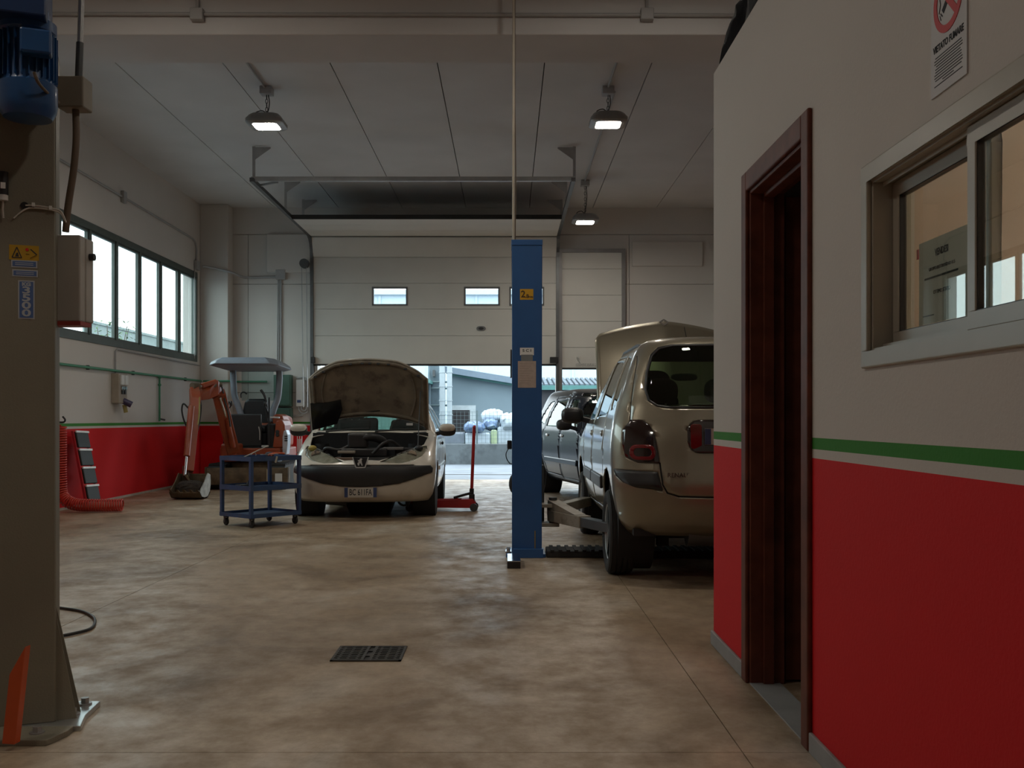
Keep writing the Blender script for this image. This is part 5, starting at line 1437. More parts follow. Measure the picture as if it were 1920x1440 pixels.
# slewing deck, floor and rear engine cover
dk = MB().prism([(-4.62, 16.25), (-3.70, 16.25), (-3.62, 16.5), (-3.66, 17.3), (-3.85, 17.75), (-4.5, 17.75), (-4.75, 17.3), (-4.75, 16.5)], 'z', 0.50, 0.66)
dk.build('deck', M_DORG, dgr, world=True, bev=0.02)
MB().box(-4.45, -3.80, 16.27, 16.75, 0.661, 0.675).build('floor_mat', M_RUBBER, dgr, world=True)
ec = MB().prism([(16.95, 0.66), (17.75, 0.66), (17.80, 0.95), (17.65, 1.18), (17.2, 1.22), (16.95, 1.05)], 'x', -4.70, -3.80)
ec.build('engine_cover', M_DORG, dgr, world=True, bev=0.05, bseg=4)
# right side fender: tall curved orange cover, grey lamp guard
f0, f1 = P3(511, 0, 16.3).x, P3(531, 0, 16.3).x
fz0, fz1 = 0.66, P3(0, 786, 16.3).z
fd = MB()
pr = [(f0, fz0), (f1, fz0), (f1 + 0.035, fz0 + 0.30), (f1 + 0.03, fz1 - 0.10), (f1 - 0.01, fz1 - 0.02), (f0 + 0.10, fz1), (f0 + 0.055, fz1 - 0.03), (f0 + 0.04, fz1 - 0.2)]
fd.prism(pr, 'y', 16.28, 16.85)
fo_ = fd.build('side_cover', M_DORG, dgr, world=True, bev=0.03, bseg=4)
cc = P3(520, 813, 16.27)
MB().cyl((cc.x, 16.285, cc.z - 0.02), (cc.x, 16.262, cc.z - 0.02), 0.03, 14).cyl((cc.x, 16.285, cc.z + 0.03), (cc.x, 16.262, cc.z + 0.03), 0.03, 14).build('cover_vent', M_BLACK, fo_, world=True)
gx0, gx1 = P3(530, 0, 16.2).x, P3(540, 0, 16.2).x
gl_ = MB().prism([(gx0, P3(0, 852, 16.2).z), (gx1 - 0.02, P3(0, 852, 16.2).z), (gx1, P3(0, 830, 16.2).z), (gx1, P3(0, 815, 16.2).z), (gx1 - 0.03, P3(0, 806, 16.2).z), (gx0 + 0.02, P3(0, 808, 16.2).z), (gx0, P3(0, 820, 16.2).z)], 'y', 16.18, 16.40)
gg = gl_.build('lamp_guard', mat('silver_guard', (0.50, 0.53, 0.58), 0.3, 0.4), dgr, world=True, bev=0.012, bseg=3)
for k in range(3):
    z = P3(0, 826 - 4 * k, 16.2).z
    MB().box(gx0 + 0.035, gx1 - 0.002, 16.172, 16.182, z - 0.012, z + 0.010).build('guard_slot', M_BLACK, gg, world=True)
MB().prism([(P3(516, 0, 16.9).x, 1.0), (P3(537, 0, 16.9).x, 0.97), (P3(537, 0, 16.9).x, 1.10), (P3(533, 0, 16.9).x, 1.19), (P3(520, 0, 16.9).x, 1.22), (P3(514, 0, 16.9).x, 1.18)], 'y', 16.75, 17.2).build('rear_cap', M_DORG, dgr, world=True, bev=0.04, bseg=4)
# seat
sx = P3(478, 0, 16.9).x
MB().box(sx - 0.26, sx + 0.26, 16.62, 17.05, 0.90, 1.03).build('seat', M_SEAT, dgr, world=True, bev=0.05, bseg=4)
bk = MB().prism([(sx - 0.23, 0.98), (sx + 0.23, 0.98), (sx + 0.24, 1.25), (sx + 0.20, 1.44), (sx + 0.13, 1.48), (sx - 0.13, 1.48), (sx - 0.20, 1.44), (sx - 0.24, 1.25)], 'y', 16.98, 17.10)
bk.build('seat_back', M_SEAT, dgr, world=True, bev=0.045, bseg=4)
MB().box(sx - 0.25, sx + 0.25, 16.65, 17.0, 0.66, 0.90).build('seat_base', M_BLACK, dgr, world=True, bev=0.01)
MB().box(sx - 0.34, sx + 0.24, 16.36, 16.42, 0.68, 1.22).build('front_panel', M_BLACK, dgr, world=True, bev=0.02)
for s_ in (-1, 1):
    cx = sx + 0.36 * s_
    cs_ = MB().box(cx - 0.07, cx + 0.07, 16.5, 16.95, 0.66, 1.06).build('side_console', M_BLACK, dgr, world=True, bev=0.02)
    MB().tube(smooth_path([(cx - 0.02, 16.55, 1.05), (cx - 0.03, 16.5, 1.2), (cx - 0.08 * s_, 16.45, 1.36)], 5), 0.012, 8).ball((cx - 0.08 * s_, 16.45, 1.39), (0.025, 0.025, 0.045), 10).build('joystick', M_BLACK, cs_, world=True, smooth=50)
MB().tube([P3(505, 836, 16.3), P3(504.5, 790, 16.3), P3(505, 745, 16.3)], 0.016, 8).build('travel_lever', M_BLACK, dgr, world=True, smooth=50)
MB().tube(smooth_path([P3(500, 790, 16.5), P3(500, 760, 16.5), P3(496, 742, 16.5), P3(489, 731, 16.5)], 6), 0.022, 8).build('travel_lever', M_BLACK, dgr, world=True, smooth=50)
MB().bar(P3(507, 782, 16.28), P3(524, 783, 16.28), 0.04, 0.025).build('grab_rail', M_ALU, dgr, world=True)
MB().tube(smooth_path([P3(485, 800, 16.2), P3(487, 810, 16.2), P3(487, 825, 16.2)], 4), 0.008, 6).build('wire', M_ALU, dgr, world=True)
MB().box(P3(490, 0, 16.25).x, P3(502, 0, 16.25).x, 16.26, 16.32, 0.676, P3(0, 835, 16.25).z).build('pedal', mat('pale_pedal', (0.5, 0.52, 0.5), 0.5), dgr, world=True)
# canopy posts and roof
for pts in ([(437, 686), (438, 720), (440, 742), (446, 760), (455, 785)], [(523, 686), (524, 712), (521, 745), (514, 765), (507, 790)]):
    MB().tube(smooth_path([P3(px, py, 16.95) for px, py in pts], 6), 0.055, 12).build('canopy_post', M_DGREY, dgr, world=True, smooth=50)
MB().bar(P3(437, 690, 16.95), P3(523, 690, 16.95), 0.06, 0.05).build('canopy_bar', M_DGREY, dgr, world=True)
zb0 = 2.005
ox = P3(468, 0, 16.4).x
def hexr(hw, y0, y1, ch, z):
    return [(ox - hw + ch, y0, z), (ox + hw - ch, y0, z), (ox + hw, y0 + ch, z - 0.02), (ox + hw, y1 - ch, z - 0.05), (ox + hw - ch, y1, z - 0.06), (ox - hw + ch, y1, z - 0.06), (ox - hw, y1 - ch, z - 0.05), (ox - hw, y0 + ch, z - 0.02)]
rings = [hexr(0.50, 15.98, 17.1, 0.10, zb0), hexr(0.56, 15.93, 17.15, 0.12, zb0 + 0.02), hexr(0.54, 15.95, 17.12, 0.13, zb0 + 0.07), hexr(0.47, 16.02, 17.05, 0.14, zb0 + 0.125)]
rf = MB(); vs = [p for r_ in rings for p in r_]; fs = [tuple(range(7, -1, -1)), tuple(24 + i for i in range(8))]
for i in range(3):
    for j_ in range(8):
        fs.append((i * 8 + j_, i * 8 + (j_ + 1) % 8, (i + 1) * 8 + (j_ + 1) % 8, (i + 1) * 8 + j_))
rf.add(vs, fs)
rf.build('canopy_roof', M_DGREY, dgr, world=True, bev=0.015, bseg=3)
MB().box(P3(453, 0, 17.05).x, P3(513, 0, 17.05).x, 17.05, 17.055, 1.45, 1.96).build('rear_screen', glass_mat('scratched_screen', (0.75, 0.82, 0.82), 1.4, 0.15), dgr, world=True)
MB().tube(smooth_path([P3(452, 746, 16.9), P3(452, 738, 16.9), P3(457, 735, 16.9), P3(463, 739, 16.9)], 5), 0.012, 8).build('mirror_bow', M_BLACK, dgr, world=True, smooth=50)
MB().tube(smooth_path([P3(427, 762, 16.2), P3(428, 757, 16.2), P3(430, 753, 16.2)], 4), 0.015, 8).build('lever', M_BLACK, dgr, world=True, smooth=50)
# boom: swing bracket, rising beam, bent head, dipper, bucket
sw = P3(432, 845, 15.95)
MB().box(sw.x - 0.13, sw.x + 0.13, 15.85, 16.25, 0.46, 0.74).build('swing_bracket', M_DORG, dgr, world=True, bev=0.03, bseg=3)
bA, bB, bC = P3(438, 848, 15.9), P3(410, 738, 15.35), P3(405, 722, 15.3)
arm_top = P3(366, 742, 14.95)
def beam(pts, ws, hs, lat=Vector((0.9, 0.44, 0))):
    """box beam with varying height through points lying in one vertical plane"""
    mb = MB(); vs = []
    n = len(pts)
    for i, p in enumerate(pts):
        t = (pts[min(i + 1, n - 1)] - pts[max(i - 1, 0)]).normalized()
        l = (lat - t * lat.dot(t)).normalized(); u = l.cross(t).normalized()
        for a, b2 in ((-1, -1), (1, -1), (1, 1), (-1, 1)):
            vs.append(p + l * (a * ws[i] / 2) + u * (b2 * hs[i] / 2))
    fs = [(3, 2, 1, 0), tuple(4 * (n - 1) + k for k in range(4))]
    for i in range(n - 1):
        for k in range(4):
            fs.append((4 * i + k, 4 * i + (k + 1) % 4, 4 * i + 4 + (k + 1) % 4, 4 * i + 4 + k))
    return mb.add(vs, fs)
beam([bA, P3(425, 800, 15.65), bB, P3(400, 728, 15.25), P3(385, 735, 15.1), arm_top], [0.20, 0.20, 0.20, 0.20, 0.18, 0.16], [0.13, 0.20, 0.24, 0.24, 0.18, 0.10]).build('boom', M_DORG, dgr, world=True, bev=0.012)
MB().cyl(P3(437, 838, 15.72), P3(425, 785, 15.50), 0.045, 14).build('boom_cylinder', M_DORG, dgr, world=True, smooth=40)
MB().cyl(P3(425, 785, 15.50), P3(412, 745, 15.25), 0.022, 12).build('boom_piston', M_CHROME, dgr, world=True, smooth=40)
MB().cyl(P3(404, 716, 15.2), P3(378, 724, 14.98), 0.042, 14).build('arm_cylinder', M_DORG, dgr, world=True, smooth=40)
MB().cyl(P3(378, 724, 14.98), P3(366, 728, 14.9), 0.022, 12).build('arm_piston', M_CHROME, dgr, world=True, smooth=40)
MB().cyl(P3(397, 722, 15.15), P3(412, 722, 15.35), 0.05, 14).build('pin', M_MUD, dgr, world=True, smooth=40)
dA, dB = P3(364, 727, 14.9), P3(354, 888, 14.42)
beam([dA, P3(366, 750, 14.85), P3(362, 800, 14.7), P3(355, 885, 14.42)], [0.13, 0.14, 0.13, 0.11], [0.10, 0.20, 0.19, 0.12]).build('dipper_arm', M_DORG, dgr, world=True, bev=0.010)
MB().cyl(P3(359, 762, 14.66), P3(350, 855, 14.38), 0.045, 14).build('bucket_cylinder', M_DORG, dgr, world=True, smooth=40)
MB().cyl(P3(350, 850, 14.4), P3(346, 892, 14.28), 0.02, 12).build('bucket_piston', M_CHROME, dgr, world=True, smooth=40)
MB().cyl(P3(360, 724, 14.85), P3(372, 724, 14.95), 0.055, 14).build('pin', M_MUD, dgr, world=True, smooth=40)
MB().bar(P3(346, 890, 14.26), P3(356, 905, 14.3), 0.12, 0.03).build('bucket_link', M_MUD, dgr, world=True)
for pts in ([(353, 765), (344, 757), (341, 768), (344, 785), (350, 800)], [(372, 735), (377, 760), (374, 790), (368, 815)], [(398, 716), (414, 722), (420, 745), (428, 775), (432, 800)]):
    MB().tube(smooth_path([P3(px, py, 14.85 if px < 385 else 15.3) for px, py in pts], 6), 0.013, 8).build('hose', M_HYD, dgr, world=True, smooth=50)
MB().tube(smooth_path([P3(374, 745, 14.8), P3(373, 780, 14.7), P3(368, 808, 14.62)], 6), 0.014, 8).build('hose', mat('yellow_hose', (0.28, 0.26, 0.05), 0.5), dgr, world=True, smooth=50)
bq = MB()
qx0, qx1 = P3(327, 0, 14.2).x, P3(384, 0, 14.2).x
outer = [(14.47, 0.33), (14.50, 0.20), (14.45, 0.07), (14.34, 0.012), (14.20, 0.005), (14.06, 0.03), (13.98, 0.10)]
inner = [(y + (0.0 if i in (0,) else -0.012 if y > 14.3 else 0.0), z + 0.016) for i, (y, z) in enumerate(outer)]
bq.prism(outer + list(reversed(inner)), 'x', qx0, qx1)
bko = bq.build('bucket', M_MUD, dgr, world=True)
for x in (qx0, qx1 - 0.014):
    MB().prism(outer + [(14.05, 0.16), (14.20, 0.24), (14.36, 0.36)], 'x', x, x + 0.014).build('bucket_cheek', M_MUD if x == qx0 else mat('worn_cheek', (0.34, 0.32, 0.28), 0.5, 0.4, var=0.3, scale=12), bko, world=True)
for k in range(5):
    x = qx0 + 0.03 + (qx1 - qx0 - 0.06) * k / 4
    MB().add([(x - 0.022, 14.0, 0.095), (x + 0.022, 14.0, 0.095), (x + 0.022, 14.0, 0.125), (x - 0.022, 14.0, 0.125), (x - 0.012, 13.91, 0.155), (x + 0.012, 13.91, 0.155)], [(0, 1, 2, 3), (0, 4, 5, 1), (3, 2, 5, 4), (0, 3, 4), (1, 5, 2)]).build('bucket_tooth', M_MUD, bko, world=True)
random.seed(8)
so = MB().ball(((qx0 + qx1) / 2, 14.25, 0.14), ((qx1 - qx0) / 2 - 0.02, 0.19, 0.12), 18, pw=0.8)
for p in so.v: p += Vector((random.uniform(-1, 1), random.uniform(-1, 1), random.uniform(-1, 1))) * 0.012
so.build('soil', mat('dark_soil', (0.035, 0.026, 0.02), 0.95, var=0.5, scale=20, bump=0.8, bscale=40), bko, world=True, kind='stuff')
for x in (-0.035, 0.03):
    b0_ = P3(355, 885, 14.42)
    MB().prism([(14.38, 0.30), (14.50, 0.30), (14.46, 0.46), (14.38, 0.46)], 'x', b0_.x + x - 0.05, b0_.x + x - 0.035).build('bucket_ear', M_MUD, bko, world=True)

# ================================================================== cars: shells lofted from plan outlines, cut into panels
def pchip(xs, ys, x):
    n = len(xs)
    if x <= xs[0]: return ys[0]
    if x >= xs[-1]: return ys[-1]
    i = 0
    while xs[i + 1] < x: i += 1
    h = [xs[k + 1] - xs[k] for k in range(n - 1)]
    d = [(ys[k + 1] - ys[k]) / h[k] for k in range(n - 1)]
    def m(k):
        if k == 0: return d[0]
        if k == n - 1: return d[-1]
        if d[k - 1] * d[k] <= 0: return 0.0
        return 2 * d[k - 1] * d[k] / (d[k - 1] + d[k])
    t = (x - xs[i]) / h[i]
    m0, m1 = m(i) * h[i], m(i + 1) * h[i]
    return (2 * t ** 3 - 3 * t * t + 1) * ys[i] + (t ** 3 - 2 * t * t + t) * m0 + (-2 * t ** 3 + 3 * t * t) * ys[i + 1] + (t ** 3 - t * t) * m1

def shell(levels, zs, nF=16, nM=26, nR=16, dz=0.0):
    """closed car skin from horizontal outlines: z, front, rear, half width, front corner depth and exponent, rear corner depth and exponent"""
    Z = [l[0] for l in levels]
    bm = bmesh.new()
    rows = []
    for z in zs:
        uf, ur, w, Rf, nf, Rr, nr = [pchip(Z, [l[k] for l in levels], z) for k in range(1, 8)]
        half = []
        for k in range(nF):
            th = (PI / 2) * k / nF
            half.append((w * math.sin(th) ** (2 / nf) if k else 0.0, uf + Rf * (1 - math.cos(th) ** (2 / nf))))
        for k in range(nM + 1):
            half.append((w, uf + Rf + (ur - Rr - uf - Rf) * k / nM))
        for k in range(nR - 1, -1, -1):
            th = (PI / 2) * k / nR
            half.append((w * math.sin(th) ** (2 / nr) if k else 0.0, ur - Rr * (1 - math.cos(th) ** (2 / nr))))
        K = len(half) - 1
        ring = [bm.verts.new((x, y, z + dz)) for x, y in half] + [bm.verts.new((-half[k][0], half[k][1], z + dz)) for k in range(K - 1, 0, -1)]
        rows.append(ring)
    n = len(rows[0])
    for a, b in zip(rows[:-1], rows[1:]):
        for k in range(n):
            bm.faces.new((a[k], a[(k + 1) % n], b[(k + 1) % n], b[k]))
    t = rows[-1]; K = n // 2
    for k in range(1, K - 1):
        bm.faces.new((t[k], t[k + 1], t[n - k - 1], t[n - k]))
    bm.faces.new((t[0], t[1], t[n - 1])); bm.faces.new((t[K - 1], t[K], t[K + 1]))
    bmesh.ops.recalc_face_normals(bm, faces=bm.faces)
    return bm

AX = {'side': (1, 2), 'front': (0, 2), 'top': (0, 1)}
def ccw(poly):
    a = sum(poly[i][0] * poly[(i + 1) % len(poly)][1] - poly[(i + 1) % len(poly)][0] * poly[i][1] for i in range(len(poly)))
    return list(poly) if a > 0 else list(reversed(poly))

def cut(bm, poly, view, cond=None, faces=None):
    """cut a convex outline into the skin; returns faces inside it and faces cut away from it"""
    poly = ccw(poly); i, j = AX[view]
    if faces is None:
        lo = [min(p[k] for p in poly) for k in (0, 1)]; hi = [max(p[k] for p in poly) for k in (0, 1)]
        faces = []
        for f in bm.faces:
            if cond and not cond(f.calc_center_median(), f.normal): continue
            c = [v.co for v in f.verts]
            if max(p[i] for p in c) < lo[0] or min(p[i] for p in c) > hi[0] or max(p[j] for p in c) < lo[1] or min(p[j] for p in c) > hi[1]: continue
            faces.append(f)
    dropped = []
    for k in range(len(poly)):
        p, q = poly[k], poly[(k + 1) % len(poly)]
        co = Vector((0, 0, 0)); co[i], co[j] = p
        no = Vector((0, 0, 0)); no[i], no[j] = q[1] - p[1], -(q[0] - p[0])
        if no.length < 1e-9 or not faces: continue
        no.normalize()
        ed = {e for f in faces for e in f.edges}; ve = {v for f in faces for v in f.verts}
        r = bmesh.ops.bisect_plane(bm, geom=list(ve) + list(ed) + list(faces), dist=1e-5, plane_co=co, plane_no=no)
        fs = [f for f in r['geom'] if isinstance(f, bmesh.types.BMFace) and f.is_valid]
        faces = []
        for f in fs:
            (faces if (f.calc_center_median() - co).dot(no) < 0 else dropped).append(f)
    return faces, dropped

def shrink(poly, d):
    poly = ccw(poly); n = len(poly); out = []
    L = []
    for k in range(n):
        p, q = Vector(poly[k]), Vector(poly[(k + 1) % n])
        t = (q - p).normalized(); nrm = Vector((-t.y, t.x))
        L.append((p + nrm * d, t))
    for k in range(n):
        (p, t), (q, s) = L[k - 1], L[k]
        den = t.x * s.y - t.y * s.x
        if abs(den) < 1e-6: out.append((q.x, q.y)); continue
        a = ((q.x - p.x) * s.y - (q.y - p.y) * s.x) / den
        out.append((p.x + t.x * a, p.y + t.y * a))
    return out

def take(bm, faces, name, m, parent, off=0.0, solid=0.012, outward=0.0, inner=None, smooth=50, label=None, remove=True, rim=True):
    """lift faces out of the skin as a part of their own"""
    nb = bmesh.new(); mp = {}
    for f in faces:
        vs = []
        for v in f.verts:
            if v not in mp: mp[v] = nb.verts.new(v.co)
            vs.append(mp[v])
        try: nb.faces.new(vs)
        except ValueError: pass
    nb.normal_update()
    if off:
        mv = {v: v.normal.copy() for v in nb.verts}
        for v, n_ in mv.items(): v.co += n_ * off
    me = bpy.data.meshes.new(name); nb.to_mesh(me); nb.free()
    if remove: bmesh.ops.delete(bm, geom=faces, context='FACES')
    o = mesh_obj(name, me, [m, inner] if inner else m, parent)
    me.polygons.foreach_set('use_smooth', [True] * len(me.polygons))
    me.set_sharp_from_angle(angle=R(smooth))
    if solid:
        mo = o.modifiers.new('solid', 'SOLIDIFY'); mo.thickness = solid; mo.offset = -1
        if inner: mo.material_offset = 1
    if label: o['label'] = label
    return o

def panel(bm, poly, view, cond, gap=0.005):
    """outline cut with an open gap all round; returns the faces of the panel"""
    f0, _ = cut(bm, poly, view, cond)
    f1, ring_ = cut(bm, shrink(poly, gap), view, faces=f0)
    bmesh.ops.delete(bm, geom=[f for f in ring_ if f.is_valid], context='FACES')
    return [f for f in f1 if f.is_valid]

def finish(bm, name, m, parent, inner, solid=0.012, smooth=45):
    me = bpy.data.meshes.new(name); bm.to_mesh(me); bm.free()
    o = mesh_obj(name, me, [m, inner], parent)
    me.polygons.foreach_set('use_smooth', [True] * len(me.polygons))
    me.set_sharp_from_angle(angle=R(smooth))
    mo = o.modifiers.new('solid', 'SOLIDIFY'); mo.thickness = solid; mo.offset = -1; mo.material_offset = 1
    return o

def circle_poly(cy, cz, r, n=28):
    return [(cy + r * math.cos(2 * PI * k / n), cz + r * math.sin(2 * PI * k / n)) for k in range(n)]

M_TYRE = mat('tyre_rubber', (0.020, 0.019, 0.019), 0.75, bump=0.1, bscale=120)
M_RIM = mat('wheel_cover_silver', (0.34, 0.34, 0.33), 0.42, 0.5, var=0.1)
def wheel(parent, x, y, r, w, side, rr=0.2, spokes=6, z=None):
    """tyre with tread grooves and a spoked cover; side is -1 or 1 for the face that looks outwards"""
    t = thing('wheel', None, None, (x, y, r if z is None else z), parent=parent)
    h = w / 2
    prof = [(rr, -h * 0.80), (rr + 0.02, -h * 0.95), (r - 0.045, -h), (r - 0.018, -h * 0.94), (r - 0.004, -h * 0.78)]
    for k in range(4):
        c = -h * 0.6 + h * 1.2 * k / 3
        prof += [(r, c - h * 0.15), (r, c + h * 0.10), (r - 0.007, c + h * 0.11), (r - 0.007, c + h * 0.20)]
    prof += [(r - 0.004, h * 0.80), (r - 0.018, h * 0.94), (r - 0.045, h), (rr + 0.02, h * 0.95), (rr, h * 0.80)]
    MB().lathe(prof, (0, 0, 0), 'x', 40).build('tyre', M_TYRE, t, smooth=30)
    s = side
    MB().lathe([(rr + 0.004, s * h * 0.80), (rr - 0.005, s * h * 0.86), (rr - 0.03, s * h * 0.70), (rr - 0.035, s * h * 0.2), (0.05, s * h * 0.15)], (0, 0, 0), 'x', 40).build('rim', M_RIM, t, smooth=35)
    cv = MB()
    for k in range(spokes):
        a = 2 * PI * k / spokes
        c, sn = math.cos(a), math.sin(a)
        p0 = Vector((s * h * 0.62, 0.03 * c, 0.03 * sn)); p1 = Vector((s * h * 0.70, (rr - 0.008) * c, (rr - 0.008) * sn))
        cv.bar(p0, p1, 0.055, 0.02, up=(1, 0, 0))
    cv.lathe([(0.0, s * h * 0.78), (0.045, s * h * 0.76), (0.055, s * h * 0.6), (0.055, s * h * 0.2)], (0, 0, 0), 'x', 24)
    cv.build('wheel_cover', M_RIM, t, smooth=35)
    MB().lathe([(rr - 0.035, -s * h * 0.6), (0.06, -s * h * 0.5), (0.03, -s * h * 1.2)], (0, 0, 0), 'x', 24).build('brake_drum', M_DKSTEEL, t, smooth=35)
    return t

M_INT = mat('dark_car_interior', (0.016, 0.016, 0.017), 0.8)
M_CARBLK = mat('black_trim_plastic', (0.020, 0.020, 0.021), 0.42, var=0.1)
GL_CAR = glass_mat('car_glass', (0.52, 0.62, 0.56), 1.5)
GL_LENS = glass_mat('headlamp_lens', (0.80, 0.80, 0.76), 1.5, 0.05)
def seat(parent, x, y, z, w=0.46, back=1, rest=True, hb=0.58):
    """car seat; the cushion runs from the back towards the front of the car (-y)"""
    s = thing('seat', None, None, (x, y, z), parent=parent)
    MB().box(-w / 2, w / 2, -0.50, 0.02, 0, 0.16).build('cushion', M_INT, s, bev=0.05, bseg=3)
    MB().obox((0, 0.09, 0.13 + hb / 2), (w, 0.14, hb), (R(-12), 0, 0)).build('backrest', M_INT, s, bev=0.05, bseg=3)
    if rest:
        yh = 0.10 + hb * 0.25
        MB().ball((0, yh + 0.02, 0.13 + hb + 0.10), (0.14, 0.06, 0.095), 16, pw=0.7).build('headrest', M_INT, s, smooth=60)
        MB().cyl((-0.05, yh, 0.10 + hb), (-0.05, yh + 0.01, 0.20 + hb), 0.008, 8).cyl((0.05, yh, 0.10 + hb), (0.05, yh + 0.01, 0.20 + hb), 0.008, 8).build('headrest_post', M_STEEL, s)
    return s

def mirror(parent, x, y, z, s, m, facing=-1):
    """door mirror; facing -1 means the car front looks to -y"""
    o = MB().ball((x, y, z), (0.105, 0.075, 0.075), 18, pw=0.7).build('door_mirror', m, parent, smooth=60)
    MB().bar((x - s * 0.08, y, z - 0.03), (x - s * 0.19, y + 0.03, z - 0.06), 0.05, 0.05).build('mirror_foot', M_CARBLK, o, bev=0.01)
    MB().ball((x, y + 0.035, z), (0.092, 0.045, 0.062), 16, pw=0.6).build('mirror_glass', M_CARBLK, o, smooth=60)
    return o

def dense(bounds):
    out = []
    for a, b, n in bounds:
        for k in range(n): out.append(a + (b - a) * k / n)
    out.append(bounds[-1][1])
    return out

# ------------------------------------------------------------------ white hatchback, bonnet up, facing the room
M_WHC = mat('white_car_paint', (0.60, 0.55, 0.47), 0.35, var=0.05, coat=0.6, dirt=(0.30, 0.25, 0.19), dirt_amt=0.35, dscale=4)
M_UNDER = mat('dirty_bonnet_underside', (0.185, 0.15, 0.105), 0.7, var=0.25, scale=4, dirt=(0.07, 0.05, 0.035), dirt_amt=0.9, dscale=5, bump=0.2)
wc = thing('white_hatchback', 'white hatchback facing the room with its bonnet propped open', 'car', (-1.64, 11.15, 0), R(1.4))
LV = [  # z, front, rear, half width, Rf, nf, Rr, nr
    (0.20, 0.14, 3.66, 0.740, 0.40, 2.6, 0.35, 3.0), (0.28, 0.055, 3.74, 0.790, 0.42, 2.6, 0.35, 3.0), (0.38, 0.02, 3.79, 0.810, 0.44, 2.6, 0.35, 3.0),
    (0.50, 0.0, 3.82, 0.822, 0.46, 2.6, 0.35, 3.0), (0.59, 0.01, 3.81, 0.826, 0.48, 2.5, 0.35, 3.0), (0.65, 0.06, 3.79, 0.826, 0.52, 2.4, 0.35, 3.0),
    (0.70, 0.13, 3.78, 0.824, 0.56, 2.3, 0.35, 3.0), (0.76, 0.25, 3.77, 0.820, 0.58, 2.3, 0.35, 3.0), (0.82, 0.40, 3.76, 0.815, 0.58, 2.3, 0.35, 3.0),
    (0.88, 0.60, 3.75, 0.808, 0.55, 2.4, 0.34, 3.0), (0.94, 0.85, 3.73, 0.796, 0.50, 2.5, 0.33, 3.0), (0.98, 1.02, 3.70, 0.785, 0.45, 2.6, 0.32, 3.0),
    (1.06, 1.16, 3.64, 0.755, 0.42, 2.6, 0.30, 3.0), (1.16, 1.35, 3.56, 0.710, 0.40, 2.6, 0.30, 3.0), (1.26, 1.55, 3.46, 0.660, 0.38, 2.6, 0.30, 3.0),
    (1.34, 1.75, 3.34, 0.610, 0.38, 2.6, 0.30, 3.0), (1.39, 1.96, 3.22, 0.550, 0.36, 2.5, 0.30, 2.8), (1.42, 2.22, 3.05, 0.440, 0.32, 2.4, 0.28, 2.6), (1.432, 2.45, 2.88, 0.22, 0.2, 2.2, 0.18, 2.2)]
bm = shell(LV, dense([(0.20, 0.60, 12), (0.60, 1.0, 26), (1.0, 1.34, 14), (1.34, 1.432, 8)]))
frontc = lambda c, n: c.y < 1.2 and n.y < -0.08
# wheel arches
for s in (-1, 1):
    for y in (0.775, 3.215):
        f, _ = cut(bm, circle_poly(y, 0.31, 0.345), 'side', lambda c, n, s=s: c.x * s > 0.45)
        bmesh.ops.delete(bm, geom=f, context='FACES')
# head lamps before the bonnet opening
for s in (-1, 1):
    hl = [(0.20, 0.655), (0.42, 0.640), (0.57, 0.665), (0.665, 0.715), (0.715, 0.785), (0.705, 0.825), (0.60, 0.815), (0.40, 0.745)]
    f, _ = cut(bm, [(s * a, b) for a, b in hl], 'front', lambda c, n, s=s: c.y < 1.2 and n.y < -0.05 and c.x * s > 0 and c.z > 0.5)
    f2 = [x for x in f if x.is_valid]
    rfl = take(bm, f2, 'reflector', mat('lamp_reflector', (0.62, 0.60, 0.55), 0.25, 0.0, var=0.25, scale=14, coat=0.3), wc, off=-0.018, solid=0.004, remove=False)
    lens = take(bm, f2, 'headlamp', GL_LENS, wc, solid=0.003)
    rfl.parent = lens
    # bulb bezel
    MB().lathe([(0.02, -0.03), (0.055, -0.035), (0.06, -0.01), (0.03, 0.02)], (s * 0.55, 0.36, 0.725), 'y', 20).build('lamp_bezel', M_CHROME, lens, smooth=40)
# black bumper insert
bp = [(-0.785, 0.575), (-0.78, 0.53), (-0.60, 0.470), (-0.42, 0.415), (-0.22, 0.390), (0, 0.383), (0.22, 0.390), (0.42, 0.415), (0.60, 0.470), (0.78, 0.53), (0.785, 0.575), (0.76, 0.605), (0.5, 0.612), (0, 0.614), (-0.5, 0.612), (-0.76, 0.605)]
f, _ = cut(bm, bp, 'front', lambda c, n: c.y < 0.7 and n.y < -0.05 and c.z < 0.66)
take(bm, f, 'bumper_insert', M_CARBLK, wc, off=0.012, solid=0.02)
f, _ = cut(bm, [(-0.60, 0.614), (0.60, 0.614), (0.58, 0.628), (-0.58, 0.628)], 'front', lambda c, n: c.y < 0.5 and n.y < -0.05)
take(bm, f, 'grille_slot', M_INT, wc, off=-0.01, solid=0.006)
# bonnet opening
ho = [(-0.20, 0.095), (0.20, 0.095), (0.40, 0.21), (0.58, 0.42), (0.67, 0.66), (0.70, 0.98), (0.35, 1.03), (-0.35, 1.03), (-0.70, 0.98), (-0.67, 0.66), (-0.58, 0.42), (-0.40, 0.21)]
f, _ = cut(bm, ho, 'top', lambda c, n: c.z > 0.645 and c.z < 1.02 and c.y < 1.1 and n.z > 0.12)
bmesh.ops.delete(bm, geom=f, context='FACES')
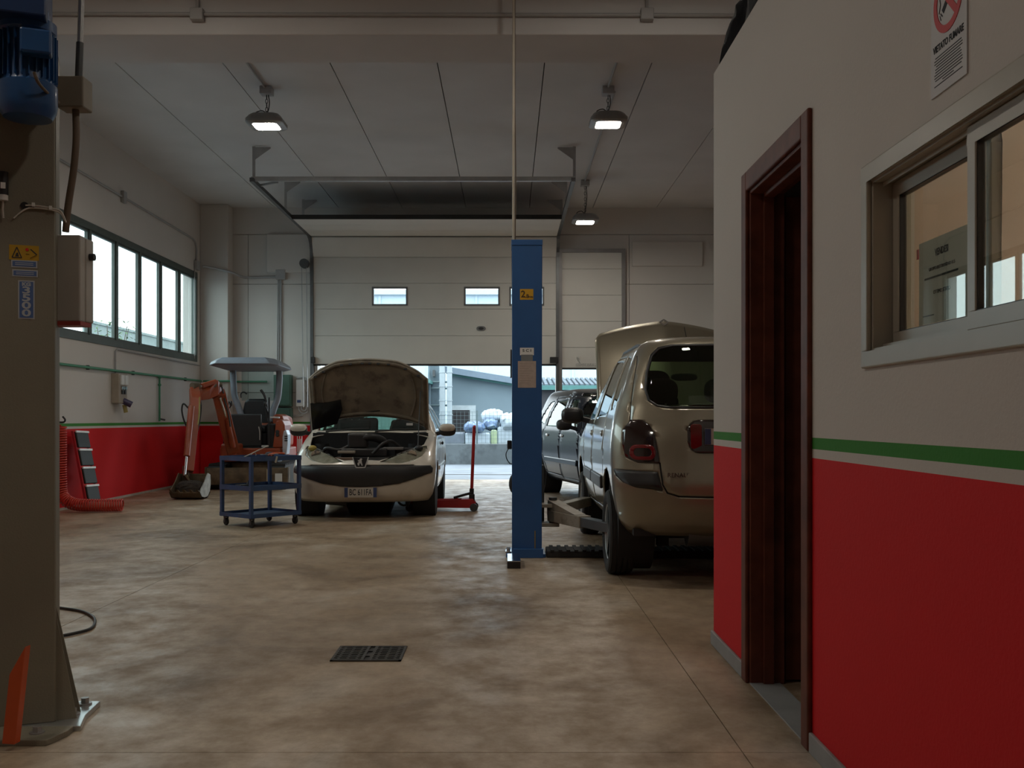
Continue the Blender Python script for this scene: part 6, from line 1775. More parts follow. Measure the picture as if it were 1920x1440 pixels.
# windscreen
ws = [(-0.68, 0.995), (0.68, 0.995), (0.645, 1.12), (0.56, 1.28), (0.47, 1.365), (-0.47, 1.365), (-0.56, 1.28), (-0.645, 1.12)]
f, _ = cut(bm, ws, 'front', lambda c, n: 0.9 < c.y < 2.3 and n.y < -0.1)
take(bm, f, 'windscreen', glass_mat('windscreen_glass', (0.72, 0.80, 0.76), 1.45), wc, off=-0.004, solid=0.004)
f, _ = cut(bm, [(-0.60, 0.98), (0.60, 0.98), (0.50, 1.33), (-0.50, 1.33)], 'front', lambda c, n: c.y > 3.0 and n.y > 0.1)
take(bm, f, 'rear_window', GL_CAR, wc, off=-0.004, solid=0.004)
for s in (-1, 1):
    sc = lambda c, n, s=s: c.x * s > 0.4
    f = panel(bm, [(1.18, 0.30), (2.34, 0.28), (2.36, 0.94), (2.30, 1.05), (2.12, 1.36), (1.84, 1.35), (1.26, 1.0), (1.12, 0.90)], 'side', sc)
    g_, rest = cut(bm, [(1.42, 0.985), (2.28, 0.985), (2.10, 1.31), (1.86, 1.31)], 'side', faces=f)
    dr = take(bm, [x for x in rest if x.is_valid], 'door', M_WHC, wc, inner=M_INT)
    take(bm, [x for x in g_ if x.is_valid], 'door_window', GL_CAR, dr, off=-0.003, solid=0.004)
    MB().ball((s * 0.83, 2.18, 0.82), (0.015, 0.075, 0.025), 12).build('door_handle', M_CARBLK, dr, smooth=60)
    f, _ = cut(bm, [(2.42, 1.0), (3.15, 1.03), (3.02, 1.27), (2.28, 1.31)], 'side', sc)
    take(bm, f, 'quarter_window', GL_CAR, wc, off=-0.003, solid=0.004)
    f, _ = cut(bm, [(1.22, 0.50), (2.32, 0.50), (2.32, 0.56), (1.22, 0.56)], 'side', sc)
    MB().box(s * 0.826 - 0.008, s * 0.826 + 0.012, 1.24, 2.86, 0.51, 0.56).build('side_moulding', M_CARBLK if s < 0 else M_WHC, wc, bev=0.006)
    wheel(wc, s * 0.715, 0.775, 0.292, 0.175, s, 0.18); wheel(wc, s * 0.715, 3.215, 0.292, 0.175, s, 0.18)
    for y in (0.775, 3.215):
        MB().lathe([(0.348, -0.25), (0.348, 0.01)], (s * 0.68 + (0.12 if s > 0 else 0.12), y, 0.31), 'x', 28).build('wheel_arch_liner', M_INT, wc, smooth=40)
    mr = mirror(wc, s * 0.925, 1.30, 1.0, s, M_CARBLK)
    MB().ball((s * 0.925, 1.275, 1.028), (0.10, 0.068, 0.052), 16, pw=0.75).build('mirror_cap', M_WHC, mr, smooth=60)
finish(bm, 'body', M_WHC, wc, M_INT)
MB().box(-0.70, 0.70, 0.45, 3.6, 0.185, 0.23).build('floor_pan', M_INT, wc)
# engine bay
MB().box(-0.70, 0.70, 1.0, 1.04, 0.22, 0.97).build('bulkhead', M_INT, wc)
eb = MB().box(-0.36, 0.34, 0.34, 0.86, 0.30, 0.70).build('engine_block', mat('oily_engine', (0.030, 0.028, 0.026), 0.5, 0.4, var=0.4, scale=12), wc, bev=0.03)
MB().box(-0.28, 0.26, 0.38, 0.80, 0.70, 0.80).build('cam_cover', M_CARBLK, eb, bev=0.02, bseg=3)
MB().tube(smooth_path([(-0.06, 0.46, 0.90), (0.04, 0.44, 0.93), (0.14, 0.52, 0.91), (0.20, 0.64, 0.86), (0.20, 0.76, 0.78)], 6), 0.048, 12).build('intake_hose', M_CARBLK, eb, smooth=50)
MB().box(-0.20, 0.02, 0.40, 0.66, 0.80, 0.98).build('air_filter_box', M_CARBLK, eb, bev=0.03, bseg=3)
MB().tube(smooth_path([(-0.50, 0.50, 0.70), (-0.45, 0.42, 0.80), (-0.30, 0.40, 0.78), (-0.18, 0.45, 0.83)], 6), 0.02, 10).build('coolant_hose', M_CARBLK, eb, smooth=50)
MB().tube(smooth_path([(0.10, 0.30, 0.74), (0.22, 0.34, 0.86), (0.30, 0.5, 0.88), (0.4, 0.6, 0.8)], 6), 0.018, 10).build('coolant_hose', M_CARBLK, eb, smooth=50)
MB().box(0.34, 0.60, 0.50, 0.72, 0.62, 0.80).build('battery', M_CARBLK, wc, bev=0.01)
MB().box(0.20, 0.44, 0.42, 0.56, 0.78, 0.81).build('fuse_cover', mat('grey_cover', (0.20, 0.19, 0.18), 0.45), wc, bev=0.008)
MB().box(-0.30, -0.10, 0.30, 0.36, 0.745, 0.775).build('radiator_cap_rail', mat('dull_alloy', (0.34, 0.30, 0.25), 0.45, 0.3), wc, bev=0.006)
MB().box(-0.34, -0.05, 0.20, 0.26, 0.665, 0.70).build('slam_bar', mat('rusty_bar', (0.22, 0.14, 0.10), 0.6), wc, bev=0.006)
MB().box(-0.48, 0.48, 0.20, 0.28, 0.30, 0.66).build('radiator', M_INT, wc, bev=0.005)
for s in (-1, 1):
    MB().cyl((s * 0.56, 0.80, 0.40), (s * 0.56, 0.83, 0.84), 0.09, 18).build('strut_tower', M_INT, wc, smooth=40)
    MB().ball((s * 0.62, 0.50, 0.80), (0.05, 0.05, 0.035), 12).build('filler_cap', mat('yellow_cap', (0.35, 0.27, 0.05), 0.5) if s < 0 else M_CARBLK, wc, smooth=50)
# grille emblem: dark shield with bright rim and rearing animal shape
em = MB().prism([(-0.085, 0.712), (0.085, 0.712), (0.07, 0.66), (0.05, 0.60), (-0.05, 0.60), (-0.07, 0.66)], 'y', 0.0, 0.05)
emo = em.build('emblem_shield', M_INT, wc, bev=0.006)
er = MB()
pp = [(-0.088, 0.715), (-0.072, 0.66), (-0.05, 0.598), (0.05, 0.598), (0.072, 0.66), (0.088, 0.715)]
for a, b in zip(pp[:-1], pp[1:]):
    er.bar((a[0], -0.002, a[1]), (b[0], -0.002, b[1]), 0.01, 0.012, up=(0, 0, 1) if abs(a[1] - b[1]) < .01 else (1, 0, 0))
er.build('emblem_rim', mat('satin_silver', (0.6, 0.6, 0.6), 0.4, 0.3), emo)
li = MB()
for poly in ([(-0.03, 0.622), (-0.015, 0.618), (-0.008, 0.650), (0.006, 0.636), (0.012, 0.618), (0.026, 0.620), (0.016, 0.655), (0.012, 0.680), (0.020, 0.690), (0.012, 0.702), (-0.004, 0.698), (-0.012, 0.682), (-0.03, 0.678), (-0.028, 0.668), (-0.014, 0.664), (-0.034, 0.648)],):
    li.prism(poly, 'y', -0.008, -0.001)
li.build('emblem_lion', mat('satin_silver', (0.6, 0.6, 0.6), 0.4, 0.3), emo)
# number plate
npz = 0.318
po = MB().box(-0.18, 0.18, 0.002, 0.014, npz - 0.055, npz + 0.055).build('number_plate', mat('plate_white', (0.50, 0.46, 0.40), 0.5, var=0.06), wc)
for x0 in (-0.18, 0.142):
    MB().box(x0, x0 + 0.038, 0.0005, 0.003, npz - 0.054, npz + 0.054).build('plate_band', mat('plate_blue', (0.035, 0.06, 0.16), 0.5), po)
text_part('lettering', 'BC 611FA', 0.098, M_INK, po, frame_matrix((0.0, 0.0012, npz), (1, 0, 0), (0, 0, 1)), 0.001, 'CENTER', 0.62, 0.001)
# things below the bumper
MB().tube(smooth_path([(0.42, 0.35, 0.26), (0.40, 0.33, 0.18), (0.46, 0.34, 0.145), (0.52, 0.36, 0.18), (0.50, 0.40, 0.25)], 6), 0.013, 8).build('tow_eye', M_INT, wc, smooth=50)
MB().ball((0.50, 0.36, 0.17), (0.028, 0.028, 0.04), 12).build('rubber_boot', M_INT, wc, smooth=50)
for s in (-1, 1):
    MB().tube([(s * 0.30, 0.75, 0.22), (s * 0.64, 0.775, 0.20)], 0.025, 8).build('wishbone', M_DKSTEEL, wc)
MB().tube([(-0.45, 0.42, 0.18), (-0.25, 0.48, 0.155), (-0.2, 2.9, 0.17)], 0.03, 10).build('exhaust_pipe', M_DKSTEEL, wc, smooth=50)
# cabin
MB().prism([(1.05, 0.80), (1.62, 0.80), (1.62, 0.98), (1.40, 1.0), (1.05, 0.975)], 'x', -0.68, 0.68).build('dashboard', M_INT, wc, bev=0.02)
seat(wc, -0.36, 2.15, 0.42); seat(wc, 0.36, 2.15, 0.42)
seat(wc, -0.36, 3.0, 0.45); seat(wc, 0.36, 3.0, 0.45)
MB().tube([(0.36 + 0.18 * math.cos(R(a)), 1.62 + 0.06 * math.sin(R(a)), 0.98 + 0.17 * math.sin(R(a))) for a in range(0, 360, 20)], 0.014, 8, closed=True).build('steering_wheel', M_CARBLK, wc, smooth=50)
MB().box(0.42, 0.50, 1.185, 1.19, 1.06, 1.09).build('windscreen_sticker', M_PAPER, wc)
for s, x0 in ((1, -0.55), (1, 0.05)):
    wp_ = MB().tube([(x0, 1.03, 0.985), (x0 + 0.30, 1.08, 1.015), (x0 + 0.52, 1.085, 1.02)], [0.010, 0.008, 0.006], 8).build('wiper', M_CARBLK, wc, smooth=50)
# open bonnet: shell with stiffening frame, hinged at the scuttle
bon = thing('bonnet', None, None, (0, 1.02, 0.975), parent=wc, rot=(R(0), 0, 0))
angb = R(66)
dirU = Vector((0, -math.cos(angb), math.sin(angb))); nrmB = Vector((0, math.sin(angb), math.cos(angb)))    # nrmB: painted outer side
def bpt(x, s, d):
    """x across, s up the bonnet from the hinge, d out of the painted side"""
    crown = 0.055 * (1 - (x / 0.72) ** 2) - 0.16 * max(0, s - 0.55) ** 2
    return Vector((x, 0, 0)) + dirU * s + nrmB * (crown + d)
nx, ns = 28, 22
def s_lo(x): return 0.02 + 0.17 * (1 - (x / 0.70) ** 2) ** 0.6 * (1 if abs(x) < 0.70 else 0)
def s_hi(x):
    a = abs(x)
    return 0.955 - 0.05 * (a / 0.5) ** 2 if a < 0.36 else 0.929 - 0.62 * (a - 0.36) ** 1.15 - 0.3 * max(0, a - 0.6)
def bonnet_patch(off, x_lim=0.715, inset=0.0):
    mb = MB(); vs = []
    for i in range(nx + 1):
        x = -x_lim + 2 * x_lim * i / nx
        lo, hi = s_lo(max(-0.7, min(0.7, x))) + inset, s_hi(x) - inset
        for k in range(ns + 1):
            vs.append(bpt(x, lo + (hi - lo) * k / ns, off))
    fs = [(i * (ns + 1) + k, (i + 1) * (ns + 1) + k, (i + 1) * (ns + 1) + k + 1, i * (ns + 1) + k + 1) for i in range(nx) for k in range(ns)]
    return mb.add(vs, fs)
o = bonnet_patch(0.0).build('bonnet_skin', [M_WHC], bon, smooth=60, solid=0.004)
o = bonnet_patch(-0.012, 0.70, 0.012).build('bonnet_lining', M_UNDER, bon, smooth=60, solid=0.004)
rim = []
for i in range(nx + 1):
    x = -0.67 + 1.34 * i / nx; rim.append(bpt(x, s_hi(x) - 0.05, -0.02))
MB().tube(rim, 0.022, 8).build('bonnet_rib', M_UNDER, bon, smooth=60)
rim = []
for i in range(nx + 1):
    x = -0.66 + 1.32 * i / nx; rim.append(bpt(x, s_lo(x) + 0.05, -0.02))
MB().tube(rim, 0.022, 8).build('bonnet_rib', M_UNDER, bon, smooth=60)
for s in (-1, 1):
    MB().tube([bpt(s * 0.655, 0.10 + 0.60 * k / 8, -0.02) for k in range(9)], 0.022, 8).build('bonnet_rib', M_UNDER, bon, smooth=60)
    MB().tube([bpt(s * (0.50 + 0.06 * math.sin(k / 10 * PI)), 0.22 + 0.55 * k / 10, -0.018) for k in range(11)], 0.014, 8).build('bonnet_rib', M_UNDER, bon, smooth=60)
for x in (-0.52, -0.30, -0.20, -0.06, 0.03, 0.13, 0.25, 0.45, 0.60, -0.62):
    c = bpt(x, s_hi(x) - 0.052, -0.043)
    MB().obox(c, (0.036, 0.012, 0.024), (-(PI / 2 - angb), 0, 0)).build('frame_hole', M_INT, bon)
MB().tube([bpt(-0.12 + 0.03 * k, 0.245 + 0.004 * k, -0.02) for k in range(9)], 0.006, 6).build('lining_seam', M_INT, bon)
fl_ = MB(); vs = []
for (x, s) in ((-0.70, 0.05), (-0.40, 0.12), (-0.33, 0.30), (-0.34, 0.43), (-0.50, 0.40), (-0.70, 0.40)):
    vs.append((x, s))
n_ = len(vs)
fl_.add([bpt(x, s, -0.025) for x, s in vs] + [bpt(x, s, -0.05) for x, s in vs], [tuple(range(n_)), tuple(range(2 * n_ - 1, n_ - 1, -1))] + [(i, (i + 1) % n_, n_ + (i + 1) % n_, n_ + i) for i in range(n_)])
fl_.build('liner_panel', mat('gloss_black_panel', (0.008, 0.008, 0.009), 0.18), bon, label='glossy black plastic panel')
MB().cyl((0.60, 0.62 - 1.02, 0.80 - 0.975), bpt(0.62, 0.55, -0.03), 0.006, 8).build('prop_rod', M_DKSTEEL, bon)

# ------------------------------------------------------------------ gold people carrier on the lift, seen from behind
M_GOLD = mat('gold_car_paint', (0.27, 0.24, 0.178), 0.36, 0.5, var=0.04, coat=0.8, dirt=(0.17, 0.14, 0.10), dirt_amt=0.25, dscale=3)
DZ = 0.10
gc_ = thing('gold_people_carrier', 'gold people carrier on the blue lift with raised bonnet, rear towards the room', 'car', (1.595, 6.68 + 4.17, 0), PI)
LS = [
    (0.24, 0.10, 4.02, 0.760, 0.45, 2.6, 0.36, 2.7), (0.34, 0.03, 4.12, 0.815, 0.45, 2.6, 0.40, 2.7), (0.46, 0.0, 4.165, 0.842, 0.45, 2.6, 0.42, 2.7),
    (0.58, 0.01, 4.17, 0.855, 0.48, 2.5, 0.42, 2.7), (0.68, 0.06, 4.15, 0.860, 0.52, 2.4, 0.42, 2.6), (0.76, 0.13, 4.13, 0.860, 0.55, 2.4, 0.42, 2.6),
    (0.84, 0.28, 4.115, 0.857, 0.58, 2.3, 0.42, 2.6), (0.92, 0.55, 4.10, 0.850, 0.58, 2.3, 0.42, 2.6), (0.99, 0.88, 4.08, 0.840, 0.52, 2.4, 0.42, 2.6),
    (1.04, 1.08, 4.06, 0.828, 0.48, 2.6, 0.42, 2.6), (1.12, 1.22, 4.03, 0.803, 0.45, 2.6, 0.42, 2.6), (1.24, 1.40, 3.985, 0.765, 0.42, 2.6, 0.40, 2.7),
    (1.38, 1.64, 3.92, 0.715, 0.40, 2.6, 0.38, 2.8), (1.50, 1.88, 3.855, 0.665, 0.40, 2.6, 0.36, 2.9), (1.57, 2.05, 3.80, 0.625, 0.38, 2.6, 0.33, 2.9),
    (1.615, 2.25, 3.74, 0.57, 0.36, 2.5, 0.30, 2.8), (1.64, 2.5, 3.62, 0.45, 0.3, 2.4, 0.26, 2.6), (1.65, 2.75, 3.45, 0.25, 0.2, 2.2, 0.2, 2.2)]
def mpv(parent, LV, DZ, paint, glass, nwheel_r, raise_open, rearlamps):
    bm = shell(LV, dense([(0.24, 0.70, 14), (0.70, 1.06, 20), (1.06, 1.55, 22), (1.55, 1.65, 10)]), dz=DZ)
    for s in (-1, 1):
        for y in (0.87, 3.45):
            f, _ = cut(bm, circle_poly(y, 0.34 + DZ * 0.7, 0.37), 'side', lambda c, n, s=s: c.x * s > 0.45)
            bmesh.ops.delete(bm, geom=f, context='FACES')
    return bm
bm = mpv(gc_, LS, DZ, M_GOLD, GL_CAR, 0.31, True, True)
rearc = lambda c, n: c.y > 3.3 and n.y > 0.06
def zz(poly, s=1): return [(s * a, b + DZ) for a, b in poly]
# rear lamps
M_SMOKE = mat('smoked_lamp', (0.022, 0.012, 0.011), 0.10, var=0.2, coat=0.5)
M_REDL = mat('red_lamp', (0.17, 0.007, 0.010), 0.12, coat=0.5)
for s in (-1, 1):
    lp_ = [(0.735, 1.035), (0.66, 1.035), (0.615, 1.0), (0.585, 0.93), (0.560, 0.745), (0.70, 0.745), (0.775, 0.78), (0.792, 0.87), (0.785, 0.97)]
    f, _ = cut(bm, zz(lp_, s), 'front', lambda c, n, s=s: rearc(c, n) and c.x * s > 0.3)
    rl_ = take(bm, f, 'rear_lamp', M_SMOKE, gc_, off=0.004, solid=0.02)
    # red light ring in the lower half, following the lens
    tmp = shell(LS, dense([(0.70, 0.95, 24)]), dz=DZ)
    rr_ = [(s * a, b) for a, b in rrect_pts(0.665, 0.815 + DZ, 0.165, 0.105, 0.045, 4)]
    f, _ = cut(tmp, rr_, 'front', lambda c, n, s=s: rearc(c, n) and c.x * s > 0.3)
    f1, ring_ = cut(tmp, [(s * a, b) for a, b in rrect_pts(0.665, 0.815 + DZ, 0.115, 0.058, 0.026, 4)], 'front', faces=f)
    take(tmp, [x for x in ring_ if x.is_valid], 'light_ring', M_REDL, rl_, off=0.007, solid=0.004)
    tmp.free()
    # black bumper insert
    f, _ = cut(bm, zz([(0.845, 0.695), (0.575, 0.682), (0.545, 0.562), (0.72, 0.580), (0.79, 0.605), (0.835, 0.65)], s), 'front', lambda c, n, s=s: rearc(c, n) and c.x * s > 0.3)
    take(bm, f, 'bumper_insert', M_CARBLK, gc_, off=0.006, solid=0.015)
# tailgate glass and seams
tg = [(0.46, 1.115), (0.56, 1.13), (0.615, 1.17), (0.635, 1.25), (0.615, 1.38), (0.575, 1.50), (0.52, 1.555), (0.42, 1.575)]
poly = tg + [(-a, b) for a, b in reversed(tg)]
f0, _ = cut(bm, zz(poly), 'front', rearc)
f1, ring_ = cut(bm, shrink(zz(poly), 0.014), 'front', faces=f0)
rw = take(bm, [x for x in f1 if x.is_valid], 'tailgate_glass', glass_mat('tailgate_glass_tint', (0.62, 0.70, 0.56), 1.5), gc_, off=-0.002, solid=0.004)
take(bm, [x for x in ring_ if x.is_valid], 'glass_seal', M_CARBLK, rw, off=0.002, solid=0.012)
def seam(pts, w=0.007, s=1, view='front', cond=rearc, nm='panel_seam'):
    for a, b in zip(pts[:-1], pts[1:]):
        a = Vector(a); b = Vector(b); t = (b - a).normalized(); n_ = Vector((-t.y, t.x)) * w / 2
        q = [a + n_ - t * w * .3, b + n_ + t * w * .3, b - n_ + t * w * .3, a - n_ - t * w * .3]
        if view == 'front': q = [(s * p.x, p.y + DZ) for p in q]
        else: q = [(p.x, p.y + DZ) for p in q]
        f, _ = cut(bm, q, view, cond if view == 'front' else (lambda c, n: c.x * s > 0.4))
        if f: take(bm, f, nm, M_INT, gc_, off=-0.006, solid=0.004)
for s in (-1, 1):
    cd = lambda c, n, s=s: rearc(c, n) and c.x * s > 0.02
    seam([(0.655, 1.50), (0.70, 1.30), (0.725, 1.15), (0.738, 1.037)], 0.007, s, cond=cd)
    seam([(0.558, 0.745), (0.545, 0.60), (0.515, 0.545), (0.44, 0.522), (0.04, 0.515)], 0.011, s, cond=cd)
seam([(-0.045, 0.515), (0.045, 0.515)], 0.011)
# plate recess
rp_ = rrect_pts(0, 0.925 + DZ, 0.74, 0.225, 0.08, 4)
f, _ = cut(bm, rp_, 'front', rearc)
pr_ = take(bm, f, 'plate_recess', M_SMOKE, gc_, off=0.003, solid=0.02)
def on_rear(x, z, d=0.0):
    """point on the tailgate skin at x, z (car axes)"""
    Z = [l[0] for l in LS]
    ur, w, Rr, nr = [pchip(Z, [l[k] for l in LS], z) for k in (2, 3, 6, 7)]
    sn = min(1, abs(x) / w) ** (nr / 2); cs = math.sqrt(max(0, 1 - sn * sn))
    return Vector((x, ur - Rr * (1 - cs ** (2 / nr)) + d, z + DZ))
for s in (-1, 1):
    c = on_rear(s * 0.315, 0.925, 0.004)
    MB().rrect(s * 0.315, c.z, 0.075, 0.17, 0.02, 'y', c.y - 0.004, c.y + 0.014).build('reflector', M_REDL, pr_, bev=0.004)
MB().box(-0.26, 0.26, on_rear(0, 0.9).y + 0.005, on_rear(0, 0.9).y + 0.014, 0.87 + DZ, 0.98 + DZ).build('number_plate', mat('plate_white', (0.50, 0.46, 0.40), 0.5), pr_)
for s in (-1, 1):
    MB().box(s * 0.24 - 0.021, s * 0.24 + 0.021, on_rear(0, 0.9).y + 0.014, on_rear(0, 0.9).y + 0.016, 0.872 + DZ, 0.978 + DZ).build('plate_band', mat('plate_blue', (0.035, 0.06, 0.16), 0.5), pr_)
# lettering on the tailgate: seen from behind, left of the car is +x in car axes
c = on_rear(0.425, 0.665, 0.004)
text_part('badge_lettering', 'RENAULT', 0.042, mat('dark_chrome', (0.10, 0.085, 0.07), 0.35, 0.6), gc_, frame_matrix((0.425, on_rear(0.33, 0.665).y - 0.004, c.z), (-1, -0.16, 0), (0, 0, 1)), 0.004, 'CENTER', 1.05)
# side glazing and doors
for s in (-1, 1):
    sc = lambda c, n, s=s: c.x * s > 0.35
    f = panel(bm, zz([(2.18, 0.32), (3.00, 0.34), (3.14, 0.60), (3.14, 1.02), (3.10, 1.35), (3.00, 1.53), (2.30, 1.56), (2.16, 1.53)]), 'side', sc)
    g_, rest = cut(bm, zz([(2.26, 1.055), (3.06, 1.085), (3.04, 1.32), (2.95, 1.50), (2.33, 1.525)]), 'side', faces=f)
    dr = take(bm, [x for x in rest if x.is_valid], 'door', M_GOLD, gc_, inner=M_INT)
    take(bm, [x for x in g_ if x.is_valid], 'door_window', GL_CAR, dr, off=-0.006, solid=0.004)
    MB().ball((s * 0.845, 2.98, 0.93 + DZ), (0.018, 0.08, 0.028), 12).build('door_handle', M_GOLD, dr, smooth=60)
    f = panel(bm, zz([(1.30, 0.30), (2.15, 0.31), (2.13, 1.53), (2.12, 1.56), (1.98, 1.53), (1.34, 1.03), (1.22, 0.9)]), 'side', sc)
    g_, rest = cut(bm, zz([(1.52, 1.035), (2.08, 1.05), (2.07, 1.515), (2.0, 1.50), (1.52, 1.12)]), 'side', faces=f)
    dr = take(bm, [x for x in rest if x.is_valid], 'door', M_GOLD, gc_, inner=M_INT)
    take(bm, [x for x in g_ if x.is_valid], 'door_window', GL_CAR, dr, off=-0.006, solid=0.004)
    MB().ball((s * 0.845, 2.02, 0.92 + DZ), (0.018, 0.08, 0.028), 12).build('door_handle', M_GOLD, dr, smooth=60)
    f, _ = cut(bm, zz([(3.165, 1.10), (3.44, 1.125), (3.54, 1.20), (3.52, 1.40), (3.42, 1.50), (3.07, 1.525), (3.14, 1.36)]), 'side', sc)
    take(bm, f, 'quarter_window', GL_CAR, gc_, off=-0.004, solid=0.004)
    for a, b2 in ((1.32, 2.13), (2.19, 3.05)):
        MB().box(s * 0.858 - 0.012, s * 0.858 + 0.012, a, b2, 0.50 + DZ, 0.60 + DZ).build('side_moulding', M_CARBLK, gc_, bev=0.01)
    wheel(gc_, s * 0.77, 0.87, 0.31, 0.19, s, 0.205, 7); wheel(gc_, s * 0.77, 3.45, 0.31, 0.19, s, 0.205, 7)
    for y in (0.87, 3.45):
        MB().lathe([(0.372, -0.26), (0.372, 0.0)], (s * 0.68 + 0.13, y, 0.34 + DZ * 0.7), 'x', 28).build('wheel_arch_liner', M_INT, gc_, smooth=40)
    mirror(gc_, s * 0.985, 1.52, 1.075 + DZ, s, M_CARBLK)
    MB().tube([(s * 0.585, 2.15, 1.585 + DZ), (s * 0.595, 2.35, 1.603 + DZ), (s * 0.595, 3.2, 1.608 + DZ), (s * 0.585, 3.40, 1.590 + DZ)], 0.012, 8).build('roof_rail', M_CARBLK, gc_, smooth=50)
# windscreen, bonnet opening
f, _ = cut(bm, zz([(-0.72, 1.06), (0.72, 1.06), (0.68, 1.25), (0.60, 1.45), (0.52, 1.56), (-0.52, 1.56), (-0.60, 1.45), (-0.68, 1.25)]), 'front', lambda c, n: c.y < 2.6 and n.y < -0.1)
take(bm, f, 'windscreen', glass_mat('windscreen_glass', (0.72, 0.80, 0.76), 1.45), gc_, off=-0.004, solid=0.004)
f, _ = cut(bm, [(-0.30, 0.12), (0.30, 0.12), (0.52, 0.30), (0.66, 0.55), (0.71, 1.0), (0.35, 1.08), (-0.35, 1.08), (-0.71, 1.0), (-0.66, 0.55), (-0.52, 0.30)], 'top', lambda c, n: 0.72 + DZ < c.z < 1.06 + DZ and c.y < 1.15 and n.z > 0.12)
bmesh.ops.delete(bm, geom=f, context='FACES')
finish(bm, 'body', M_GOLD, gc_, M_INT)
MB().box(-0.72, 0.72, 0.5, 3.95, 0.235 + DZ, 0.28 + DZ).build('floor_pan', M_INT, gc_)
MB().box(-0.70, 0.70, 1.08, 1.12, 0.25 + DZ, 1.03 + DZ).build('bulkhead', M_INT, gc_)
MB().box(-0.40, 0.40, 0.35, 0.95, 0.32 + DZ, 0.82 + DZ).build('engine_block', MATS['oily_engine'], gc_, bev=0.03)
MB().cyl((-0.60, 3.45, 0.30), (0.60, 3.45, 0.30), 0.04, 12).build('rear_axle', M_DKSTEEL, gc_, smooth=40)
MB().cyl((-0.35, 3.92, 0.26 + DZ), (0.35, 3.92, 0.26 + DZ), 0.10, 16).build('silencer', M_DKSTEEL, gc_, smooth=40)
MB().box(0.06, 0.13, 3.86, 3.98, 0.17 + DZ, 0.28 + DZ).build('tow_hook', M_INT, gc_)
MB().box(0.42, 0.50, 3.5, 3.6, 0.12 + DZ, 0.30 + DZ).build('shock_absorber', M_INT, gc_)
MB().prism([(1.10, 0.86 + DZ), (1.70, 0.86 + DZ), (1.68, 1.03 + DZ), (1.45, 1.06 + DZ), (1.10, 1.04 + DZ)], 'x', -0.74, 0.74).build('dashboard', M_INT, gc_, bev=0.02)
seat(gc_, -0.38, 2.28, 0.50 + DZ); seat(gc_, 0.38, 2.28, 0.50 + DZ, hb=0.62)
for x in (-0.47, 0.0, 0.47):
    seat(gc_, x, 3.22, 0.50 + DZ, w=0.43, hb=0.52)
MB().ball((0.0, 1.86, 1.42 + DZ), (0.12, 0.02, 0.035), 14, pw=0.7).build('rear_view_mirror', M_INT, gc_, smooth=50)
MB().tube([(0.05, 2.35, 1.645 + DZ), (0.13, 2.60, 1.80 + DZ)], 0.003, 6).build('aerial', M_BLACK, gc_)
MB().tube(smooth_path([(0.5, 3.80, 1.13 + DZ), (0.25, 3.92, 1.14 + DZ), (-0.2, 3.95, 1.14 + DZ)], 4), 0.01, 8).build('wiper_arm', M_CARBLK, gc_, smooth=50)
MB().cyl((0, on_rear(0, 1.59).y - 0.05, 1.60 + DZ), (0, on_rear(0, 1.59).y + 0.02, 1.60 + DZ), 0.015, 10).build('washer_jet', M_BLACK, gc_)
# raised bonnet: paint side faces the room
bon2 = thing('bonnet', None, None, (0, 1.0, 1.02 + DZ), parent=gc_)
angs = R(71)
dU = Vector((0, -math.cos(angs), math.sin(angs))); nB = Vector((0, math.sin(angs), math.cos(angs)))
def b2(x, s, d):
    crown = 0.05 * (1 - (x / 0.72) ** 2) - 0.20 * max(0, s - 0.62) ** 1.7 + 0.02 * math.exp(-(x / 0.16) ** 2) * s
    return Vector((x, 0, 0)) + dU * s + nB * (crown + d)
def top_s(x):
    return 1.07 - 0.135 * (abs(x) / 0.70) ** 1.7 - 0.05 * max(0, (abs(x) - 0.66) / 0.04)
def patch2(off, xl, ins=0.0):
    mb = MB(); vs = []
    for i in range(31):
        x = -xl + 2 * xl * i / 30; lo = 0.02 + ins; hi = top_s(x) - ins
        for k in range(21): vs.append(b2(x, lo + (hi - lo) * k / 20, off))
    return mb.add(vs, [(i * 21 + k, i * 21 + 21 + k, i * 21 + 22 + k, i * 21 + k + 1) for i in range(30) for k in range(20)])
patch2(0, 0.70).build('bonnet_skin', M_GOLD, bon2, smooth=60, solid=0.02)
patch2(-0.024, 0.67, 0.03).build('bonnet_lining', M_INT, bon2, smooth=60, solid=0.006)
c = b2(0, 1.05, 0.012)
lg = MB()
for a, b in (((0, 0.045), (0.032, 0)), ((0.032, 0), (0, -0.045)), ((0, -0.045), (-0.032, 0)), ((-0.032, 0), (0, 0.045))):
    pa = c + Vector((a[0] * 1.3, 0, 0)) + dU * a[1] * 0.7; pb = c + Vector((b[0] * 1.3, 0, 0)) + dU * b[1] * 0.7
    lg.bar(pa, pb, 0.014, 0.012, up=nB)
lg.build('badge_diamond', M_CHROME, bon2)
MB().tube([(0.55, 0.62 - 1.0, 0.92 - 1.02), b2(0.55, 0.6, -0.05)], 0.006, 6).build('prop_rod', M_DKSTEEL, bon2)

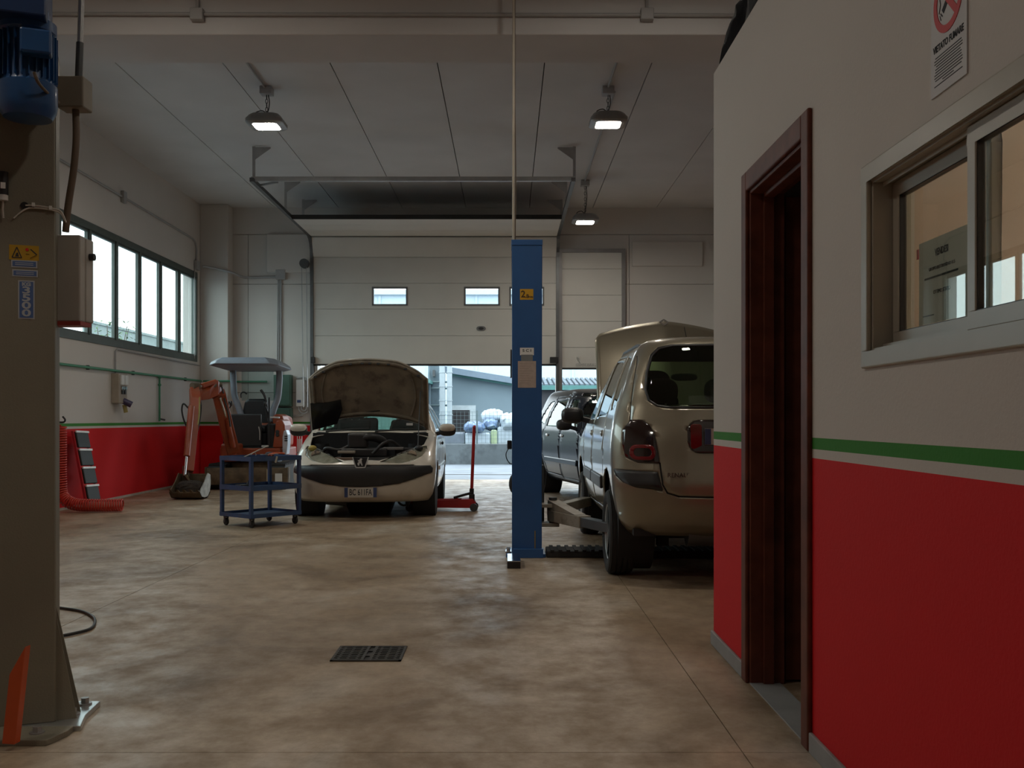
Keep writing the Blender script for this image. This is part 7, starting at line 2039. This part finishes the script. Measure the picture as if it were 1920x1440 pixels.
# ------------------------------------------------------------------ dark grey people carrier further back, facing the room
M_DGC = mat('dark_grey_car_paint', (0.020, 0.026, 0.038), 0.22, 0.0, var=0.04, coat=0.0, spec=0.16)
dc = thing('grey_people_carrier', 'dark grey people carrier parked behind the gold car, facing the room', 'car', (2.04, 12.25, 0), R(11.8))
LG = [(z, uf, ur + 0.15 if ur > 3 else ur, w * 1.0, Rf, nf, Rr + 0.05, nr) for z, uf, ur, w, Rf, nf, Rr, nr in LS]
LG = [(z * 0.965 if z > 0.9 else z, *r_) for z, *r_ in LG]
DZ0 = DZ; DZ = 0.0
bm = shell(LG, dense([(0.24, 0.70, 12), (0.70, 1.02, 16), (1.02, 1.50, 18), (1.50, 1.592, 8)]))
for s in (-1, 1):
    for y in (0.87, 3.55):
        f, _ = cut(bm, circle_poly(y, 0.33, 0.37), 'side', lambda c, n, s=s: c.x * s > 0.45)
        bmesh.ops.delete(bm, geom=f, context='FACES')
    sc = lambda c, n, s=s: c.x * s > 0.35
    for poly, win, nm in (([(2.24, 0.32), (3.05, 0.34), (3.22, 0.60), (3.24, 0.98), (3.18, 1.25), (3.0, 1.45), (2.34, 1.475), (2.22, 1.45)], [(2.32, 1.02), (3.15, 1.035), (3.08, 1.24), (2.94, 1.40), (2.38, 1.425)], 'door'),
                          ([(1.30, 0.30), (2.21, 0.31), (2.19, 1.45), (2.16, 1.475), (1.92, 1.45), (1.34, 1.0), (1.22, 0.88)], [(1.50, 1.0), (2.13, 1.015), (2.11, 1.42), (1.98, 1.41), (1.52, 1.08)], 'door')):
        f = panel(bm, poly, 'side', sc)
        g_, rest = cut(bm, win, 'side', faces=f)
        dr = take(bm, [x for x in rest if x.is_valid], nm, M_DGC, dc, inner=M_INT)
        take(bm, [x for x in g_ if x.is_valid], 'door_window', GL_CAR, dr, off=-0.004, solid=0.004)
        yh = poly[1][0] - 0.08
        MB().ball((s * 0.855, yh, 0.90), (0.016, 0.085, 0.022), 12).build('door_handle', mat('bright_handle', (0.5, 0.5, 0.5), 0.25, 0.8), dr, smooth=60)
    f, _ = cut(bm, [(3.28, 1.06), (3.62, 1.09), (3.50, 1.28), (3.34, 1.39), (3.12, 1.41)], 'side', sc)
    take(bm, f, 'quarter_window', GL_CAR, dc, off=-0.004, solid=0.004)
    MB().box(s * 0.862 - 0.012, s * 0.862 + 0.012, 1.32, 3.08, 0.50, 0.58).build('side_moulding', M_DGC, dc, bev=0.012)
    MB().box(s * 0.862 - 0.010, s * 0.862 + 0.0135, 1.32, 3.08, 0.552, 0.562).build('chrome_strip', M_CHROME, dc)
    wheel(dc, s * 0.76, 0.87, 0.315, 0.20, s, 0.205, 5); wheel(dc, s * 0.76, 3.55, 0.315, 0.20, s, 0.205, 5)
    for y in (0.87, 3.55):
        MB().lathe([(0.372, -0.26), (0.372, 0.0)], (s * 0.68 + 0.13, y, 0.33), 'x', 28).build('wheel_arch_liner', M_INT, dc, smooth=40)
    mirror(dc, s * 0.995, 1.46, 1.06, s, M_CARBLK)
    hl = [(0.46, 0.70), (0.70, 0.72), (0.80, 0.78), (0.80, 0.86), (0.70, 0.86), (0.50, 0.78)]
    f, _ = cut(bm, [(s * a, b) for a, b in hl], 'front', lambda c, n, s=s: c.y < 1.0 and n.y < -0.05 and c.x * s > 0)
    take(bm, f, 'headlamp', MATS['lamp_reflector'], dc, solid=0.01)
f, _ = cut(bm, [(-0.72, 1.03), (0.72, 1.03), (0.68, 1.21), (0.60, 1.40), (0.52, 1.51), (-0.52, 1.51), (-0.60, 1.40), (-0.68, 1.21)], 'front', lambda c, n: c.y < 2.6 and n.y < -0.1)
take(bm, f, 'windscreen', MATS['windscreen_glass'], dc, off=-0.004, solid=0.004)
f, _ = cut(bm, [(-0.60, 1.08), (0.60, 1.08), (0.52, 1.50), (-0.52, 1.50)], 'front', lambda c, n: c.y > 3.3 and n.y > 0.06)
take(bm, f, 'rear_window', GL_CAR, dc, off=-0.004, solid=0.004)
f, _ = cut(bm, [(-0.60, 0.36), (0.60, 0.36), (0.62, 0.50), (-0.62, 0.50)], 'front', lambda c, n: c.y < 0.7 and n.y < -0.05)
take(bm, f, 'front_grille', M_CARBLK, dc, solid=0.01)
finish(bm, 'body', M_DGC, dc, M_INT)
MB().box(-0.72, 0.72, 0.5, 4.0, 0.235, 0.28).build('floor_pan', M_INT, dc)
MB().prism([(1.10, 0.84), (1.70, 0.84), (1.68, 1.0), (1.45, 1.02), (1.10, 1.0)], 'x', -0.72, 0.72).build('dashboard', M_INT, dc, bev=0.02)
seat(dc, -0.38, 2.30, 0.48); seat(dc, 0.38, 2.30, 0.48)
for x in (-0.47, 0.0, 0.47): seat(dc, x, 3.30, 0.48, w=0.43)
MB().box(-0.26, 0.26, 0.0, 0.012, 0.52, 0.63).build('number_plate', MATS['plate_white'], dc)
MB().tube([(0.0, 2.2, 1.585), (0.0, 2.32, 1.70)], 0.004, 6).build('aerial', M_BLACK, dc)
DZ = DZ0
